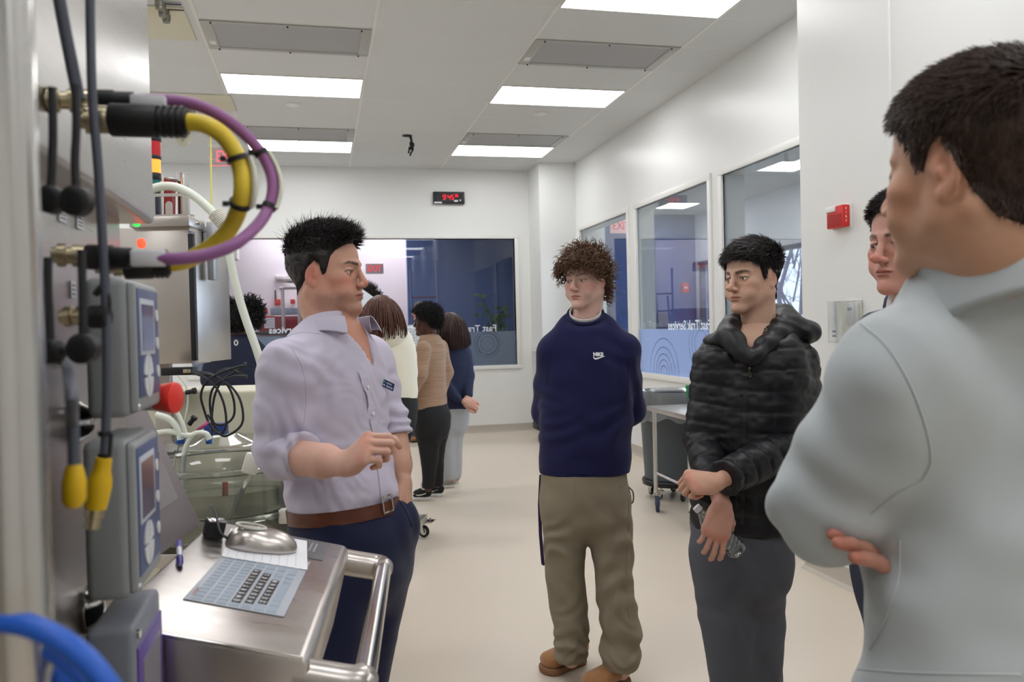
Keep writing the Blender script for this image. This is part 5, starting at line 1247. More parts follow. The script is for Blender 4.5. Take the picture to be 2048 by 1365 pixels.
def long_hair(m, L, count, w=.004, side=None, curl=0., thick=.014, mk=None):
    def fn(per, hc, Mh, hco, hn, hQ, J):
        rng = np.random.RandomState(int(L*1000)); mm = hair_mask(hco, ([-90, -60, -30, 0, 10, 20, 35, 55, 90], [-.09, -.09, -.085, -.04, -.01, .02, .05, .062, .07])); cap = hair_cap(hco, hn, hQ, mm, lambda p: thick+.003*vnoise(p, 60, 1), .02)
        r, nn = pick(hco, hn, hQ, mm-.002, count, rng); out = r*[1, 1, 0]; out = out/(np.linalg.norm(out, axis=1)[:, None]+1e-6)
        dn = tang(np.tile(V(0, -.15, -1), (count, 1)), nn)
        st_ = strands(r+nn*thick*.6, dn+nn*.10, V(0, -.03, -1)-out*.05+rng.randn(count, 3)*.05, (r[:, 2]+.06+L).clip(.03), w+0*r[:, 0], seg=9, curl=curl, turns=1.5, rng=rng, taper=.55)
        hair_obj(per, [cap, st_], hc, Mh, m)
    return fn
def puffs(m, centers, count, L, thick=.012, hl=None, curl=.006):
    def fn(per, hc, Mh, hco, hn, hQ, J):
        rng = np.random.RandomState(7); mm = hair_mask(hco, hl or HL); cap = hair_cap(hco, hn, hQ, mm, lambda p: thick+.003*vnoise(p, 80, 1), .02); P_ = [cap]
        r, nn = pick(hco, hn, hQ, mm-.002, count, rng); P_.append(strands(r+nn*thick*.5, nn, nn+rng.randn(count, 3)*.6, L*(.5+rng.rand(count)), .0028+0*r[:, 0], seg=5, curl=curl, turns=1.6, rng=rng, taper=.6))
        for c, R_ in centers:
            n_ = 420; d = rng.randn(n_, 3); d /= np.linalg.norm(d, axis=1)[:, None]; P_.append(strands(np.array(c)+d*R_*.35, d, d+rng.randn(n_, 3)*.5, R_*(.6+.35*rng.rand(n_)), .0055+0*d[:, 0], seg=5, curl=.009, turns=1.6, rng=rng, taper=.5))
        hair_obj(per, P_, hc, Mh, m)
    return fn
def background_people():
    blk = mat('black_leggings', (22, 22, 24), rough=.8)
    # cream hoodie
    def J6(x, y, dd=0.): return P(x, y, 5.4+dd)
    fA = face_dir(-165); uA = nrm(np.cross(fA, V(0, 0, 1)))
    def hoodA(per, J, so):
        hs = SDF(J(772, 665)-V(.25, .25, .2), J(772, 665)+V(.25, .25, .2), .010); hs.ell(J(775, 668, -.09), (.105, .07, .095), k=.02); hs.ell(J(770, 655, 0), (.12, .10, .05), k=.03); combine('hood', [hs], top_m, so, folds=foldfn(.004, [], 1.5))
    top_m = mat('cream_fleece', (226, 222, 204), rough=.9, sheen=.2)
    bg_person('woman with long brown hair in a cream hoodie, back turned, beside the lavender shirt', 5.4, 0, (762, 631), [(764, 656, .0, .07, .065), (768, 672, .0, .14, .09), (775, 700, .0, .185, .115), (780, 750, .0, .175, .115), (782, 800, .0, .175, .115)],
        [([(738, 685, -.05), (728, 750, -.05), (735, 800, .1)], (.055, .055, .04)), ([(803, 688, .02), (814, 745, .03), (806, 780, .16)], (.055, .055, .045))],
        [[(770, 830, .0, .09, .10), (772, 900, 0, .065, .07), (774, 1078, 0, .045, .05)], [(795, 830, .03, .09, .10), (797, 900, .03, .065, .07), (796, 1078, .03, .045, .05)]], [(780, 790, .0, .165, .11), (782, 815, .0, .175, .12), (782, 850, .0, .165, .12)],
        uA, (206, 160, 138), top_m, blk, -150, long_hair(hairmat('hair_auburn', (84, 48, 34)), .12, 1500, w=.0045), topname='hoodie', hem=800, extra=hoodA, feet=True)
    # ribbed tan sweater, glasses
    fB = face_dir(-112); uB = nrm(np.cross(fB, V(0, 0, 1)))
    def xB(per, J, so):
        Mh = frame(face_dir(-100)); hc = J(853, 644)
        b = MB(); c = hc+Mh@V(-.031, .098, .0)
        for q in (-1, 1): c = hc+Mh@V(q*.031, .095, -.002); b.tube([c+Mh@V(math.cos(a)*.024, 0, math.sin(a)*.019) for a in np.arange(16)*math.pi/8], .0022, 5, closed=True); b.tube([hc+Mh@V(q*.055, .093, 0), hc+Mh@V(q*.074, .0, .004)], .002, 5)
        b.build('glasses', mat('black_plastic', (20, 20, 22)), per)
        b = MB(); b.box(J(823, 806, -.05), (.14, .10, .07), .3, .02); b.build('pouch', blk, per)
    tan = mat('tan_rib_knit', (158, 128, 104), rough=.95, sheen=.15, bump=1., bscale=60, stretch=(.15, .15, 3), noise=.25, nscale=40)
    p, J = bg_person('woman with short afro hair and glasses in a tan sweater and black trousers', 6.85, 0, (853, 644), [(857, 672, .0, .062, .060), (860, 684, .0, .13, .085), (862, 705, .0, .165, .105), (862, 745, .0, .150, .105), (860, 785, .0, .150, .12), (861, 815, 0, .165, .14)],
        [([(846, 700, -.17), (840, 750, -.21), (818, 798, -.15)], (.062, .058, .042)), ([(882, 692, .15), (893, 745, .16), (880, 790, .1)], (.058, .054, .045))],
        [[(852, 840, -.05, .098, .115), (857, 890, -.05, .072, .085), (858, 940, -.04, .055, .06), (856, 978, -.04, .048, .05)], [(872, 840, .05, .095, .11), (872, 890, .05, .07, .08), (873, 940, .06, .053, .058), (874, 970, .06, .047, .05)]],
        [(860, 800, .0, .150, .12), (862, 815, .0, .160, .13), (864, 840, .0, .17, .15), (864, 858, .0, .16, .135)], uB, (84, 54, 42), tan, blk, -100,
        puffs(hairmat('hair_afro_black', (20, 17, 17), rough=.7), [], 2200, .035, .026, hl=([-90, -45, -12, 8, 22, 40, 60, 90], [-.07, -.05, .0, .015, .02, .045, .06, .066])), topname='sweater', hem=818, extra=xB, kw=dict(full=.6, lipw=1.1), colkw=dict(lip=(110, 66, 60)),
        hands=[((820, 800, -.10), nrm(V(-.6, -.1, -.6)), V(0, -1, 0.), False, 50)])
    for tx, ty, hx, hy in ((824, 1000, 862, 1001), (858, 992, 886, 994)):
        o = shoe(p, mat('black_canvas_shoe', (24, 24, 26), rough=.8), mat('white_sole', (210, 208, 204)), onZ(tx, ty, 0), onZ(hx, hy, 0), w=.048, h=.09, sole=.032, name='skate_shoe')
        a, c = onZ(tx, ty, 0), onZ(hx, hy, 0); ax = nrm(a-c); sd = nrm(np.cross(ax, V(0, 0, 1))); sd = sd if sd[1] < 0 else -sd
        b = MB(); b.tube(spline([c+ax*.03+sd*.040+V(0, 0, .065), c+ax*.09+sd*.046+V(0, 0, .048), c+ax*.14+sd*.047+V(0, 0, .058), c+ax*.20+sd*.046+V(0, 0, .040)], 5), .0055, 6); b.build('side_stripe', mat('white_stripe', (216, 214, 210)), o)
        b = MB(); b.cyl(c+ax*.05+V(0, 0, .07), c+ax*.05+V(0, 0, .15), .038, 14); b.build('sock', mat('white_sock', (214, 210, 206), rough=.9), o)
    # navy jacket, grey sweatpants
    fC = face_dir(-150); uC = nrm(np.cross(fC, V(0, 0, 1))); nv = mat('navy_jacket_cloth', (30, 38, 68), rough=.8); gs = mat('grey_sweatpants_cloth', (176, 178, 182), rough=.95)
    p, J = bg_person('woman with long dark hair in a navy jacket and grey sweatpants, hands behind her back', 7.33, 0, (899, 655), [(902, 683, .0, .062, .06), (904, 694, .0, .13, .085), (906, 715, .0, .18, .11), (906, 760, .0, .17, .11), (904, 800, .0, .17, .115), (903, 822, .0, .17, .12)],
        [([(876, 705, -.08), (876, 755, -.12), (915, 798, -.16)], (.055, .05, .04)), ([(928, 705, .06), (936, 752, .02), (936, 790, -.08)], (.058, .055, .045))],
        [[(890, 835, -.03, .088, .10), (891, 880, -.03, .078, .085), (893, 920, -.03, .066, .07), (897, 955, -.02, .058, .06)], [(908, 835, .04, .088, .10), (908, 880, .04, .078, .085), (908, 920, .04, .070, .07), (907, 958, .03, .062, .062)]],
        [(903, 805, .0, .155, .11), (903, 825, .0, .165, .12), (902, 850, .0, .16, .12)], uC, (206, 160, 140), nv, gs, -140, long_hair(hairmat('hair_deep_brown', (58, 36, 30)), .14, 1500, w=.0045), topname='jacket', hem=820,
        hands=[((933, 797, -.12), nrm(V(.5, -.2, -.7)), V(.3, -.9, 0.), True, 35), ((928, 803, -.16), nrm(V(.8, -.1, -.3)), V(0, -1, 0.3), False, 40)])
    for tx, ty, hx, hy in ((876, 976, 912, 975), (890, 968, 919, 968)): shoe(p, mat('grey_trainer', (150, 148, 142), rough=.8), mat('white_sole', (210, 208, 204)), onZ(tx, ty, 0), onZ(hx, hy, 0), w=.048, h=.09, sole=.03, name='trainer')
    # grey-haired man in a checked shirt
    plaid = mat('white_check_shirt', (206, 210, 218), rough=.85)
    nt = plaid.node_tree; tc = nt.nodes.new('ShaderNodeTexCoord'); bk = nt.nodes.new('ShaderNodeTexBrick'); bk.offset = 0.; bk.inputs['Scale'].default_value = 14; bk.inputs['Brick Width'].default_value = .5; bk.inputs['Row Height'].default_value = .5; bk.inputs['Mortar Size'].default_value = .04
    bk.inputs['Color1'].default_value = srgb((210, 214, 222))+(1,); bk.inputs['Color2'].default_value = srgb((206, 210, 218))+(1,); bk.inputs['Mortar'].default_value = srgb((150, 160, 178))+(1,)
    mpn = nt.nodes.new('ShaderNodeMapping'); mpn.inputs['Rotation'].default_value = (math.pi/2, 0, 0); nt.links.new(tc.outputs['Object'], mpn.inputs[0]); nt.links.new(mpn.outputs[0], bk.inputs[0]); nt.links.new(bk.outputs[0], nt.nodes['Principled BSDF'].inputs['Base Color'])
    fD = face_dir(-60); uD = nrm(np.cross(fD, V(0, 0, 1)))
    def hD(per, hc, Mh, hco, hn, hQ, J):
        rng = np.random.RandomState(2); mm = hair_mask(hco); cap = hair_cap(hco, hn, hQ, mm, lambda p: .009+.003*vnoise(p, 70, 1), .02); r, nn = pick(hco, hn, hQ, mm-.002, 900, rng); hair_obj(per, [cap, strands(r+nn*.005, nn, nn+rng.randn(900, 3)*.6, .016+0*r[:, 0], .002+0*r[:, 0], seg=3, rng=rng)], hc, Mh, hairmat('hair_grey', (128, 126, 122)))
    p, J = bg_person('grey-haired man in a pale checked shirt facing left, behind the woman with glasses', 10.3, 0, (842, 624), [(843, 645, .0, .065, .065), (843, 653, .0, .15, .09), (842, 668, .0, .20, .12), (842, 700, .0, .19, .125), (842, 745, .0, .18, .13), (842, 765, 0, .18, .13)],
        [([(822, 660, -.1), (822, 690, -.1), (820, 720, -.2)], (.06, .05, .04)), ([(862, 660, .1), (866, 690, .1), (862, 720, 0)], (.06, .05, .04))],
        [[(834, 775, -.03, .09, .1), (834, 820, -.03, .075, .08), (834, 872, -.03, .055, .06)], [(850, 775, .03, .09, .1), (850, 820, .03, .075, .08), (850, 872, .03, .055, .06)]], [(842, 752, .0, .16, .12), (842, 762, .0, .17, .13), (842, 785, .0, .16, .125)], uD, (196, 140, 122), plaid, mat('dark_slacks', (58, 60, 66), rough=.85), -70, hD, topname='check_shirt', hem=762)
    for tx, ty, hx, hy in ((820, 886, 836, 884), (840, 884, 854, 882)): shoe(p, mat('tan_leather_shoe', (140, 92, 58), rough=.5), mat('dark_sole', (30, 26, 24)), onZ(tx, ty, 0), onZ(hx, hy, 0), w=.048, h=.09, sole=.02)
    # bushy-haired person in navy, from behind, at the left
    def xE(per, J, so):
        b = MB(); q = J(472, 686, -.165); b.tube([q+CRh*math.cos(a)*.011+V(0, 0, math.sin(a)*.017) for a in np.arange(14)*math.pi/7], .004, 5, closed=True); b.build('round_logo', mat('white_stripe', (216, 214, 210)), so)
    uE = nrm(np.cross(face_dir(178), V(0, 0, 1)))
    bg_person('person with two bushy black hair puffs and a navy top, seen from behind', 5.7, 0, (480, 646), [(480, 672, .0, .066, .062), (478, 682, .0, .135, .09), (472, 700, .0, .19, .12), (470, 740, .0, .185, .125), (470, 800, .0, .18, .13), (470, 850, 0, .18, .13)],
        [([(428, 705, 0), (420, 760, 0), (430, 810, .15)], (.062, .055, .045)), ([(515, 705, 0), (524, 760, 0), (515, 810, .15)], (.062, .055, .045))],
        [[(458, 860, 0, .09, .10), (458, 940, 0, .07, .08), (459, 1066, 0, .05, .055)], [(484, 860, 0, .09, .10), (484, 940, 0, .07, .08), (483, 1066, 0, .05, .055)]], [(470, 835, .0, .16, .12), (470, 855, .0, .17, .13), (470, 885, .0, .165, .125)], uE, (84, 54, 42), mat('navy_polo', (26, 32, 54), rough=.9), blk, 178,
        puffs(hairmat('hair_afro_black', (20, 17, 17)), [((.085, -.03, .085), .10), ((-.085, -.03, .085), .10), ((.105, -.04, .025), .075), ((-.105, -.04, .025), .075)], 1500, .03, .016, hl=([-90, -45, -12, 8, 22, 40, 60, 90], [-.075, -.06, -.01, .015, .02, .045, .06, .066])), topname='polo_top', hem=848, extra=xE, feet=True)
    # person with dark curly hair behind the display card
    uF = nrm(np.cross(face_dir(-20), V(0, 0, 1)))
    p, J = bg_person('person with dark curly hair almost hidden behind the tilted display card', 6.4, 0, (727, 607), [(727, 634, .0, .066, .062), (727, 644, .0, .13, .085), (726, 664, .0, .19, .115), (726, 720, .0, .18, .12), (726, 790, .0, .175, .12), (726, 815, 0, .175, .12)],
        [([(696, 655, 0), (690, 700, -.1), (705, 700, -.3)], (.055, .05, .04)), ([(750, 660, 0), (748, 700, -.05), (740, 690, -.28)], (.05, .045, .036))],
        [[(712, 840, 0, .09, .10), (712, 900, 0, .07, .08), (712, 1012, 0, .05, .055)], [(738, 840, 0, .085, .10), (738, 900, 0, .07, .08), (738, 1012, 0, .05, .055)]], [(726, 805, .0, .15, .11), (726, 820, .0, .16, .12), (726, 850, .0, .155, .12)], uF, (150, 110, 90), mat('dark_top', (40, 44, 56), rough=.9), blk, -20,
        puffs(hairmat('hair_dark_curly', (38, 28, 25), rough=.6), [], 1300, .045, .022), hem=812, feet=True)
    # tilted display card
    t = thing('display_card', P(728, 640, 6.05), 'tilted white card printed with a blue shape, held up beside the instructor', 'card')
    c = P(727, 622, 6.05); ex = nrm(CRh*.62-V(0, 0, .50)+CFh*.5); ez = nrm(V(0, 0, 1)+CRh*.45); n = nrm(np.cross(ex, ez)); ez = nrm(np.cross(n, ex)); R_ = Matrix(((ex[0], n[0], ez[0], 0), (ex[1], n[1], ez[1], 0), (ex[2], n[2], ez[2], 0), (0, 0, 0, 1)))
    sgn = -1 if n@CF > 0 else 1
    b = MB(); b.box(c, (.20, .006, .25), R_, .001); cd = b.build('card', mat('card_white', (222, 228, 236), rough=.35), t)
    M_bs = mat('card_blue', (60, 120, 184), rough=.4); b = MB(); rg = np.random.RandomState(3)
    for k in range(14): q = c+n*sgn*.004+ex*(-.01+.09*rg.rand())+ez*(-.10+.12*rg.rand()); b.lathe(q, n*sgn, [(0, .012+.012*rg.rand()), (.0008, .010)], 9)
    b.build('printed_shape', M_bs, cd)
background_people()
# ================================================================== STEEL CONTROL STATION ON THE LEFT (front panel faces +X)
M_ss = mat('brushed_steel', (186, 183, 178), rough=.30, metal=1., noise=.05, nscale=6, stretch=(1, 1, 30), rvar=.06, bump=.05, bscale=300)
M_ss2 = mat('brushed_steel_shelf', (200, 193, 188), rough=.30, metal=1., noise=.06, nscale=5, stretch=(1, 8, 1), rvar=.07)
M_ssd = mat('steel_dark', (120, 116, 112), rough=.35, metal=1.)
M_pol = mat('polished_tube', (205, 203, 200), rough=.16, metal=1.)
M_blk = mat('black_rubber', (24, 24, 26), rough=.5); M_blkc = mat('black_cable', (34, 35, 40), rough=.45)
M_nick = mat('nickel_brass', (176, 166, 140), rough=.25, metal=1.)
M_gryc = mat('grey_cable', (84, 88, 100), rough=.45)
M_lab = mat('white_label', (222, 222, 226), rough=.6)
XP = -.305                 # lower panel plane
XU = -.262                 # front of the upper box
def pX(x, y, X): return onX(x, y, X)
st_t = thing('control_cabinet', V(XP-.3, 1.0, 0), 'tall brushed steel cabinet on the left edge carrying the cable sockets', 'cabinet')
b = MB(); b.boxb((XP-.62, .28, 0), (XP, 1.42, 2.3), .006); b.build('body', M_ss, st_t)
p0, p1 = pX(62, 295, XU), pX(303, 440, XU)
yn, yf = pX(75, 300, XU)[1], pX(305, 300, XU)[1]; zb = (pX(75, 305, XU)[2]+pX(300, 438, XU)[2])/2
b = MB(); b.boxb((XP-.02, .2, zb), (XU, yf, 2.3), .008, 3); b.build('upper_housing', M_ss, st_t)
# bright front frame at the far left: rolled vertical edge and a dark recess
xa = onY(66, 600, .62)[0]
b = MB(); b.boxb((XP-.03, .50, 0), (xa+.0, .60, 2.3), .008, 3); b.build('door_frame', M_pol, st_t)
b = MB(); b.tube([V(onY(20, 600, .5)[0]+.0, .5, 0), V(onY(20, 600, .5)[0], .5, 2.3)], .016, 16); b.build('frame_tube', M_pol, st_t)
def connector(y, z, X0, kind, L, par, r=.0095, name='connector'):
    """round plug assembly pointing away from the panel along +X"""
    t = thing(name, (X0, y, z), *par)
    b = MB(); b.lathe((X0, y, z), (1, 0, 0), [(0, r*1.25), (.006, r*1.25), (.007, r*.9), (.018, r*.9), (.0185, r*1.15), (.024, r*1.15), (.025, r*.95), (.034, r*.95)], 24); b.build('socket_nut', M_nick, t)
    b = MB(); prof = [(.034, r*1.12), (.042, r*1.15)]
    for k in range(8): prof += [(.044+k*.002, r*1.15), (.045+k*.002, r*1.02)]
    b.lathe((X0, y, z), (1, 0, 0), prof, 24); b.build('coupling_ring', M_nick, t); return t
# loops of purple and yellow cable
def swept(name, pts, r, m, label, cat, ends=None, group=None, n=14):
    t = thing(name, pts[0], label, cat, group); b = MB(); b.tube(spline(pts, n), r, 14); b.build('cable_run', m, t); return t
M_pur = mat('purple_cable', (152, 98, 152), rough=.42); M_yel = mat('yellow_cable', (230, 200, 62), rough=.42)
dC = .86
def C_(x, y, dd=0.): return P(x, y, dC+dd)
def plug(t, a, c, r, m=M_blk, ribs=0, name='plug'):
    """cylinder from a to c with ribs on the far end"""
    b = MB(); L = np.linalg.norm(c-a); pr = [(0, r*.96), (.001, r), (L*.55, r)]
    if ribs:
        for k in range(ribs): h = L*.58+L*.42*k/ribs; pr += [(h, r*.98), (h+L*.42/ribs*.5, r*.98), (h+L*.42/ribs*.55, r*.80), (h+L*.42/ribs*.95, r*.80)]
    else: pr += [(L*.56, r*.88), (L*.98, r*.85)]
    pr.append((L, r*.5)); b.lathe(a, c-a, pr, 24); return b.build(name, m, t)
def nutset(t, a, c, r):
    L = np.linalg.norm(c-a); ax = (c-a)/L; b = MB(); b.lathe(a, ax, [(0, r*.7), (L*.15, r*.7), (L*.16, r*1.05), (L*.38, r*1.05), (L*.40, r*.75), (L*.55, r*.75), (L*.56, r), (L*.97, r), (L, r*.9)], 24); b.build('metal_coupling', M_nick, t)
    for i in range(10):
        a_ = i*math.pi/5; q = a+ax*L*.75+(CU*math.cos(a_)+CF*math.sin(a_))*r; b = None
# purple
pp = [C_(268, 201), C_(330, 200), C_(400, 212, .01), C_(470, 252, .02), C_(525, 310, .03), C_(546, 370, .03), C_(530, 430, .02), C_(480, 482, -.02), C_(420, 508, -.035), C_(350, 518, -.045), C_(268, 516, -.045)]
t = swept('purple_cable', pp, .0063, M_pur, 'purple bus cable looping between two sockets, outermost loop', 'cable')
plug(t, C_(178, 202, -.01), C_(270, 203), .0115); nutset(t, C_(78, 200, -.03), C_(182, 202, -.01), .012)
plug(t, C_(176, 514, -.045), C_(262, 517, -.045), .0125); nutset(t, C_(104, 510, -.055), C_(180, 513, -.045), .011)
b = MB(); b.box(C_(297, 205, -.016), (.034, .012, .014), None, .002); b.build('cable_label', M_lab, t)
b = MB(); b.box(C_(297, 517, -.048), (.032, .012, .016), None, .002); b.build('cable_label', M_lab, t)
M_clr = mat('milky_sleeve', (222, 222, 206), rough=.3, spec=.4)
def ties(t, cable, idx, r, off, lab='cable_marker'):
    a, c = idx; s_ = spline(cable, 14); q = [s_[i]+CR*off for i in range(a, c)]; b = MB(); b.tube(q, r*.62, 8, flat=.6); b.build(lab, M_clr, t)
    for i in (a+1, c-2):
        d = nrm(s_[i+1]-s_[i-1]); b = MB(); b.lathe(s_[i]-d*.0025, d, [(0, r*1.28), (.005, r*1.28)], 16); b.box(s_[i]-CR*r*1.7, (.006, .005, .005)); b.build('cable_tie', M_blk, t)
ties(t, pp, (54, 82), .0063, .0085)
yp = [C_(372, 244, -.02), C_(412, 250, -.02), C_(452, 278, -.015), C_(480, 330, -.01), C_(484, 390, -.01), C_(464, 450, .01), C_(425, 492, .02), C_(370, 522, .02), C_(330, 528, .02)]
t = swept('yellow_cable', yp, .0090, M_yel, 'thick yellow cable looping inside the purple one', 'cable')
plug(t, C_(222, 240, -.03), C_(376, 245, -.02), .0165, ribs=5); nutset(t, C_(160, 238, -.04), C_(226, 240, -.03), .014)
plug(t, C_(250, 530, .0), C_(340, 528, .01), .0155, ribs=4); nutset(t, C_(190, 532, -.01), C_(255, 530, .0), .011)
ties(t, yp, (38, 62), .0090, .0125)
# hanging cables and caps in front of the panel
def hang(name, pts, r, m, lab, cat='cable', group=None):
    t = thing(name, pts[0], lab, cat, group); b = MB(); b.tube(spline(pts, 8), r, 10); b.build('cable_run', m, t); return t
dH = .80
def H(x, y, dd=0.): return P(x, y, dH+dd)
g_ = 'grey cables down the steel cabinet'
hang('grey_cable', [H(112, -40), H(130, 60), H(150, 160), H(158, 200)], .006, M_gryc, 'dark grey cable slanting down to the upper socket')
t = hang('grey_cable', [H(180, -40), H(181, 60), H(185, 200), H(196, 330), H(205, 480), H(212, 620), H(214, 760), H(211, 880), H(208, 920)], .0045, M_gryc, 'long grey cable running down past the grey transmitters to a yellow plug')
a, c = H(208, 915), H(190, 1020); b = MB(); L = np.linalg.norm(c-a); pr = [(0, .006)]
for h, r in ((.02, .0075), (.15, .0080), (.25, .0082), (.4, .0108), (.55, .0115), (.8, .0108), (.97, .0100), (1., .006)): pr.append((L*h, r))
b.lathe(a, c-a, pr, 20); 
pl = b.build('yellow_plug', mat('yellow_rubber', (228, 186, 22), rough=.45), t)
b = MB(); e = c+(c-a)/L*.020; b.lathe(c-(c-a)/L*.002, c-a, [(0, .0085), (.009, .0088), (.010, .007), (.020, .0072), (.021, .005)], 20); b.build('metal_tip', M_nick, pl)
b = MB(); b.tube([H(222, 868), H(221, 890), H(219, 912)], .0022, 6); b.build('tie_loop', M_blk, t)
for y in (868, 912):
    b = MB(); b.lathe(H(209, y)-V(0, 0, .002), (0, 0, 1), [(0, .0062), (.0045, .0062)], 14); b.build('cable_tie', M_blk, t)
dK = .68
def K(x, y, dd=0.): return P(x, y, dK+dd)
def capcord(pts, end, r, lab):
    t = thing('dust_cap', end, lab, 'dust cap', 'black caps dangling on cords'); b = MB(); b.tube(spline(pts+[end+V(0, 0, r*.8)], 6), .0035, 8); b.build('cord', M_blkc, t)
    b = MB(); b.lathe(end-CF*.008, CF, [(0, r*.5), (.001, r*.85), (.003, r), (.014, r), (.016, r*.8)], 24); b.build('cap', M_blk, t)
capcord([K(104, 175), K(106, 260), K(104, 330)], K(102, 400), .0115, 'black dangling dust cap, upper left of the four')
capcord([K(151, 170), K(153, 250), K(150, 320)], K(153, 403), .0125, 'black dangling dust cap, upper right of the four')
capcord([K(96, 515), K(96, 580), K(99, 640)], K(101, 704), .0105, 'black dangling dust cap, lower left of the four')
capcord([K(163, 500), K(165, 580), K(166, 640)], K(167, 698), .0125, 'black dangling dust cap, lower right of the four')
dK = .60
t = thing('yellow_plug', K(152, 930), 'blurred yellow cable plug hanging left of the sharper yellow plug', 'plug')
b = MB(); b.lathe(K(148, 930), -CU, [(0, .005), (.004, .0065), (.012, .0082), (.026, .0082), (.031, .005)], 18); b.build('boot', mat('yellow_rubber', (228, 186, 22)), t)
b = MB(); b.tube(spline([pX(128, 700, XP), K(140, 770), K(146, 850), K(148, 930)], 6), .0042, 10); b.build('cable_run', M_gryc, t)
# lower sensor socket
t = thing('sensor_socket', H(135, 634), 'small brass sensor socket with a black rubber hood below the purple plug', 'socket')
nutset(t, H(122, 634), H(185, 632), .0095); plug(t, H(182, 634), H(218, 634), .0115)
b = MB(); b.tube(spline([H(190, 590), H(205, 575), H(216, 600), H(214, 640)], 6), .0035, 8); b.build('cord', M_blkc, t)
# labels on the panel
for i, (x, y, w, h) in enumerate(((128, 300, .026, .016), (125, 430, .03, .018), (160, 445, .03, .018), (146, 580, .02, .022), (118, 720, .02, .02))):
    q = pX(x, y, XP+.001); b = MB(); b.box(q, (.0012, w, h)); o = b.build('label_plate', M_lab, st_t)
    for k in range(3): b = MB(); b.box(q+V(.0009, 0, h*(.25-.25*k)), (.0004, w*.7, h*.08)); b.build('print_line', mat('label_print', (90, 92, 100)), o)
# chrome dome screws
for i, (x, y) in enumerate(((150, 845), (170, 1220))):
    q = pX(x, y, XP); t = thing('dome_button', q, ['polished steel dome on the panel beside the yellow plugs', 'polished steel dome on the panel above the blue hoses'][i], 'button', 'polished domes on the cabinet')
    b = MB(); b.lathe(q, (1, 0, 0), [(0, .026), (.006, .026), (.009, .023), (.018, .017), (.023, .008), (.024, .001)], 30); b.build('dome', M_pol, t)
    b = MB(); b.lathe(q, (1, 0, 0), [(0, .030), (.003, .030), (.004, .027)], 30); b.build('bezel', M_ssd, t)
# bright lower housing behind the upper transmitter with status lamps
q = pX(281, 487, XP); b = MB(); b.lathe(q, nrm(V(1, -.6, 0)), [(0, .009), (.004, .009), (.006, .005)], 16); b.build('orange_lamp', mat('orange_lamp', (240, 90, 60), emit=(255, 70, 40), estr=1.6), st_t)
q = pX(271, 446, XP); b = MB(); b.lathe(q, nrm(V(1, -.6, 0)), [(0, .007), (.004, .007), (.006, .004)], 16); b.build('green_lamp', mat('green_lamp', (60, 220, 90), emit=(40, 230, 80), estr=1.4), st_t)
# transmitters
M_tb = mat('transmitter_grey', (150, 154, 156), rough=.45, spec=.4); M_tf = mat('transmitter_blue', (74, 88, 128), rough=.4); M_lcd = mat('lcd_blue', (72, 96, 138), rough=.12, spec=.6)
M_tf2 = mat('transmitter_light', (196, 200, 210), rough=.45); M_key = mat('white_key', (216, 218, 222), rough=.4)
XF = -.218
def transmitter(yt, yb, label, lcd, lower=False):
    """145 mm wide instrument; yt, yb: rows of its near vertical edge in the photo"""
    y0 = pX(264, (yt+yb)/2, XF)[1]; y1 = y0+.150; z1 = onX(264, yt, XF)[2]; z0 = onX(264, yb, XF)[2]; H_ = z1-z0
    t = thing('transmitter', (XF-.05, (y0+y1)/2, z0), label, 'transmitter', 'grey transmitters with round keypads')
    b = MB(); b.boxb((XF-.052, y0, z0), (XF-.004, y1, z1), .010, 3); b.build('housing', M_tb, t)
    b = MB(); b.boxb((XF-.010, y0+.004, z0+.004), (XF+.004, y1-.004, z1-.004), .007, 3); fr = b.build('front_frame', M_tb, t)
    b = MB(); b.boxb((XF+.0036, y0+.012, z0+.022), (XF+.0052, y1-.012, z1-.012), .0006); b.build('front_plate', M_tf, t)
    b = MB(); b.boxb((XF+.005, y0+.020, z0+H_*.44), (XF+.0064, y1-.044, z1-.024), .0005); sc_ = b.build('screen_frame', M_tf2, t)
    b = MB(); b.boxb((XF+.0062, y0+.027, z0+H_*.47), (XF+.0070, y1-.052, z1-.031)); b.build('screen', lcd, t)
    c = V(XF+.0052, y0+.062, z0+H_*.28)
    for k in range(4):
        a0 = math.pi/2*k+.10; a1 = math.pi/2*(k+1)-.10; b = MB(); poly = [c+V(0, math.cos(a)*.009, math.sin(a)*.009) for a in (a0, a1)]+[c+V(0, math.cos(a)*.027, math.sin(a)*.027) for a in np.linspace(a1, a0, 7)]
        b.prism([p for p in poly], V(.0016, 0, 0)); b.build('arrow_key', M_key, t)
    b = MB(); b.lathe(c, (1, 0, 0), [(0, .0075), (.0018, .0075)], 20); b.build('enter_key', M_key, t)
    for k in range(3):
        b = MB(); b.lathe(V(XF+.0052, y1-.026, z0+H_*(.30+.22*k)), (1, 0, 0), [(0, .008), (.0016, .0078)], 18); b.build('round_key', M_key, t)
    for zz in (z0+.011, ):
        b = MB(); b.lathe(V(XF+.003, y0+.014, zz), (1, 0, 0), [(0, .0055), (.0018, .0052)], 14); b.build('screw', M_pol, t)
    return t, y0, y1, z0, z1
T1 = transmitter(556, 838, 'grey transmitter with blue front and blue screen, upper of the two', M_lcd)
T2 = transmitter(878, 1208, 'grey transmitter with dark reddish screen, lower of the two', mat('lcd_dark', (74, 66, 84), rough=.1, spec=.6))
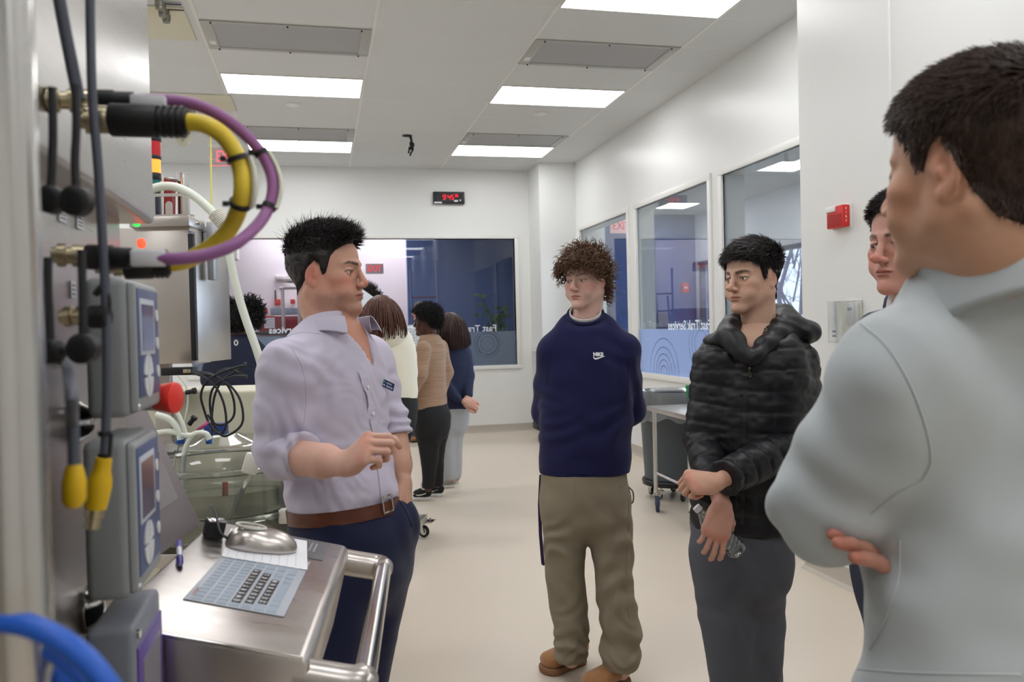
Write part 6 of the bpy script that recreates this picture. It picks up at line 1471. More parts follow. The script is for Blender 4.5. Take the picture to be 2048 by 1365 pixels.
# partly seen purple-framed unit below
y0 = T2[1]; z1 = onX(264, 1262, XF)[2]
t = thing('display_unit', (XF-.04, y0+.07, z1-.3), 'grey unit with a purple-framed display below the two transmitters, cut by the bottom edge', 'display unit')
b = MB(); b.boxb((XF-.052, y0-.01, z1-.25), (XF, y0+.15, z1), .008, 3); b.build('housing', mat('unit_grey', (128, 132, 142), rough=.45), t)
b = MB(); b.boxb((XF-.001, y0+.002, z1-.23), (XF+.003, y0+.142, z1-.028), .002); b.build('display_frame', mat('purple_frame', (96, 74, 150), rough=.4), t)
b = MB(); b.boxb((XF+.002, y0+.02, z1-.22), (XF+.004, y0+.12, z1-.05)); b.build('display', mat('unit_display', (140, 138, 152), rough=.15), t)
b = MB(); b.lathe(V(XF+.0, y0+.006, z1-.012), (1, 0, 0), [(0, .005), (.004, .005)], 12); b.build('screw', M_pol, t)
# red stop button
q = P(316, 796, 1.16); ax = nrm(CR*1.-CF*.12)
t = thing('stop_button', q, 'large red mushroom stop button at the right of the upper transmitter', 'button')
b = MB(); b.lathe(q-ax*.03, ax, [(0, .018), (.022, .018), (.026, .0185), (.030, .016)], 26); b.build('collar', M_tb, t)
b = MB(); b.lathe(q-ax*.004, ax, [(0, .0165), (.004, .0185), (.020, .021), (.026, .0225), (.031, .0215), (.0335, .017), (.0345, .0)], 30); b.build('button_head', mat('red_plastic', (236, 60, 50), rough=.4, noise=.04, nscale=60), t)
# ------------------------------------------------ keyboard shelf, turned 7 degrees and sloping 13.7 degrees down to the handle
r7, s13 = math.radians(7), math.radians(13.75)
e1 = V(math.cos(r7), -math.sin(r7), 0); e2 = V(math.sin(r7), math.cos(r7), 0); E1_ = e1*math.cos(s13)-V(0, 0, 1)*math.sin(s13); N_ = np.cross(E1_, e2)
SO, SM = onZ(624, 1320, 1.0), np.stack([E1_, e2, N_], 1)
def sl(x, y, h=0.):
    """photo point on the shelf top (raised by h) in shelf axes"""
    v = ray(x, y); O = SO+N_*h; p = CC+v*(((O-CC)@N_)/(v@N_)); return (p-SO)@SM
TILT[0] = (SO, SM)
Z3 = V(0, 0, 1)
t = thing('keyboard_shelf', (-.17, .3, -.2), 'sloping brushed steel shelf with a tubular handle along its lower edge', 'shelf')
b = MB(); b.prism([V(-.283, 0, -.12), V(-.283, 0, 0), V(-.012, 0, 0), V(0, 0, -.010), V(0, 0, -.17), V(-.03, 0, -.21)], V(0, .594, 0)); b.bevel_all(.007, 3); so = b.build('shelf_body', M_ss2, t)
b = MB(); b.boxb((-.283, -.0025, -.004), (-.012, .003, .0015), .0012); b.build('front_lip', M_pol, t)
b = MB(); a = sl(640, 1122); b.boxb((a[0]-.085, .455, -.001), (a[0]+.004, .580, .0012), .0005); rp = b.build('rating_plate', mat('plate_grey', (104, 104, 108), rough=.45), t)
for k in range(2): b = MB(); b.boxb((a[0]-.030+.009*k, .50, .0012), (a[0]-.026+.009*k, .56, .0016)); b.build('print_line', mat('plate_print', (150, 150, 154)), rp)
hx = .076
b = MB(); b.tube([V(hx, .035, -.03), V(hx, .585, -.03)], .0165, 26); b.build('handle_tube', M_pol, t)
for yy, d_ in ((.020, 1), (.592, -1)):
    b = MB(); b.tube(spline([V(-.02, yy, -.034), V(.02, yy, -.034), V(hx-.016, yy, -.033), V(hx-.002, yy+d_*.010, -.031)], 6), .0215, 22, flat=1.25); b.lathe(V(hx, yy+d_*.005, -.03), V(0, d_, 0), [(-.016, .012), (-.010, .0195), (.012, .0195), (.020, .0172)], 24); b.build('handle_bracket', M_ss2, t)
# keyboard
kx0, kx1, ky0, ky1 = -.212, -.061, .133, .43
t2 = thing('keyboard', (-.14, .28, 0.0002), 'flat grey keyboard with black letter keys lying on the sloping steel shelf', 'keyboard')
b = MB(); b.boxb((kx0, ky0, .0003), (kx1, ky1, .0020), .0007); b.build('base_plate', mat('keyboard_grey', (176, 182, 190), rough=.4), t2)
M_kb = mat('letter_key', (52, 48, 50), rough=.45); M_kl = mat('key_legend', (222, 222, 226), rough=.5); M_ko = mat('key_outline', (96, 104, 116), rough=.5); M_kf = mat('pale_key', (158, 170, 184), rough=.5)
q0 = V(-.139, .163, .0020); pitch = .0172; dx = .0190
for r_, (letters, offs) in enumerate((('QWERTYUIOP', 0), ('ASDFGHJKL', .30), ('ZXCVBNM', .75))):
    for i, ch in enumerate(letters):
        c = q0+V(dx*r_, pitch*(i+offs), 0); b = MB(); b.boxb(c-V(dx*.36, pitch*.42, 0), c+V(dx*.36, pitch*.42, .0010), .0004); k = b.build('letter_key', M_kb, t2)
        lettering(ch, pitch*.66, V(0, 1, 0), V(-1, 0, 0), c+V(0, 0, .0012), M_kl, k, depth=.0002, name='legend', bold=.0003)
def pale_key(x, y0_, y1_):
    b = MB(); b.boxb((x-dx*.38, q0[1]+pitch*y0_, .0020), (x+dx*.38, q0[1]+pitch*y1_, .0026), .0003); b.build('pale_key', M_kf, t2)
for r_ in (-3, -2, -1):
    for i in range(-1, 14): pale_key(q0[0]+dx*r_*.97, i-.42, i+.42)
for r_, spans in enumerate((((-1.4, -.55), (9.6, 10.4), (10.6, 12.4)), ((-1.4, -.2), (8.9, 10.2), (10.4, 12.4)), ((-1.4, .2), (7.4, 8.4), (8.6, 10.2), (10.4, 12.4)), ((-1.4, 0), (.2, 1.4), (1.6, 6.8), (7., 8.2), (8.4, 9.6), (9.8, 12.4)))):
    for a, c in spans: pale_key(q0[0]+dx*r_, a, c)
lettering('CHERRY', .010, V(0, 1, 0), V(-1, 0, 0), V(kx0+.010, ky0+.040, .0022), mat('red_print', (176, 76, 76)), t2, depth=.0002)
# paper, mouse, adapter, pen
t = thing('paper_sheet', (-.15, .47, .0028), 'white ruled paper with a torn edge lying under the steel mouse', 'paper')
pa = [sl(443, 1078), sl(613, 1086), sl(614, 1144), sl(443, 1117)]; pa[0] = pa[3]+(pa[1]-pa[2]); N = 22
te = [pa[2]*(1-i/N)+pa[3]*i/N+V(.0026 if i % 2 else 0, -.002 if i % 2 else 0, 0) for i in range(N+1)]
b = MB(); b.prism([V(q[0], q[1], .0030) for q in [pa[0], pa[1]]+te], V(0, 0, .0007)); po = b.build('sheet', mat('paper', (236, 236, 240), rough=.7), t)
for k in range(9):
    f_ = .06+.1*k; a = pa[0]*(1-f_)+pa[1]*f_; e = pa[3]*(1-f_)+pa[2]*f_; b = MB(); b.tube([V(a[0], a[1], .0038), V(e[0], e[1], .0038)*.97+V(a[0], a[1], .0038)*.03], .00035, 4); b.build('ruled_line', mat('line_blue', (196, 204, 222)), po)
mc = (sl(470, 1098)+sl(570, 1103))/2; u1 = nrm(V(*(sl(572, 1100, .012)-sl(462, 1092, .012))[:2], 0)); v1 = V(-u1[1], u1[0], 0)
t = thing('computer_mouse', (mc[0], mc[1], .0037), 'brushed steel trackball mouse with a light collar, sitting on the paper', 'mouse')
ms = SDF((-.085, -.055, -.004), (.085, .055, .06), .0022, np.stack([u1, v1, Z3], 1), V(mc[0], mc[1], .0037))
ms.ell((-.008, 0, .0), (.058, .036, .036), k=.0); ms.ell((.026, 0, .004), (.042, .032, .028), k=.02); ms.ell((-.030, 0, .016), (.030, .029, .024), k=.015); ms.box((0, 0, -.02), (.1, .1, .02), op='s', k=.002); ms.cap((-.038, 0, .052), (-.014, 0, .050), .0150, .0150, k=.002, op='s')
mo = combine('shell', [ms], M_ss2, t); mc = V(mc[0], mc[1], .0037)
b = MB(); cc = [mc+u1*(-.026+.027*math.cos(a))+v1*.0165*math.sin(a)+V(0, 0, .0395-.0015*math.cos(a)) for a in np.arange(24)*math.pi/12]; b.tube(cc, .0030, 8, closed=True); b.build('collar', mat('cream_plastic', (206, 204, 192), rough=.4), t)
b = MB(); ad = sl(422, 1078); b.tube(spline([mc-u1*.060+V(0, 0, .012), mc-u1*.080+V(0, .004, .022), V(ad[0], ad[1], .045), V(ad[0]-.02, ad[1]+.04, .05), V(ad[0]-.03, ad[1]+.07, .04)], 6), .0026, 8); b.build('cord', M_blkc, t)
t = thing('adapter_box', (ad[0], ad[1], .0), 'small black adapter box with a shiny top behind the mouse', 'adapter')
b = MB(); b.box(V(ad[0], ad[1]+.01, .0165), (.034, .028, .032), .5, .003); b.build('box', M_blk, t); b = MB(); b.box(V(ad[0], ad[1]+.01, .034), (.032, .026, .003), .5, .001); b.build('top_plate', M_pol, t)
a, c = sl(356, 1090)+Z3*.0056, sl(359, 1140)+Z3*.0056; a = c+nrm(a-c)*.135
t = thing('ballpoint_pen', V(a[0], a[1], .0), 'purple and clear ballpoint pen on the steel shelf', 'pen')
L = np.linalg.norm(c-a); b = MB(); b.lathe(a, c-a, [(0, .0040), (.002, .0052), (L*.3, .0055)], 16); b.build('cap_end', mat('violet_plastic', (104, 96, 178), rough=.3), t)
b = MB(); b.lathe(a+(c-a)*.29, c-a, [(0, .005), (L*.4, .0048)], 16); b.build('barrel', mat('pale_barrel', (214, 214, 226), rough=.2), t)
b = MB(); b.lathe(a+(c-a)*.66, c-a, [(0, .0056), (L*.2, .0056), (L*.30, .0035), (L*.34, .001)], 16); b.build('grip', mat('deep_violet', (40, 26, 120), rough=.3), t)
TILT[0] = None
# leaning plate (monitor back) between panel and shelf
pl_ = [P(318, 868, 1.45), P(398, 1044, 1.62), P(318, 1108, 1.50)]
t = thing('monitor_plate', P(340, 1060, 1.5), 'slanted grey steel plate rising from the back of the keyboard shelf', 'plate')
b = MB(); b.prism([P(250, 720, 1.42), P(316, 868, 1.5), P(402, 1050, 1.66), P(318, 1112, 1.52), P(250, 1150, 1.42)], nrm(V(-.6, .8, .0))*.012); b.bevel_all(.002, 2); b.build('plate', mat('plate_steel', (168, 160, 162), rough=.5, metal=.35), t)
b = MB(); a_ = [P(316, 905, 1.46), P(354, 996, 1.535), P(316, 1022, 1.49)]; b.prism([q-V(-.6, .8, 0)*.004 for q in a_], V(-.6, .8, 0)*.002); b.build('label_sheet', mat('sheet_light', (186, 180, 182), rough=.4), t)
# blue hoses and a white one, bottom left
M_bl = mat('blue_hose', (36, 96, 200), rough=.38)
for i, (pts, r, m, lab, cat, g) in enumerate((
    ([(-60, 1240), (40, 1248), (110, 1275), (170, 1318), (215, 1372), (250, 1430)], .0062, M_bl, 'blue hose at the bottom left, uppermost of the arc', 'hose', 'blue hoses'),
    ([(-60, 1262), (30, 1268), (95, 1296), (150, 1336), (190, 1385), (215, 1430)], .0055, M_bl, 'blue hose at the bottom left, middle of the arc', 'hose', 'blue hoses'),
    ([(-60, 1275), (20, 1286), (75, 1312), (120, 1350), (160, 1400)], .0058, M_bl, 'blue hose at the bottom left, lowest of the arc', 'hose', 'blue hoses'),
    ([(-60, 1300), (10, 1312), (60, 1330), (100, 1362), (140, 1410)], .0060, mat('white_hose', (206, 200, 198), rough=.4), 'pale hose under the blue hoses at the bottom left', 'hose', None))):
    w = [P(x, y, .44+.012*i) for x, y in pts]; t = thing('hose', w[0], lab, cat, g); b = MB(); b.tube(spline(w, 8), r, 14); b.build('hose_run', m, t)
# ================================================================== BIOREACTOR UNIT BEHIND THE STATION
M_st = mat('satin_steel', (196, 190, 184), rough=.34, metal=1., noise=.04, nscale=8, rvar=.05); M_wp = mat('white_plastic', (222, 220, 208), rough=.4)
def Q(x, y, d): return P(x, y, d)
d0 = 3.1; ux, uy = CRh, CFh
def blockpx(b, x0, y0, x1, y1, d, depth, bevel=.004):
    """box whose near face fills a photo rectangle at depth d"""
    a, c = Q(x0, y1, d), Q(x1, y0, d); w = (c-a)@ux; h = c[2]-a[2]; cen = (a+c)/2+uy*depth/2; 
    R_ = Matrix(((ux[0], uy[0], 0, 0), (ux[1], uy[1], 0, 0), (0, 0, 1, 0), (0, 0, 0, 1))); b.box(cen, (abs(w), depth, abs(h)), R_, bevel)
t = thing('instrument_cabinet', V(*Q(350, 730, d0)[:2], Q(350, 730, d0)[2]), 'tan-grey steel instrument cabinet with a yellow warning sticker and glass door, left of the rack', 'cabinet')
b = MB(); blockpx(b, 240, 453, 380, 731, d0, .42); cab = b.build('body', M_st, t)
b = MB(); blockpx(b, 382, 468, 386, 722, d0-.005, .02, .001); b.build('door_gasket', M_blk, t)
# door standing open: glazed steel leaf
b = MB(); dl = nrm(V(.10, 1, 0)); a0 = Q(387, 600, d0); zt, zbm = Q(387, 462, d0)[2], Q(387, 730, d0)[2]; Lw = .25
def leaf(b, u0, u1, z0, z1, th=.012):
    p = [a0[:2]+dl[:2]*u0, a0[:2]+dl[:2]*u1]; n = V(-dl[1], dl[0], 0)*th; b.prism([V(*p[0], z0), V(*p[1], z0), V(*p[1], z1), V(*p[0], z1)], n)
for u0, u1, z0, z1 in ((0, .03, zbm, zt), (Lw-.03, Lw, zbm, zt), (.03, Lw-.03, zbm, zbm+.04), (.03, Lw-.03, zt-.04, zt), (.03, Lw-.03, zbm+.20, zbm+.23)): leaf(b, u0, u1, z0, z1)
dr = b.build('door', mat('door_grey', (160, 164, 174), rough=.35, metal=.6), t)
b = MB(); leaf(b, .03, Lw-.03, zbm+.04, zt-.04, .004); b.build('door_glass', glass_mat('door_glass', (225, 230, 240), refl=1.4, haze=.5, hazecol=(196, 202, 220)), dr)
a_ = Q(322, 600, d0+.2); b = MB(); b.boxb(V(a_[0]-.03, a_[1]-.03, 0), V(a_[0]+.03, a_[1]+.03, Q(322, 725, d0+.2)[2]), .003); b.boxb(V(a_[0]-.25, a_[1]-.03, 0), V(a_[0]+.1, a_[1]+.03, .06), .003); b.build('support_post', M_st, t)
# warning sticker
a, c = Q(311, 471, d0-.002), Q(373, 458, d0-.002); cen = (a+c)/2; R_ = Matrix(((ux[0], uy[0], 0, 0), (ux[1], uy[1], 0, 0), (0, 0, 1, 0), (0, 0, 0, 1)))
W_ = (c-a)@ux; H_ = c[2]-a[2]; b = MB(); b.box(cen, (W_, .001, H_), R_); sk = b.build('warning_sticker', mat('sticker_yellow', (222, 200, 42), rough=.5), t)
M_ink = mat('black_ink', (26, 24, 20), rough=.6)
for s_ in (-1, 1):
    q = cen+ux*s_*W_*.37-uy*.0012; r = H_*.42; tri = [q+V(0, 0, r), q-ux*r-V(0, 0, r*.8), q+ux*r-V(0, 0, r*.8)]; tri2 = [q+V(0, 0, r*.62), q-ux*r*.66-V(0, 0, r*.58), q+ux*r*.66-V(0, 0, r*.58)]
    b = MB(); b.raw(tri+tri2, [(0, 1, 4, 3), (1, 2, 5, 4), (2, 0, 3, 5)]); b.build('warning_triangle', M_ink, sk)
    b = MB(); b.box(q-V(0, 0, r*.05), (r*.18, .0005, r*.7), R_); b.build('exclamation_mark', M_ink, sk)
for i, tx in enumerate(('DO NOT LIFT', 'EQUIPMENT', 'FROM HERE')): lettering(tx, H_*.24, ux, V(0, 0, 1), cen-uy*.0012+V(0, 0, H_*(.27-.27*i)), M_ink, sk, depth=.0003, bold=.0003)
# folded bracket with cut-outs
b = MB(); blockpx(b, 258, 430, 378, 455, d0-.03, .16, .003); b.build('bracket_base', M_st, t)
b = MB()
for x0, y0, x1, y1 in ((300, 386, 376, 394), (300, 394, 309, 446), (365, 394, 376, 446), (300, 428, 376, 446), (331, 408, 344, 430)): blockpx(b, x0, y0, x1, y1, d0-.03, .004, .0)
b.lathe(Q(337.5, 409, d0-.03), CFh, [(0, .0118), (.004, .0118)], 20)
b.build('bracket_plate', M_st, t)
# frame at the right of the cabinet
b = MB()
for x0, y0, x1, y1 in ((378, 453, 415, 465), (407, 465, 415, 500), (415, 444, 425, 560)): blockpx(b, x0, y0, x1, y1, d0+.12, .05, .002)
b.build('side_frame', mat('frame_grey', (176, 178, 184), rough=.4, metal=.5), t)
b = MB(); b.tube([Q(384, 430, d0+.05), Q(384, 446, d0+.05)], .009, 12); b.tube([Q(374, 447, d0+.05), Q(400, 447, d0+.05)], .006, 10); b.build('valve_stem', M_pol, t)
# signal tower
t = thing('signal_tower', Q(316, 400, d0+.08), 'stack light with red, orange and teal segments on top of the instrument cabinet', 'signal light')
xc = 309
for nm, y0, y1, c, em in (('cap', 272, 284, (38, 38, 42), 0), ('red_segment', 284, 312, (170, 30, 36), .25), ('spacer', 312, 320, (36, 36, 40), 0), ('orange_segment', 320, 347, (240, 120, 40), 2.2), ('spacer', 347, 361, (36, 36, 40), 0), ('teal_segment', 361, 384, (24, 104, 104), .08), ('base', 384, 432, (44, 46, 58), 0)):
    a, e = Q(xc, y1, d0+.08), Q(xc, y0, d0+.08); h = e[2]-a[2]; b = MB(); b.lathe(a, V(0, 0, 1), [(0, .0245), (h*.1, .0255), (h*.9, .0255), (h, .0245)] if em == 0 else [(0, .0235), (h, .0235)], 24)
    b.build(nm, mat('tower_'+nm, c, rough=.3, emit=(c if em else None), estr=em), t)
# red pot, white post, steel tube behind the bracket
t = thing('red_vessel', Q(335, 446, d0+.25), 'dark red pot behind the steel bracket with cut-outs', 'pot')
b = MB(); a, e = Q(335, 446, d0+.25), Q(335, 362, d0+.25); h = e[2]-a[2]; b.lathe(a, V(0, 0, 1), [(0, .030), (h*.75, .034), (h*.8, .036), (h, .036), (h, .030), (h*.7, .028)], 26, caps=False); b.build('pot', mat('dark_red', (138, 36, 36), rough=.4), t)
b = MB(); b.lathe(e, V(0, 0, 1), [(-.002, .036), (.004, .040), (.010, .030)], 26); b.build('rim', mat('rim_grey', (150, 140, 138), rough=.3, metal=.6), t)
t = thing('steel_pipe', Q(368, 446, d0+.30), 'short upright steel pipe behind the bracket, below the white hose', 'pipe')
b = MB(); a, e = Q(368, 446, d0+.3), Q(368, 347, d0+.3); h = e[2]-a[2]; b.lathe(a, V(0, 0, 1), [(0, .026), (h-.006, .0225), (h-.005, .0245), (h, .0245), (h, .021), (h-.03, .021)], 26, caps=False); b.build('pipe', M_pol, t)
t = thing('white_post', Q(323, 446, d0+.16), 'thin white post between the signal tower and the red pot', 'post'); b = MB(); b.tube([Q(323, 446, d0+.16), Q(323, 352, d0+.16)], .0085, 12); b.build('post', M_wp, t)
# big milky hose with ribbed coupling
M_hose = mat('milky_hose', (226, 232, 220), rough=.35, spec=.4, sss=.2)
dh = 2.9
hp = [Q(290, 385, dh), Q(318, 374, dh), Q(350, 374, dh), Q(385, 390, dh), (Q(418, 418, dh)), Q(436, 438, dh)]
t = thing('milky_hose', hp[0], 'thick milky hose arching to a ribbed coupling, then down behind the lavender shirt', 'hose')
b = MB(); b.tube(spline(hp, 8), .0150, 14); b.build('upper_hose', M_hose, t)
a, c = Q(428, 424, dh), Q(452, 452, dh); L = np.linalg.norm(c-a); pr = [(0, .012), (.004, .020)]
for k in range(8): pr += [(.006+k*L*.1, .0275), (.006+k*L*.1+L*.05, .0275), (.006+k*L*.1+L*.055, .0245), (.006+k*L*.1+L*.09, .0245)]
pr += [(L, .022), (L*1.2, .014)]; b = MB(); b.lathe(a, c-a, pr, 22); b.build('ribbed_coupling', M_wp, t)
hp = [Q(455, 470, dh), Q(461, 520, dh), Q(474, 580, dh), Q(492, 640, dh), Q(515, 705, dh), Q(530, 760, dh)]
b = MB(); b.tube(spline(hp, 8), .0145, 14); b.build('lower_hose', M_hose, t)
# yellow-green cord hanging from the ceiling
zc_ = onZ(421, 210, ZC); dc = (zc_-CC)@CF
t = thing('hanging_cord', zc_, 'thin yellow cord with a dark chain end hanging from the ceiling at the left', 'cord')
b = MB(); b.tube([Q(421, 235, dc), Q(423, 440, dc), Q(416, 740, dc)], .008, 8); b.build('cord', mat('yellow_cord', (206, 200, 98), rough=.5), t)
b = MB()
for k in range(7): q = Q(424+.3*k, 218+4*k, dc); b.tube([q+V(math.cos(a)*(.018 if k % 2 else .006), math.cos(a)*(.006 if k % 2 else .018), math.sin(a)*.022) for a in np.arange(8)*math.pi/4], .005, 5, closed=True)
b.build('chain', mat('dark_chain', (70, 62, 40), rough=.4, metal=.8), t)
b = MB(); b.box(Q(421, 218, dc), (.04, .03, .04), None, .005); b.build('red_block', mat('dark_red', (138, 36, 36)), t)
# ceiling service plates with nozzles, and the clear ribbed hose loop
t = thing('service_plate', onZ(355, 15, ZC), 'cream service plate with a row of grey nozzles on the ceiling, upper left', 'ceiling plate', 'cream service plates on the ceiling')
x, y = cell(-1, 0); b = MB(); b.boxb((x-.2, y-.20, ZC-.012), (x+TW-.06, y+.44, ZC-.001), .003); b.build('plate', mat('cream_plate', (214, 210, 186), rough=.5), t)
for i, (px_, py_) in enumerate(((318, 4), (325, 20), (332, 32))):
    q = onZ(px_, py_-12, ZC-.012); b = MB(); b.lathe(q, (0, 0, -1), [(0, .022), (.03, .022), (.031, .028), (.065, .028), (.066, .024), (.085, .024)], 16); b.build('nozzle', mat('nozzle_grey', (128, 124, 112), rough=.4, metal=.6), t)
for i, (px_, py_) in enumerate(((347, 9), (352, 20))):
    q = onZ(px_, py_, ZC-.0125); b = MB(); b.boxb(q-V(.05, .012, 0), q+V(.05, .012, .0005)); b.build('print_line', M_ink, t)
q0_ = onZ(392, 196, ZC); 
t = thing('service_plate', q0_, 'cream service plate on the ceiling above the clear ribbed hose', 'ceiling plate', 'cream service plates on the ceiling')
b = MB(); b.boxb((q0_[0]-.9, q0_[1]-.15, ZC-.012), (q0_[0]+.32, q0_[1]+.40, ZC-.001), .003); b.build('plate', mat('cream_plate', (214, 210, 186)), t)
q = onZ(382, 208, ZC-.012); b = MB(); b.lathe(q, (0, 0, -1), [(0, .03), (.05, .03), (.051, .04), (.09, .04)], 16); b.build('nozzle', mat('nozzle_grey', (128, 124, 112)), t)
dl_ = (onZ(365, 215, ZC)-CC)@CF
t = thing('ribbed_hose', Q(365, 290, dl_), 'clear ribbed hose hanging in a loop under the ceiling plate', 'hose')
pts = spline([Q(352, 212, dl_), Q(352, 250, dl_), Q(357, 276, dl_), Q(366, 286, dl_), Q(375, 278, dl_), Q(378, 250, dl_), Q(376, 212, dl_)], 14); rr = [.030+(.005 if i % 2 else 0) for i in range(len(pts))]
b = MB(); b.tube(pts, rr, 14); b.build('hose_run', mat('ribbed_clear', (190, 188, 168), rough=.3, spec=.6), t)
# ------------------------------------------------ clear vessel on its cart
dv = 3.0
M_acr = glass_mat('clear_acrylic', (251, 252, 250), refl=1.6, rough=.06, haze=.10, hazecol=(236, 240, 230)); M_liq = glass_mat('liquid_film', (247, 249, 243), refl=1.2, rough=.08, haze=.22, hazecol=(214, 218, 200))
cx, cz0, cz1 = 470, 1030, 882
cv = V(*Q(450, 960, dv)[:2], 0); zT, zM, zB_ = Q(450, 884, dv)[2], Q(450, 928, dv)[2], Q(450, 1010, dv)[2]; Rv = .30
t = thing('clear_vessel', V(cv[0], cv[1], zB_), 'wide clear plastic bioreactor vessel with tubes and blue caps, behind the keyboard shelf', 'vessel')
b = MB(); b.lathe(V(cv[0], cv[1], zB_), V(0, 0, 1), [(0, Rv*.9), (.012, Rv), (zM-zB_, Rv), (zM-zB_+.004, Rv*1.03), (zM-zB_+.016, Rv*1.03), (zM-zB_+.02, Rv*.94), (zT-zB_-.02, Rv*.90), (zT-zB_, Rv*.84), (zT-zB_+.004, Rv*.4), (zT-zB_+.03, Rv*.2)], 56); b.build('vessel_shell', M_acr, t)
b = MB(); b.lathe(V(cv[0], cv[1], zB_+.012), V(0, 0, 1), [(0, Rv*.93), (.075, Rv*.97), (.076, 0.001)], 48); b.build('liquid', M_liq, t)
for h, r in ((0, Rv*1.05), (zM-zB_+.010, Rv*1.035)):
    b = MB(); b.tube([V(cv[0]+r*math.cos(a), cv[1]+r*math.sin(a), zB_+h) for a in np.arange(48)*math.pi/24], .010, 8, closed=True); b.build('rim', M_acr, t)
b = MB(); b.lathe(V(cv[0], cv[1], zB_-.10), V(0, 0, 1), [(0, Rv*.80), (.02, Rv*.98), (.09, Rv*1.04)], 48); b.build('vessel_base', glass_mat('base_clear', (246, 248, 242), refl=1.6, rough=.1, haze=.35, hazecol=(206, 210, 192)), t)
b = MB(); a = Q(451, 992, dv-.24); b.cyl(a, a+V(0, 0, .045), .0095, 14); b.build('red_tube', mat('bright_red', (206, 44, 40), rough=.35), t)
M_bc = mat('blue_cap', (36, 92, 168), rough=.35)
for x, y, w, lab in ((361, 882, .016, 1), (418, 882, .011, 1)):
    q = Q(x, y+6, dv-.20); b = MB(); b.lathe(q, V(0, 0, 1), [(0, w), (.022, w), (.024, w*.8)], 18); b.build('blue_cap', M_bc, t)
b = MB(); blockpx(b, 407, 848, 448, 872, dv, .05, .004); b.build('blue_block', mat('blue_block', (40, 66, 140), rough=.35), t)
for pts, r in (([(312, 830), (340, 840), (358, 862), (361, 880)], .011), ([(366, 985), (366, 930), (374, 890), (392, 868), (412, 868), (419, 880)], .009), ([(310, 868), (340, 864), (378, 872), (392, 868)], .010), ([(443, 1060), (470, 1010), (500, 945), (512, 915)], .010), ([(352, 820), (366, 850), (372, 872)], .007)):
    b = MB(); b.tube(spline([Q(x, y, dv-.25) for x, y in pts], 8), r, 12); b.build('milky_tube', M_hose, t)
q = Q(503, 928, dv-.27); b = MB(); b.box(q, (.050, .03, .070), Matrix.Rotation(.3, 4, 'Y'), .008); b.build('white_clamp', M_wp, t)
for x, y, r_ in ((378, 850, .9), (372, 786, .2)):
    q = Q(x, y, dv-.2); b = MB(); b.lathe(q, nrm(CRh*math.cos(r_)+V(0, 0, math.sin(r_))), [(0, .008), (.022, .008), (.024, .011), (.034, .011)], 14); b.build('black_plug', M_blk, t)
b = MB(); b.tube(spline([Q(395, 860, dv-.2), Q(408, 852, dv-.2), Q(416, 845, dv-.18)], 6), .006, 8); b.build('magenta_tube', mat('magenta_tube', (176, 70, 120), rough=.4), t)
# white housing behind it
t = thing('white_housing', V(*Q(420, 800, 3.5)[:2], .5), 'cream moulded housing with a rolled rim behind the clear vessel', 'housing')
hs = SDF((-.62, -.22, -.25), (.62, .30, .62), .012, np.stack([ux, uy, V(0, 0, 1)], 1), V(*Q(420, 800, 3.52)[:2], .60)); zt_ = Q(420, 735, 3.4)[2]-.60
hs.box((0.1, .05, zt_/2-.10), (.52, .20, zt_/2+.10), rnd=.05, k=.0); hs.cap((-.54, -.10, zt_), (.54, -.10, zt_), .050, .050, k=.03); hs.ell((-.16, -.13, zt_-.22), (.12, .06, .12), k=.04)
combine('shell', [hs], mat('cream_housing', (226, 222, 198), rough=.45), t)
t = thing('steel_cart', V(*cv[:2], .0), 'low steel cart carrying the clear vessel, one caster showing right of the navy trousers', 'cart')
Cz = zB_-.11; b = MB(); b.box(V(cv[0]+.02, cv[1]+.02, Cz-.03), (.66, .50, .05), -YAW, .008); b.build('deck', M_st, t)
b = MB()
for sx in (-1, 1):
    for sy in (-1, 1): q = V(cv[0]+.02, cv[1]+.02, 0)+ux*sx*.29+uy*sy*.21; b = MB(); b.box(q+V(0, 0, (Cz-.05)/2+.09), (.04, .04, Cz-.05-.14), -YAW, .003); b.build('leg', M_st, t)
for x0, x1, y0, y1 in ((455, 524, 1036, 1066), (556, 586, 1020, 1050)):
    b = MB(); blockpx(b, x0, y0, x1, y1, dv-.20, .04, .006); b.build('white_pad', M_wp, t)
def caster(parent, c, ang, R=.05, wheel=(40, 46, 62), fork=None, w=.022, top=None):
    """swivel caster standing on the floor at c"""
    ax = V(math.cos(ang), math.sin(ang), 0); cc = V(c[0], c[1], R)
    b = MB(); b.lathe(cc-ax*w/2, ax, [(0, R*.62), (0, R*.9), (w*.2, R), (w*.8, R), (w, R*.9), (w, R*.62)], 30, caps=False); wo = b.build('tyre', mat('tyre_%d' % wheel[2], wheel, rough=.6), parent)
    b = MB(); b.lathe(cc-ax*w*.4, ax, [(0, .004), (0, R*.64), (w*.8, R*.64), (w*.8, .004)], 26); b.build('wheel_hub', mat('hub_blue_grey', (108, 124, 160), rough=.4) if wheel[2] > 50 else M_pol, wo)
    f = V(-ax[1], ax[0], 0); b = MB()
    for s_ in (-1, 1): b.prism([cc+ax*s_*(w*.5+.004)+f*(-.012)+V(0, 0, -.010), cc+ax*s_*(w*.5+.004)+f*(.012)+V(0, 0, -.010), cc+ax*s_*(w*.5+.004)+f*(.045)+V(0, 0, R*1.05), cc+ax*s_*(w*.5+.004)+f*(.0)+V(0, 0, R*1.05)], ax*s_*.003)
    b.boxb(cc+f*.022-V(.024, .024, -R*1.02), cc+f*.022+V(.024, .024, R*1.02+.008)); b.cyl(cc+f*.022+V(0, 0, R*1.02), cc+f*.022+V(0, 0, (top or R*2.3)-R), .012, 14); b.build('fork', fork or M_pol, parent)
cq = onZ(848, 1075, 0); caster(t, cq, .9, R=.042, wheel=(22, 22, 24), top=.10)
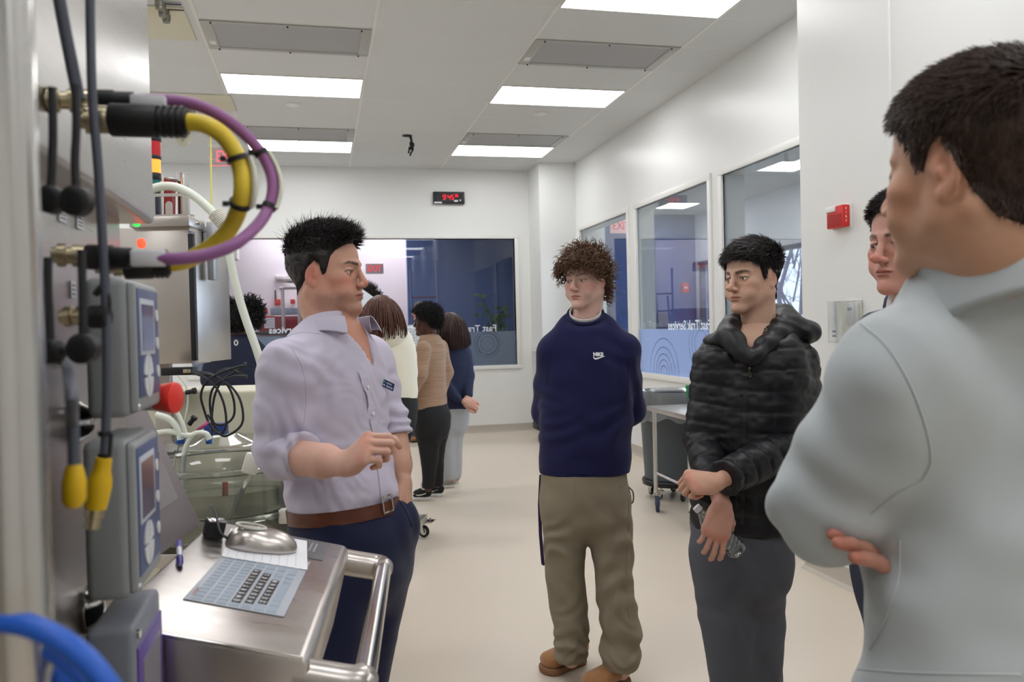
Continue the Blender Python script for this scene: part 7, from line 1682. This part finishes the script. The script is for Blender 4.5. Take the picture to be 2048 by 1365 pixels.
b = MB(); q = cq+V(-.01, .0, .112); b.box(q, (.17, .10, .008), -YAW-.2, .002); cp = b.build('caster_plate', M_pol, t)
for dx_, dy_ in ((-.05, -.03), (.05, -.03), (-.05, .03), (.06, .03)): b = MB(); b.lathe(q+V(dx_, dy_, .004), (0, 0, 1), [(0, .008), (.006, .008)], 6); b.build('bolt', M_pol, cp)
b = MB(); b.box((cq+V(cv[0], cv[1], 0))/2+V(0, 0, .14), (np.linalg.norm((cq-V(cv[0], cv[1], 0))[:2])*1.0, .06, .04), math.atan2(cq[1]-cv[1], cq[0]-cv[0]), .004); b.build('outrigger', M_st, t)
# connector block and black cable coils
t = thing('cable_block', Q(350, 745, 2.9), 'black terminal block under the instrument cabinet', 'terminal block')
b = MB(); blockpx(b, 322, 735, 385, 752, 2.95, .05, .002); b.build('body', M_blk, t); b = MB(); blockpx(b, 366, 739, 380, 747, 2.94, .01, .001); b.build('pins', M_nick, t)
M_ck = mat('black_cable_gloss', (34, 34, 38), rough=.35)
coils = [([(382, 745), (410, 756), (432, 775), (448, 810), (452, 850), (440, 868), (420, 850), (408, 820), (402, 790), (415, 762), (450, 742), (492, 730)], 'black cable coil, leftmost sweep'),
         ([(384, 747), (425, 752), (458, 770), (480, 800), (486, 840), (472, 862), (445, 872), (425, 840), (420, 800), (430, 772), (460, 755), (494, 752)], 'black cable coil, widest loop'),
         ([(386, 744), (420, 748), (450, 765), (466, 795), (468, 830), (452, 848), (430, 848), (415, 830)], 'black cable coil, inner loop'),
         ([(436, 745), (455, 738), (474, 744), (494, 756)], 'short black cable arching above the coil'),
         ([(425, 872), (424, 830), (430, 790), (446, 760), (474, 742), (492, 726)], 'black cable rising straight through the coil')]
for i, (pts, lab) in enumerate(coils):
    w = [Q(x, y, 2.82+.012*i) for x, y in pts]; t = thing('black_cable', w[0], lab+' between the cabinet and the lavender shirt', 'cable', 'black cables behind the instructor'); b = MB(); b.tube(spline(w, 8), .0042, 8); b.build('cable_run', M_ck, t)
w = [Q(x, y, 2.80) for x, y in ((356, 752), (370, 770), (376, 800), (368, 850), (352, 910), (344, 946))]; t = thing('white_cable', w[0], 'thin white cable falling from the terminal block to the clear vessel', 'cable'); b = MB(); b.tube(spline(w, 8), .0032, 8); b.build('cable_run', M_wp, t)
# red valve knob with clear fitting
q = Q(424, 679, 3.35); t = thing('red_valve', q, 'red valve knob on a clear fitting beside the cabinet door', 'valve')
b = MB(); b.lathe(q, CRh, [(0, .008), (.004, .018), (.012, .0195), (.018, .015)], 20); b.build('knob', mat('bright_red', (206, 44, 40)), t)
b = MB(); b.lathe(q, -CRh, [(0, .007), (.03, .009), (.05, .009), (.052, .014), (.06, .014)], 16); b.build('fitting', M_acr, t)
# ================================================================== THINGS ON THE WALLS AND IN THE ROOM
M_red_l = emis('red_led', (1., .03, .05), 1.3)
c = onY(897, 397, YB); w, h = .43, .165
t = thing('digital_clock', c, 'black digital wall clock with red numerals above the back window', 'clock')
b = MB(); b.box(c+V(0, -.03, 0), (w, .06, h), None, .006); b.build('case', mat('clock_case', (38, 36, 42), rough=.4), t)
b = MB(); b.box(c+V(.0, -.061, .005), (w*.86, .003, h*.68)); fc = b.build('display_window', mat('clock_window', (14, 12, 14), rough=.15), t)
SEG = {'9': 'abcdfg', '4': 'bcfg', '5': 'acdfg', '3': 'abcdg', '6': 'acdefg'}
def digit(ch, o, w_, h_, t_):
    P4 = {'a': (0, h_, w_, h_), 'b': (w_, h_/2, w_, h_), 'c': (w_, 0, w_, h_/2), 'd': (0, 0, w_, 0), 'e': (0, 0, 0, h_/2), 'f': (0, h_/2, 0, h_), 'g': (0, h_/2, w_, h_/2)}; b = MB()
    for s_ in SEG[ch]:
        x0, z0, x1, z1 = P4[s_]; b.boxb(o+V(min(x0, x1)+.10*min(z0, z1)-t_/2+(t_*.7 if x0 != x1 else 0), -.0655, min(z0, z1)-t_/2+(t_*.7 if z0 != z1 else 0)), o+V(max(x0, x1)+.10*min(z0, z1)+t_/2-(t_*.7 if x0 != x1 else 0), -.0635, max(z0, z1)+t_/2-(t_*.7 if z0 != z1 else 0)))
    b.build('digit', M_red_l, fc)
for ch, dx_ in (('9', -.088), ('4', -.020), ('5', .028)): digit(ch, c+V(dx_, 0, -.026), .031, .062, .0095)
for ch, dx_ in (('3', .078), ('6', .107)): digit(ch, c+V(dx_, 0, .012), .017, .034, .0065)
for z_ in (-.010, .020): b = MB(); b.boxb(c+V(-.045, -.0655, z_), c+V(-.036, -.0635, z_+.009)); b.build('colon_dot', M_red_l, fc)
b = MB(); b.box(c+V(-.155, -.062, -.069), (.105, .002, .022)); b.build('sticker', M_lab, t)
b = MB(); b.box(c+V(.095, -.063, -.044), (.055, .002, .024)); b.build('sticker', M_lab, t)
b = MB(); b.lathe(c+V(.155, -.062, -.034), (0, -1, 0), [(0, .011), (.002, .010)], 14); b.build('key_tag', M_lab, t)
# ceiling bracket with hooks
q = onZ(820, 271, ZC); dq = (q-CC)@CF; M_hk = mat('black_hardware', (24, 23, 22), rough=.45)
t = thing('ceiling_bracket', q, 'small black articulated bracket hanging from the ceiling in front of the back wall', 'bracket')
def HQ(x, y): return P(x, y, dq)
b = MB(); b.lathe(HQ(814, 269), (0, 0, -1), [(0, .06), (.02, .055), (.028, .02)], 22); b.build('mount_plate', M_hk, t)
b = MB(); b.tube([HQ(820, 272), HQ(823, 281), HQ(822, 286)], [.018, .013, .016], 10); b.build('neck', M_hk, t)
b = MB(); b.tube(spline([HQ(821, 284), HQ(824, 290), HQ(823, 296), HQ(822, 300)], 4), [.012, .020, .027, .030, .030, .028, .024, .020, .018, .018, .020, .022, .022], 10); b.build('head', M_hk, t)
for pts in ([(819, 294), (818, 302), (817, 307)], [(824, 292), (826, 299), (822, 306), (820, 312)]): b = MB(); b.tube(spline([HQ(x, y) for x, y in pts], 5), .010, 8); b.build('hook', M_hk, t)
# exit sign, clear panel seen from behind
q = onZ(450, 296, ZC); ds = 9.0; t = thing('exit_sign', P(450, 300, ds), 'clear hanging exit sign with red letters and an arrow, behind the yellow cable', 'exit sign')
M_rx = emis('exit_red', (1., .10, .14), 1.7); a = P(450, 314, ds); ex, ez = CRh, V(0, 0, 1)
Re = Matrix(((ex[0], CFh[0], 0, 0), (ex[1], CFh[1], 0, 0), (0, 0, 1, 0), (0, 0, 0, 1)))
b = MB(); b.box(a, (.34, .006, .20), Re, .001); b.build('panel', glass_mat('sign_panel', (250, 240, 240), refl=.5, haze=.05), t)
lettering('EXIT', .180, ex, ez, a-CFh*.006+ex*.022, M_rx, t, depth=.002, sx=.64)
b = MB(); k = a-CFh*.005-ex*.145; b.tube([k+ex*.010+ez*.028, k-ex*.016, k+ex*.010-ez*.028], .003, 6); b.build('arrow', M_rx, t)
b = MB(); b.tube([a-ex*.17-ez*.095-CFh*.005, a+ex*.17-ez*.095-CFh*.005], .003, 6); b.build('edge_line', M_rx, t)
top = ZC; b = MB(); b.boxb(V(a[0]-.17, a[1]-.02, a[2]+.10), V(a[0]+.17, a[1]+.02, a[2]+.13), .004); b.boxb(V(a[0]-.01, a[1]-.01, a[2]+.12), V(a[0]+.01, a[1]+.01, top)); b.build('housing', M_frame, t)
# fire alarm strobe on the near wall
y0, y1 = onX(1658, 430, XN-.05)[1], onX(1691, 430, XN-.05)[1]; z1, z0 = onX(1690, 409, XN-.05)[2], onX(1690, 453, XN-.05)[2]
yf_, yn_ = max(y0, y1), min(y0, y1)
t = thing('fire_alarm', V(XN, (y0+y1)/2, z0), 'red fire alarm with clear strobe on the near wall', 'fire alarm')
M_fr = mat('alarm_red', (204, 40, 34), rough=.38)
b = MB(); b.boxb((XN-.024, yn_-.006, z0-.006), (XN-.0125, yf_+.006, z1+.008), .001); b.build('back_plate', mat('white_plate', (222, 220, 216), rough=.4), t)
b = MB(); b.boxb((XN-.066, yn_, z0), (XN-.024, yf_, z1), .005); body = b.build('body', M_fr, t)
b = MB(); b.boxb((XN-.076, yn_+(yf_-yn_)*.42, z1-.030), (XN-.064, yf_-.004, z1+.001), .004); b.build('strobe_lens', mat('strobe_clear', (228, 226, 228), rough=.12, spec=.9), t)
b = MB()
for k in range(9): b.boxb((XN-.0675, yn_+.012, z0+.008+k*.0075), (XN-.0655, yf_-.012, z0+.011+k*.0075))
b.build('speaker_grille', mat('alarm_dark', (150, 28, 26), rough=.5), t)
for i, ch in enumerate('FIRE'): lettering(ch, .020, V(1, 0, 0), V(0, 0, 1), V(XN-.046, yn_-.001, z1-.022-i*.021), mat('alarm_letter', (236, 220, 214)), body, depth=.0008)
# thermostat under a clear cover
yA, yB_ = onX(1662, 640, XN-.04)[1], onX(1716, 640, XN-.04)[1]; zA, zB2 = onX(1716, 600, XN-.02)[2], onX(1716, 686, XN-.02)[2]; yn_, yf_ = min(yA, yB_), max(yA, yB_)
t = thing('thermostat', V(XN-.02, (yA+yB_)/2, zB2), 'white thermostat under a clear plastic cover, below the fire alarm', 'thermostat')
b = MB(); b.boxb((XN-.022, yn_+.0, zB2), (XN-.0125, yf_-.06, zA), .002); b.build('frame', mat('cover_frame', (224, 222, 206), rough=.4), t)
b = MB(); b.boxb((XN-.050, yn_+.015, zA-.125), (XN-.022, yn_+.095, zA-.015), .004); wb_ = b.build('body', mat('thermo_white', (226, 226, 226), rough=.35), t)
b = MB(); b.boxb((XN-.0515, yn_+.035, zA-.055), (XN-.0495, yn_+.07, zA-.040)); b.build('print_line', mat('thermo_print', (150, 152, 158)), wb_)
b = MB(); b.boxb((XN-.062, yn_-.004, zB2+.002), (XN-.058, yf_, zA-.002), .001); b.boxb((XN-.058, yf_-.004, zB2+.002), (XN-.014, yf_, zA-.002)); b.boxb((XN-.058, yn_-.004, zB2+.002), (XN-.014, yn_, zA-.002)); b.boxb((XN-.058, yn_, zA-.006), (XN-.014, yf_, zA-.002)); b.boxb((XN-.058, yn_, zB2+.002), (XN-.014, yf_, zB2+.006)); b.build('clear_cover', glass_mat('cover_clear', (250, 251, 251), refl=.3, rough=.1, haze=.06), t)
for i in range(2): b = MB(); b.boxb((XN-.0638, yf_-.075, zB2+.055-.024*i), (XN-.0622, yf_-.045, zB2+.066-.024*i)); b.build('sticker_line', mat('sticker_grey', (120, 124, 138)), t)
# louvre on the chase side and yellow bin beyond the boy
t = thing('louvre_vent', V(2.905, 10.99, .45), 'white louvred vent low on the column beside the navy sweatshirt', 'vent')
b = MB(); b.boxb((2.888, 10.74, .22), (2.9045, 11.24, 1.18), .002); b.build('frame', M_frame, t)
for k in range(24): b = MB(); b.prism([V(2.876, 10.77, .26+k*.037), V(2.889, 10.77, .285+k*.037), V(2.889, 10.77, .278+k*.037), V(2.877, 10.77, .256+k*.037)], V(0, .44, 0)); b.build('slat', mat('slat_white', (206, 206, 202), rough=.4), t)
cb = onZ(1096, 885, 0)
t = thing('yellow_bin', cb, 'yellow wheeled bin with a black base, mostly hidden behind the navy sweatshirt', 'bin')
zt_ = P(1096, 778, (cb-CC)@CF)[2]; b = MB(); b.box(cb+V(.06, .1, .33+.13), (.30, .30, zt_-.60), None, .02); b.build('body', mat('bin_cream', (216, 212, 196), rough=.5), t)
b = MB(); b.box(cb+V(.06, .1, zt_-.12), (.33, .33, .26), None, .03); b.build('lid', mat('bin_yellow', (226, 190, 30), rough=.45), t)
b = MB(); b.box(cb+V(.04, .1, .20), (.34, .32, .10), None, .02); b.build('base', M_blk, t)
for s_ in (-.1, .14): b = MB(); q = cb+V(s_, -.02, .06); b.lathe(q-V(.015, 0, 0), (1, 0, 0), [(0, .06), (.03, .06)], 20); b.build('wheel', M_blk, t)
b = MB(); b.box(cb+V(-.0, -.07, .62), (.10, .004, .12)); b.build('label', mat('bin_label', (90, 110, 170)), t)
# grey bin with liner on a dolly
cb = V(2.86, 6.42, 0); r0, r1 = .245, .285; zb_, zt_ = .155, .86
t = thing('waste_bin', V(cb[0], cb[1], 0), 'round dark grey waste bin with a clear liner, behind the stainless table', 'waste bin')
b = MB(); b.lathe(cb+V(0, 0, zb_), (0, 0, 1), [(0, r0*.6), (.01, r0), (zt_-zb_-.10, r1-.008), (zt_-zb_-.09, r1), (zt_-zb_, r1+.006), (zt_-zb_+.01, r1+.004), (zt_-zb_, r1-.02), (.1, r0-.02)], 48, caps=False); b.build('bin_body', mat('bin_grey', (74, 80, 86), rough=.5, noise=.03), t)
nl = 72; rngl = np.random.RandomState(4); vs = []; fs_ = []
for j, (h, r) in enumerate(((.00, -.03), (.03, .0), (.035, .010), (.0, .014), (-.08, .016), (-.15, .020), (-.20, .024))):
    for i in range(nl): a = i*2*math.pi/nl; rr = r1+r+.006*math.sin(a*17+j*1.3)*(j/5)+.004*math.sin(a*31)*(j/6); vs.append(cb+V(rr*math.cos(a), rr*math.sin(a), zt_+h+(.015*math.sin(a*5)+.012*math.sin(a*11) if j == 6 else 0)))
for j in range(6):
    for i in range(nl): fs_.append((j*nl+i, j*nl+(i+1) % nl, (j+1)*nl+(i+1) % nl, (j+1)*nl+i))
b = MB(); b.raw(vs, fs_, True); b.build('liner', glass_mat('liner_film', (236, 238, 240), refl=2.2, rough=.15, haze=.28), t)
b = MB(); b.lathe(cb+V(0, 0, .11), (0, 0, 1), [(0, .22), (.005, .265), (.04, .27), (.05, .262), (.05, .22)], 40); b.build('dolly', M_blk, t)
for a in (3.6, 4.6, 5.4, 1.2, 2.4): q = cb+V(.21*math.cos(a), .21*math.sin(a), 0); caster(t, q, a+.8, R=.036, wheel=(28, 28, 30), top=.11, w=.018)
# stainless cart in front of the bin
cA = onZ(1317, 1022, 0); dA = (cA-CC)@CF; zt_ = P(1320, 812, dA)[2]
t = thing('steel_table', V(cA[0]+.35, cA[1]-.25, 0), 'stainless table on casters between the waste bin and the black puffer jacket', 'table')
L0 = P(1293, 805, dA+.02); e_r = nrm(V(*(onZ(1378, 826, zt_)-onZ(1293, 806, zt_))[:2], 0)); e_b = V(-e_r[1], e_r[0], 0)
def tp(a, c, z): q = V(L0[0], L0[1], 0)+e_r*a+e_b*c; return V(q[0], q[1], z)
wl, dl2 = .78, .50
b = MB(); b.prism([tp(0, 0, zt_-.035), tp(wl, 0, zt_-.035), tp(wl, dl2, zt_-.035), tp(0, dl2, zt_-.035)], V(0, 0, .035)); b.bevel_all(.003, 2); b.build('table_top', M_ss2, t)
for a, c in ((.06, .04), (wl-.06, .04), (.06, dl2-.05), (wl-.06, dl2-.05)):
    b = MB(); b.cyl(tp(a, c, .14), tp(a, c, zt_-.036), .0165, 18); b.build('leg', M_pol, t)
    caster(t, tp(a, c, 0)-V(.0, .022, 0), math.radians(-20), R=.062, wheel=(44, 54, 78), top=.15, w=.028)
b = MB(); b.cyl(tp(.06, .04, .30), tp(wl-.06, .04, .30), .012, 12); b.build('stretcher', M_pol, t)
b = MB(); b.cyl(tp(.06, dl2-.05, .30), tp(wl-.06, dl2-.05, .30), .012, 12); b.build('stretcher', M_pol, t)
# green bottle trigger on it
q = tp(.42, .16, zt_); q = onZ(1386, 812, zt_); dq = (q-CC)@CF
t = thing('spray_bottle', q, 'clear spray bottle with a green head standing on the stainless table', 'bottle')
b = MB(); hh = P(1386, 790, dq)[2]-zt_; b.lathe(q, (0, 0, 1), [(0, .036), (.004, .04), (hh*.7, .04), (hh, .015)], 22); b.build('bottle_body', M_acr, t)
b = MB(); k = q+V(0, 0, hh); b.lathe(k, (0, 0, 1), [(0, .017), (.03, .017)], 16); b.box(k+V(-.01, 0, .06), (.10, .022, .035), .2, .006); b.tube([k+V(-.045, -.01, .06), k+V(-.055, -.01, .02), k+V(-.035, -.01, -.025)], .008, 8); b.build('spray_head', mat('spray_green', (22, 132, 72), rough=.4), t)
b = MB(); q2 = q; 
# ------------------------------------------------ beyond the glass
def panel_thing(name, x0, y0, x1, y1, Y, dep, m, lab, cat, group=None):
    a, c = onY(x0, y1, Y), onY(x1, y0, Y); t = thing(name, V((a[0]+c[0])/2, Y, a[2]), lab, cat, group); b = MB(); b.boxb(V(a[0], Y, a[2]), V(c[0], Y+dep, c[2]), .004); b.build('body', m, t); return t
Yr = 13.6
t = panel_thing('red_cabinet', 520, 630, 720, 740, Yr, .4, mat('deep_red', (120, 30, 36), rough=.4), 'dark red cabinet with a white notice behind the long window', 'cabinet')
a, c = onY(529, 657, Yr-.003), onY(549, 632, Yr-.003); b = MB(); b.boxb(a, V(c[0], Yr, c[2])); nt = b.build('notice', M_lab, t)
b = MB(); b.boxb(V(a[0], Yr-.006, c[2]-.03), V(c[0], Yr-.003, c[2])); b.build('notice_header', mat('notice_red', (190, 60, 64)), nt)
for k in range(4): b = MB(); b.boxb(V(a[0]+.02, Yr-.006, a[2]+.03+k*.035), V(c[0]-.02, Yr-.003, a[2]+.037+k*.035)); b.build('notice_line', mat('notice_grey', (130, 130, 140)), nt)
panel_thing('grey_shelf_box', 541, 616, 600, 630, Yr, .3, mat('box_grey', (132, 142, 156), rough=.5), 'grey box standing on the red cabinet behind the long window', 'box')
for i, (x0, y0, x1, y1, lab) in enumerate(((525, 618, 535, 628, 'small red box lowest left, above the white notice behind the window'), (549, 599, 561, 611, 'small red box left of the steel frame, behind the window'), (581, 599, 590, 608, 'small red box right of the steel frame, behind the window'))):
    panel_thing('red_box', x0, y0, x1, y1, 14.45, .12, mat('box_red', (176, 50, 50), rough=.4), lab, 'box', 'small red boxes on the far wall')
q = onY(562, 555, 14.55); t = thing('wall_speaker', q, 'white rounded emergency lamp on the far wall behind the window', 'lamp'); b = MB(); b.box(q, (.20, .10, .09), None, .03); b.build('housing', mat('white_plate', (222, 220, 216)), t)
q = onY(551, 590, 14.55); t = thing('dark_handle', q, 'small dark upright tool on the far wall above a red box', 'tool'); b = MB(); b.box(q, (.03, .05, .16), None, .008); b.build('tool', mat('tool_grey', (80, 86, 86)), t)
# steel frame stand behind glass
dF = 12.6; t = thing('steel_stand', V(*P(580, 700, dF)[:2], 0), 'steel frame stand with a round tray behind the window, left of the instructor', 'stand')
b = MB()
for x in (565, 597): a = P(x, 576, dF); b = MB(); b.cyl(V(a[0], a[1], 0), a, .026, 12); b.build('upright', M_st, t)
a, c = P(560, 577, dF), P(610, 577, dF); b = MB(); b.tube([a, c], .02, 10); b.build('crossbar', M_st, t)
q = P(588, 566, dF); b = MB(); b.lathe(q, (0, 0, 1), [(0, .12), (.02, .19), (.05, .19), (.055, .15)], 28); b.build('tray', M_st, t)
# workbench rail with glowing bulb
q = P(414, 641, 11.9); t = thing('round_lamp', q, 'glowing round white lamp beside the cabinet door, behind the window', 'lamp'); b = MB(); b.lathe(q, -CFh, [(0, .05), (.03, .055), (.04, .03)], 20); b.build('lens', emis('lamp_glow', (.9, .85, 1.), 2.5), t)
a, c = P(418, 643, 12.2), P(445, 643, 12.2); t = thing('white_shelf', a, 'narrow white shelf behind the window, left of the bushy hair', 'shelf'); b = MB(); b.box((a+c)/2, (.34, .15, .05), -YAW, .004); b.build('board', M_wp, t)
a, c = P(412, 668, 12.0), P(560, 668, 12.0); t = thing('lab_bench', V(*((a+c)/2)[:2], 0), 'grey lab bench with a dark top behind the window, behind the navy shirt', 'bench'); zt_ = a[2]; b = MB(); b.box((a+c)/2, (1.4, .5, .05), None, .004); b.build('bench_top', mat('bench_dark', (60, 58, 62), rough=.4), t); b = MB(); b.box((a+c)/2-V(0, 0, zt_/2), (1.3, .45, zt_-.06), None, .004); b.build('bench_body', mat('bench_grey', (150, 150, 156), rough=.5), t)
# white soffit block with light beneath
a = P(430, 500, 13.0); t = thing('wall_cupboard', P(435, 518, 13.2), 'white wall cupboard behind the window above the milky hose', 'cupboard'); b = MB(); b.box(P(440, 500, 13.2), (.55, .4, .32), None, .004); b.build('carcass', M_wp, t)
# second exit sign beyond the glass and plant
q = onY(749, 538, 12.4); t = thing('exit_sign', q, 'small red EXIT sign seen through the back window beside the instructor', 'exit sign'); b = MB(); b.box(q, (.26, .03, .15), None, .004); b.build('panel', mat('sign_white', (226, 214, 216), rough=.4), t)
lettering('EXIT', .13, V(1, 0, 0), V(0, 0, 1), q+V(0, -.018, 0), emis('exit_red_far', (1., .06, .08), 1.0), t, depth=.002, sx=.8)
# scaffold tower in the blue room
t = thing('rolling_scaffold', V(*P(850, 700, 12.2)[:2], 0), 'blue-tinted step ladder frame standing in the dark blue room', 'ladder')
M_lad = mat('ladder_metal', (108, 124, 168), rough=.35, metal=.5); M_ladr = mat('ladder_maroon', (92, 44, 78), rough=.5)
for x0, y0, x1, y1 in ((821, 540, 826, 700), (872, 520, 878, 700), (836, 600, 832, 700), (866, 600, 866, 700)): b = MB(); b.tube([P(x0, y0, 12.3), P(x1, y1, 12.3)], .016, 8); b.build('upright', M_lad, t)
for y in (595, 632, 668): b = MB(); b.tube([P(823, y, 12.3), P(875, y, 12.3)], .012, 8); b.build('rung', M_ladr, t)
# plant in the corner behind the glass
def plant(c, h, n, seed, lab, R=.30):
    t = thing('potted_plant', V(c[0], c[1], 0), lab, 'plant'); rng = np.random.RandomState(seed); b = MB()
    b.lathe(V(c[0], c[1], 0), (0, 0, 1), [(0, .12), (.3, .17), (.3, .15), (.26, .14)], 24); b.build('pot', mat('pot_dark', (52, 56, 62), rough=.5), t)
    b = MB(); tops = []
    for k in range(9):
        a = rng.rand()*6.28; r = R*(.3+.7*rng.rand()); hh = h*(.6+.4*rng.rand()); e = V(c[0]+r*math.cos(a), c[1]+r*math.sin(a), hh); m_ = V(c[0]+r*.3*math.cos(a), c[1]+r*.3*math.sin(a), hh*.6); pts = spline([V(c[0], c[1], .28), m_, e], 5); b.tube(pts, .006, 5); tops += pts[4:]
    b.build('stems', mat('stem_green', (78, 96, 52), rough=.6), t)
    vs = []; fc = []
    for k in range(n):
        p = tops[rng.randint(len(tops))]+rng.randn(3)*.05; d = nrm(rng.randn(3)+V(0, 0, .3)); s_ = nrm(np.cross(d, rng.randn(3))); L = .09+.05*rng.rand(); wd = L*.28; o = len(vs); nn_ = np.cross(d, s_)
        vs += [p, p+d*L*.45+s_*wd+nn_*.006, p+d*L, p+d*L*.45-s_*wd+nn_*.006, p+d*L*.5-nn_*.004]; fc += [(o, o+1, o+4), (o+1, o+2, o+4), (o+2, o+3, o+4), (o+3, o, o+4)]
    b = MB(); b.raw(vs, fc); b.build('leaves', mat('leaf_green', (74, 118, 62), rough=.45, noise=.25, nscale=12), t)
pc = P(1012, 690, 12.35); plant(V(pc[0], pc[1], 0), 1.95, 520, 3, 'leafy green plant behind the right end of the back window', R=.34)
# side room: monitor shapes, strobe, wall chairs
q = V(4.6, 13.46, 1.95); q = onY(1370, 576, 13.48); t = thing('wall_strobe', q, 'small red strobe on the blue wall seen through the middle side window', 'fire alarm'); b = MB(); b.box(q, (.13, .05, .17), None, .01); b.build('body', M_fr, t); b = MB(); b.box(q+V(0, -.03, 0), (.05, .02, .04), None, .005); b.build('lens', M_lab, t)
q = onY(1270, 560, 13.2); 
t = thing('exit_sign', onX(1240, 452, 3.9), 'pink-lit EXIT sign seen through the farthest side window', 'exit sign'); q = onX(1241, 453, 4.0)+V(0, 0, 0); b = MB(); b.box(q, (.30, .03, .19), None, .004); b.build('panel', mat('sign_pink', (236, 196, 198), emit=(255, 150, 150), estr=.12), t)
lettering('EXIT', .15, V(1, 0, 0), V(0, 0, 1), q+V(0, -.018, 0), emis('exit_red_side', (1., .05, .07), 1.1), t, depth=.002, sx=.8); b = MB(); b.boxb(q+V(-.01, -.01, .095), V(q[0]+.01, q[1]+.01, 3.37)); b.build('rod', M_frame, t)
# dark display screens in the side room
for i, (x0, y0, x1, y1) in enumerate(((1216, 606, 1228, 640), (1314, 626, 1337, 660))):
    a, c = onY(x0, y1, 13.3), onY(x1, y0, 13.3); t = thing('display_screen', V((a[0]+c[0])/2, 13.3, a[2]), ['dark screen on the blue wall seen through the farthest side window', 'dark screen on the blue wall seen through the middle side window'][i], 'screen'); b = MB(); b.boxb(V(a[0], 13.3, a[2]), V(c[0], 13.5, c[2]), .01); b.build('panel', mat('screen_dark', (24, 40, 78), rough=.2), t)
# winter trees outside
def tree(x, y, h, seed, lab):
    rng = np.random.RandomState(seed); t = thing('bare_tree', V(x, y, -.5), lab, 'tree', 'bare winter trees outside the far window'); b = MB(); segs = []
    def br(p, d, L, r, lv):
        q = p+d*L; m_ = (p+q)/2+rng.randn(3)*L*.06; pts = [p, m_, q]; b.tube(pts, [r, r*.8, r*.6], 5, caps=False)
        if lv == 0: return
        for k in range(rng.randint(5, 7)): f_ = .35+.6*rng.rand(); s_ = p*(1-f_)+q*f_; nd = nrm(d*.6+rng.randn(3)*.38+V(0, 0, .5)); br(s_, nd, L*(.30+.16*rng.rand()), r*.36, lv-1)
        br(q, nrm(d+rng.randn(3)*.15), L*.6, r*.6, lv-1)
    br(V(x, y, -.5), nrm(V(rng.randn()*.05, rng.randn()*.05, 1)), h*.5, .06+.04*rng.rand(), 3); b.build('trunk_and_branches', mat('bark_grey', (112, 108, 118), rough=.9), t)
rt = np.random.RandomState(9); labs = ['middle one', 'slim one at the left', 'far one at the right', 'farthest one']
for i, (x, y, h_) in enumerate(((14.6, 23.6, 9), (15.2, 28.6, 9), (19.0, 30.0, 10), (24.0, 40.5, 13))): tree(x, y, h_, 20+i, 'bare winter tree outside the far window, '+labs[i])
g = MB(); g.boxb((6.8, 2, -.6), (40, 40, -.5)); o = g.build('ground_outside', mat('winter_ground', (176, 170, 160), rough=.9), None); o['kind'] = 'structure'
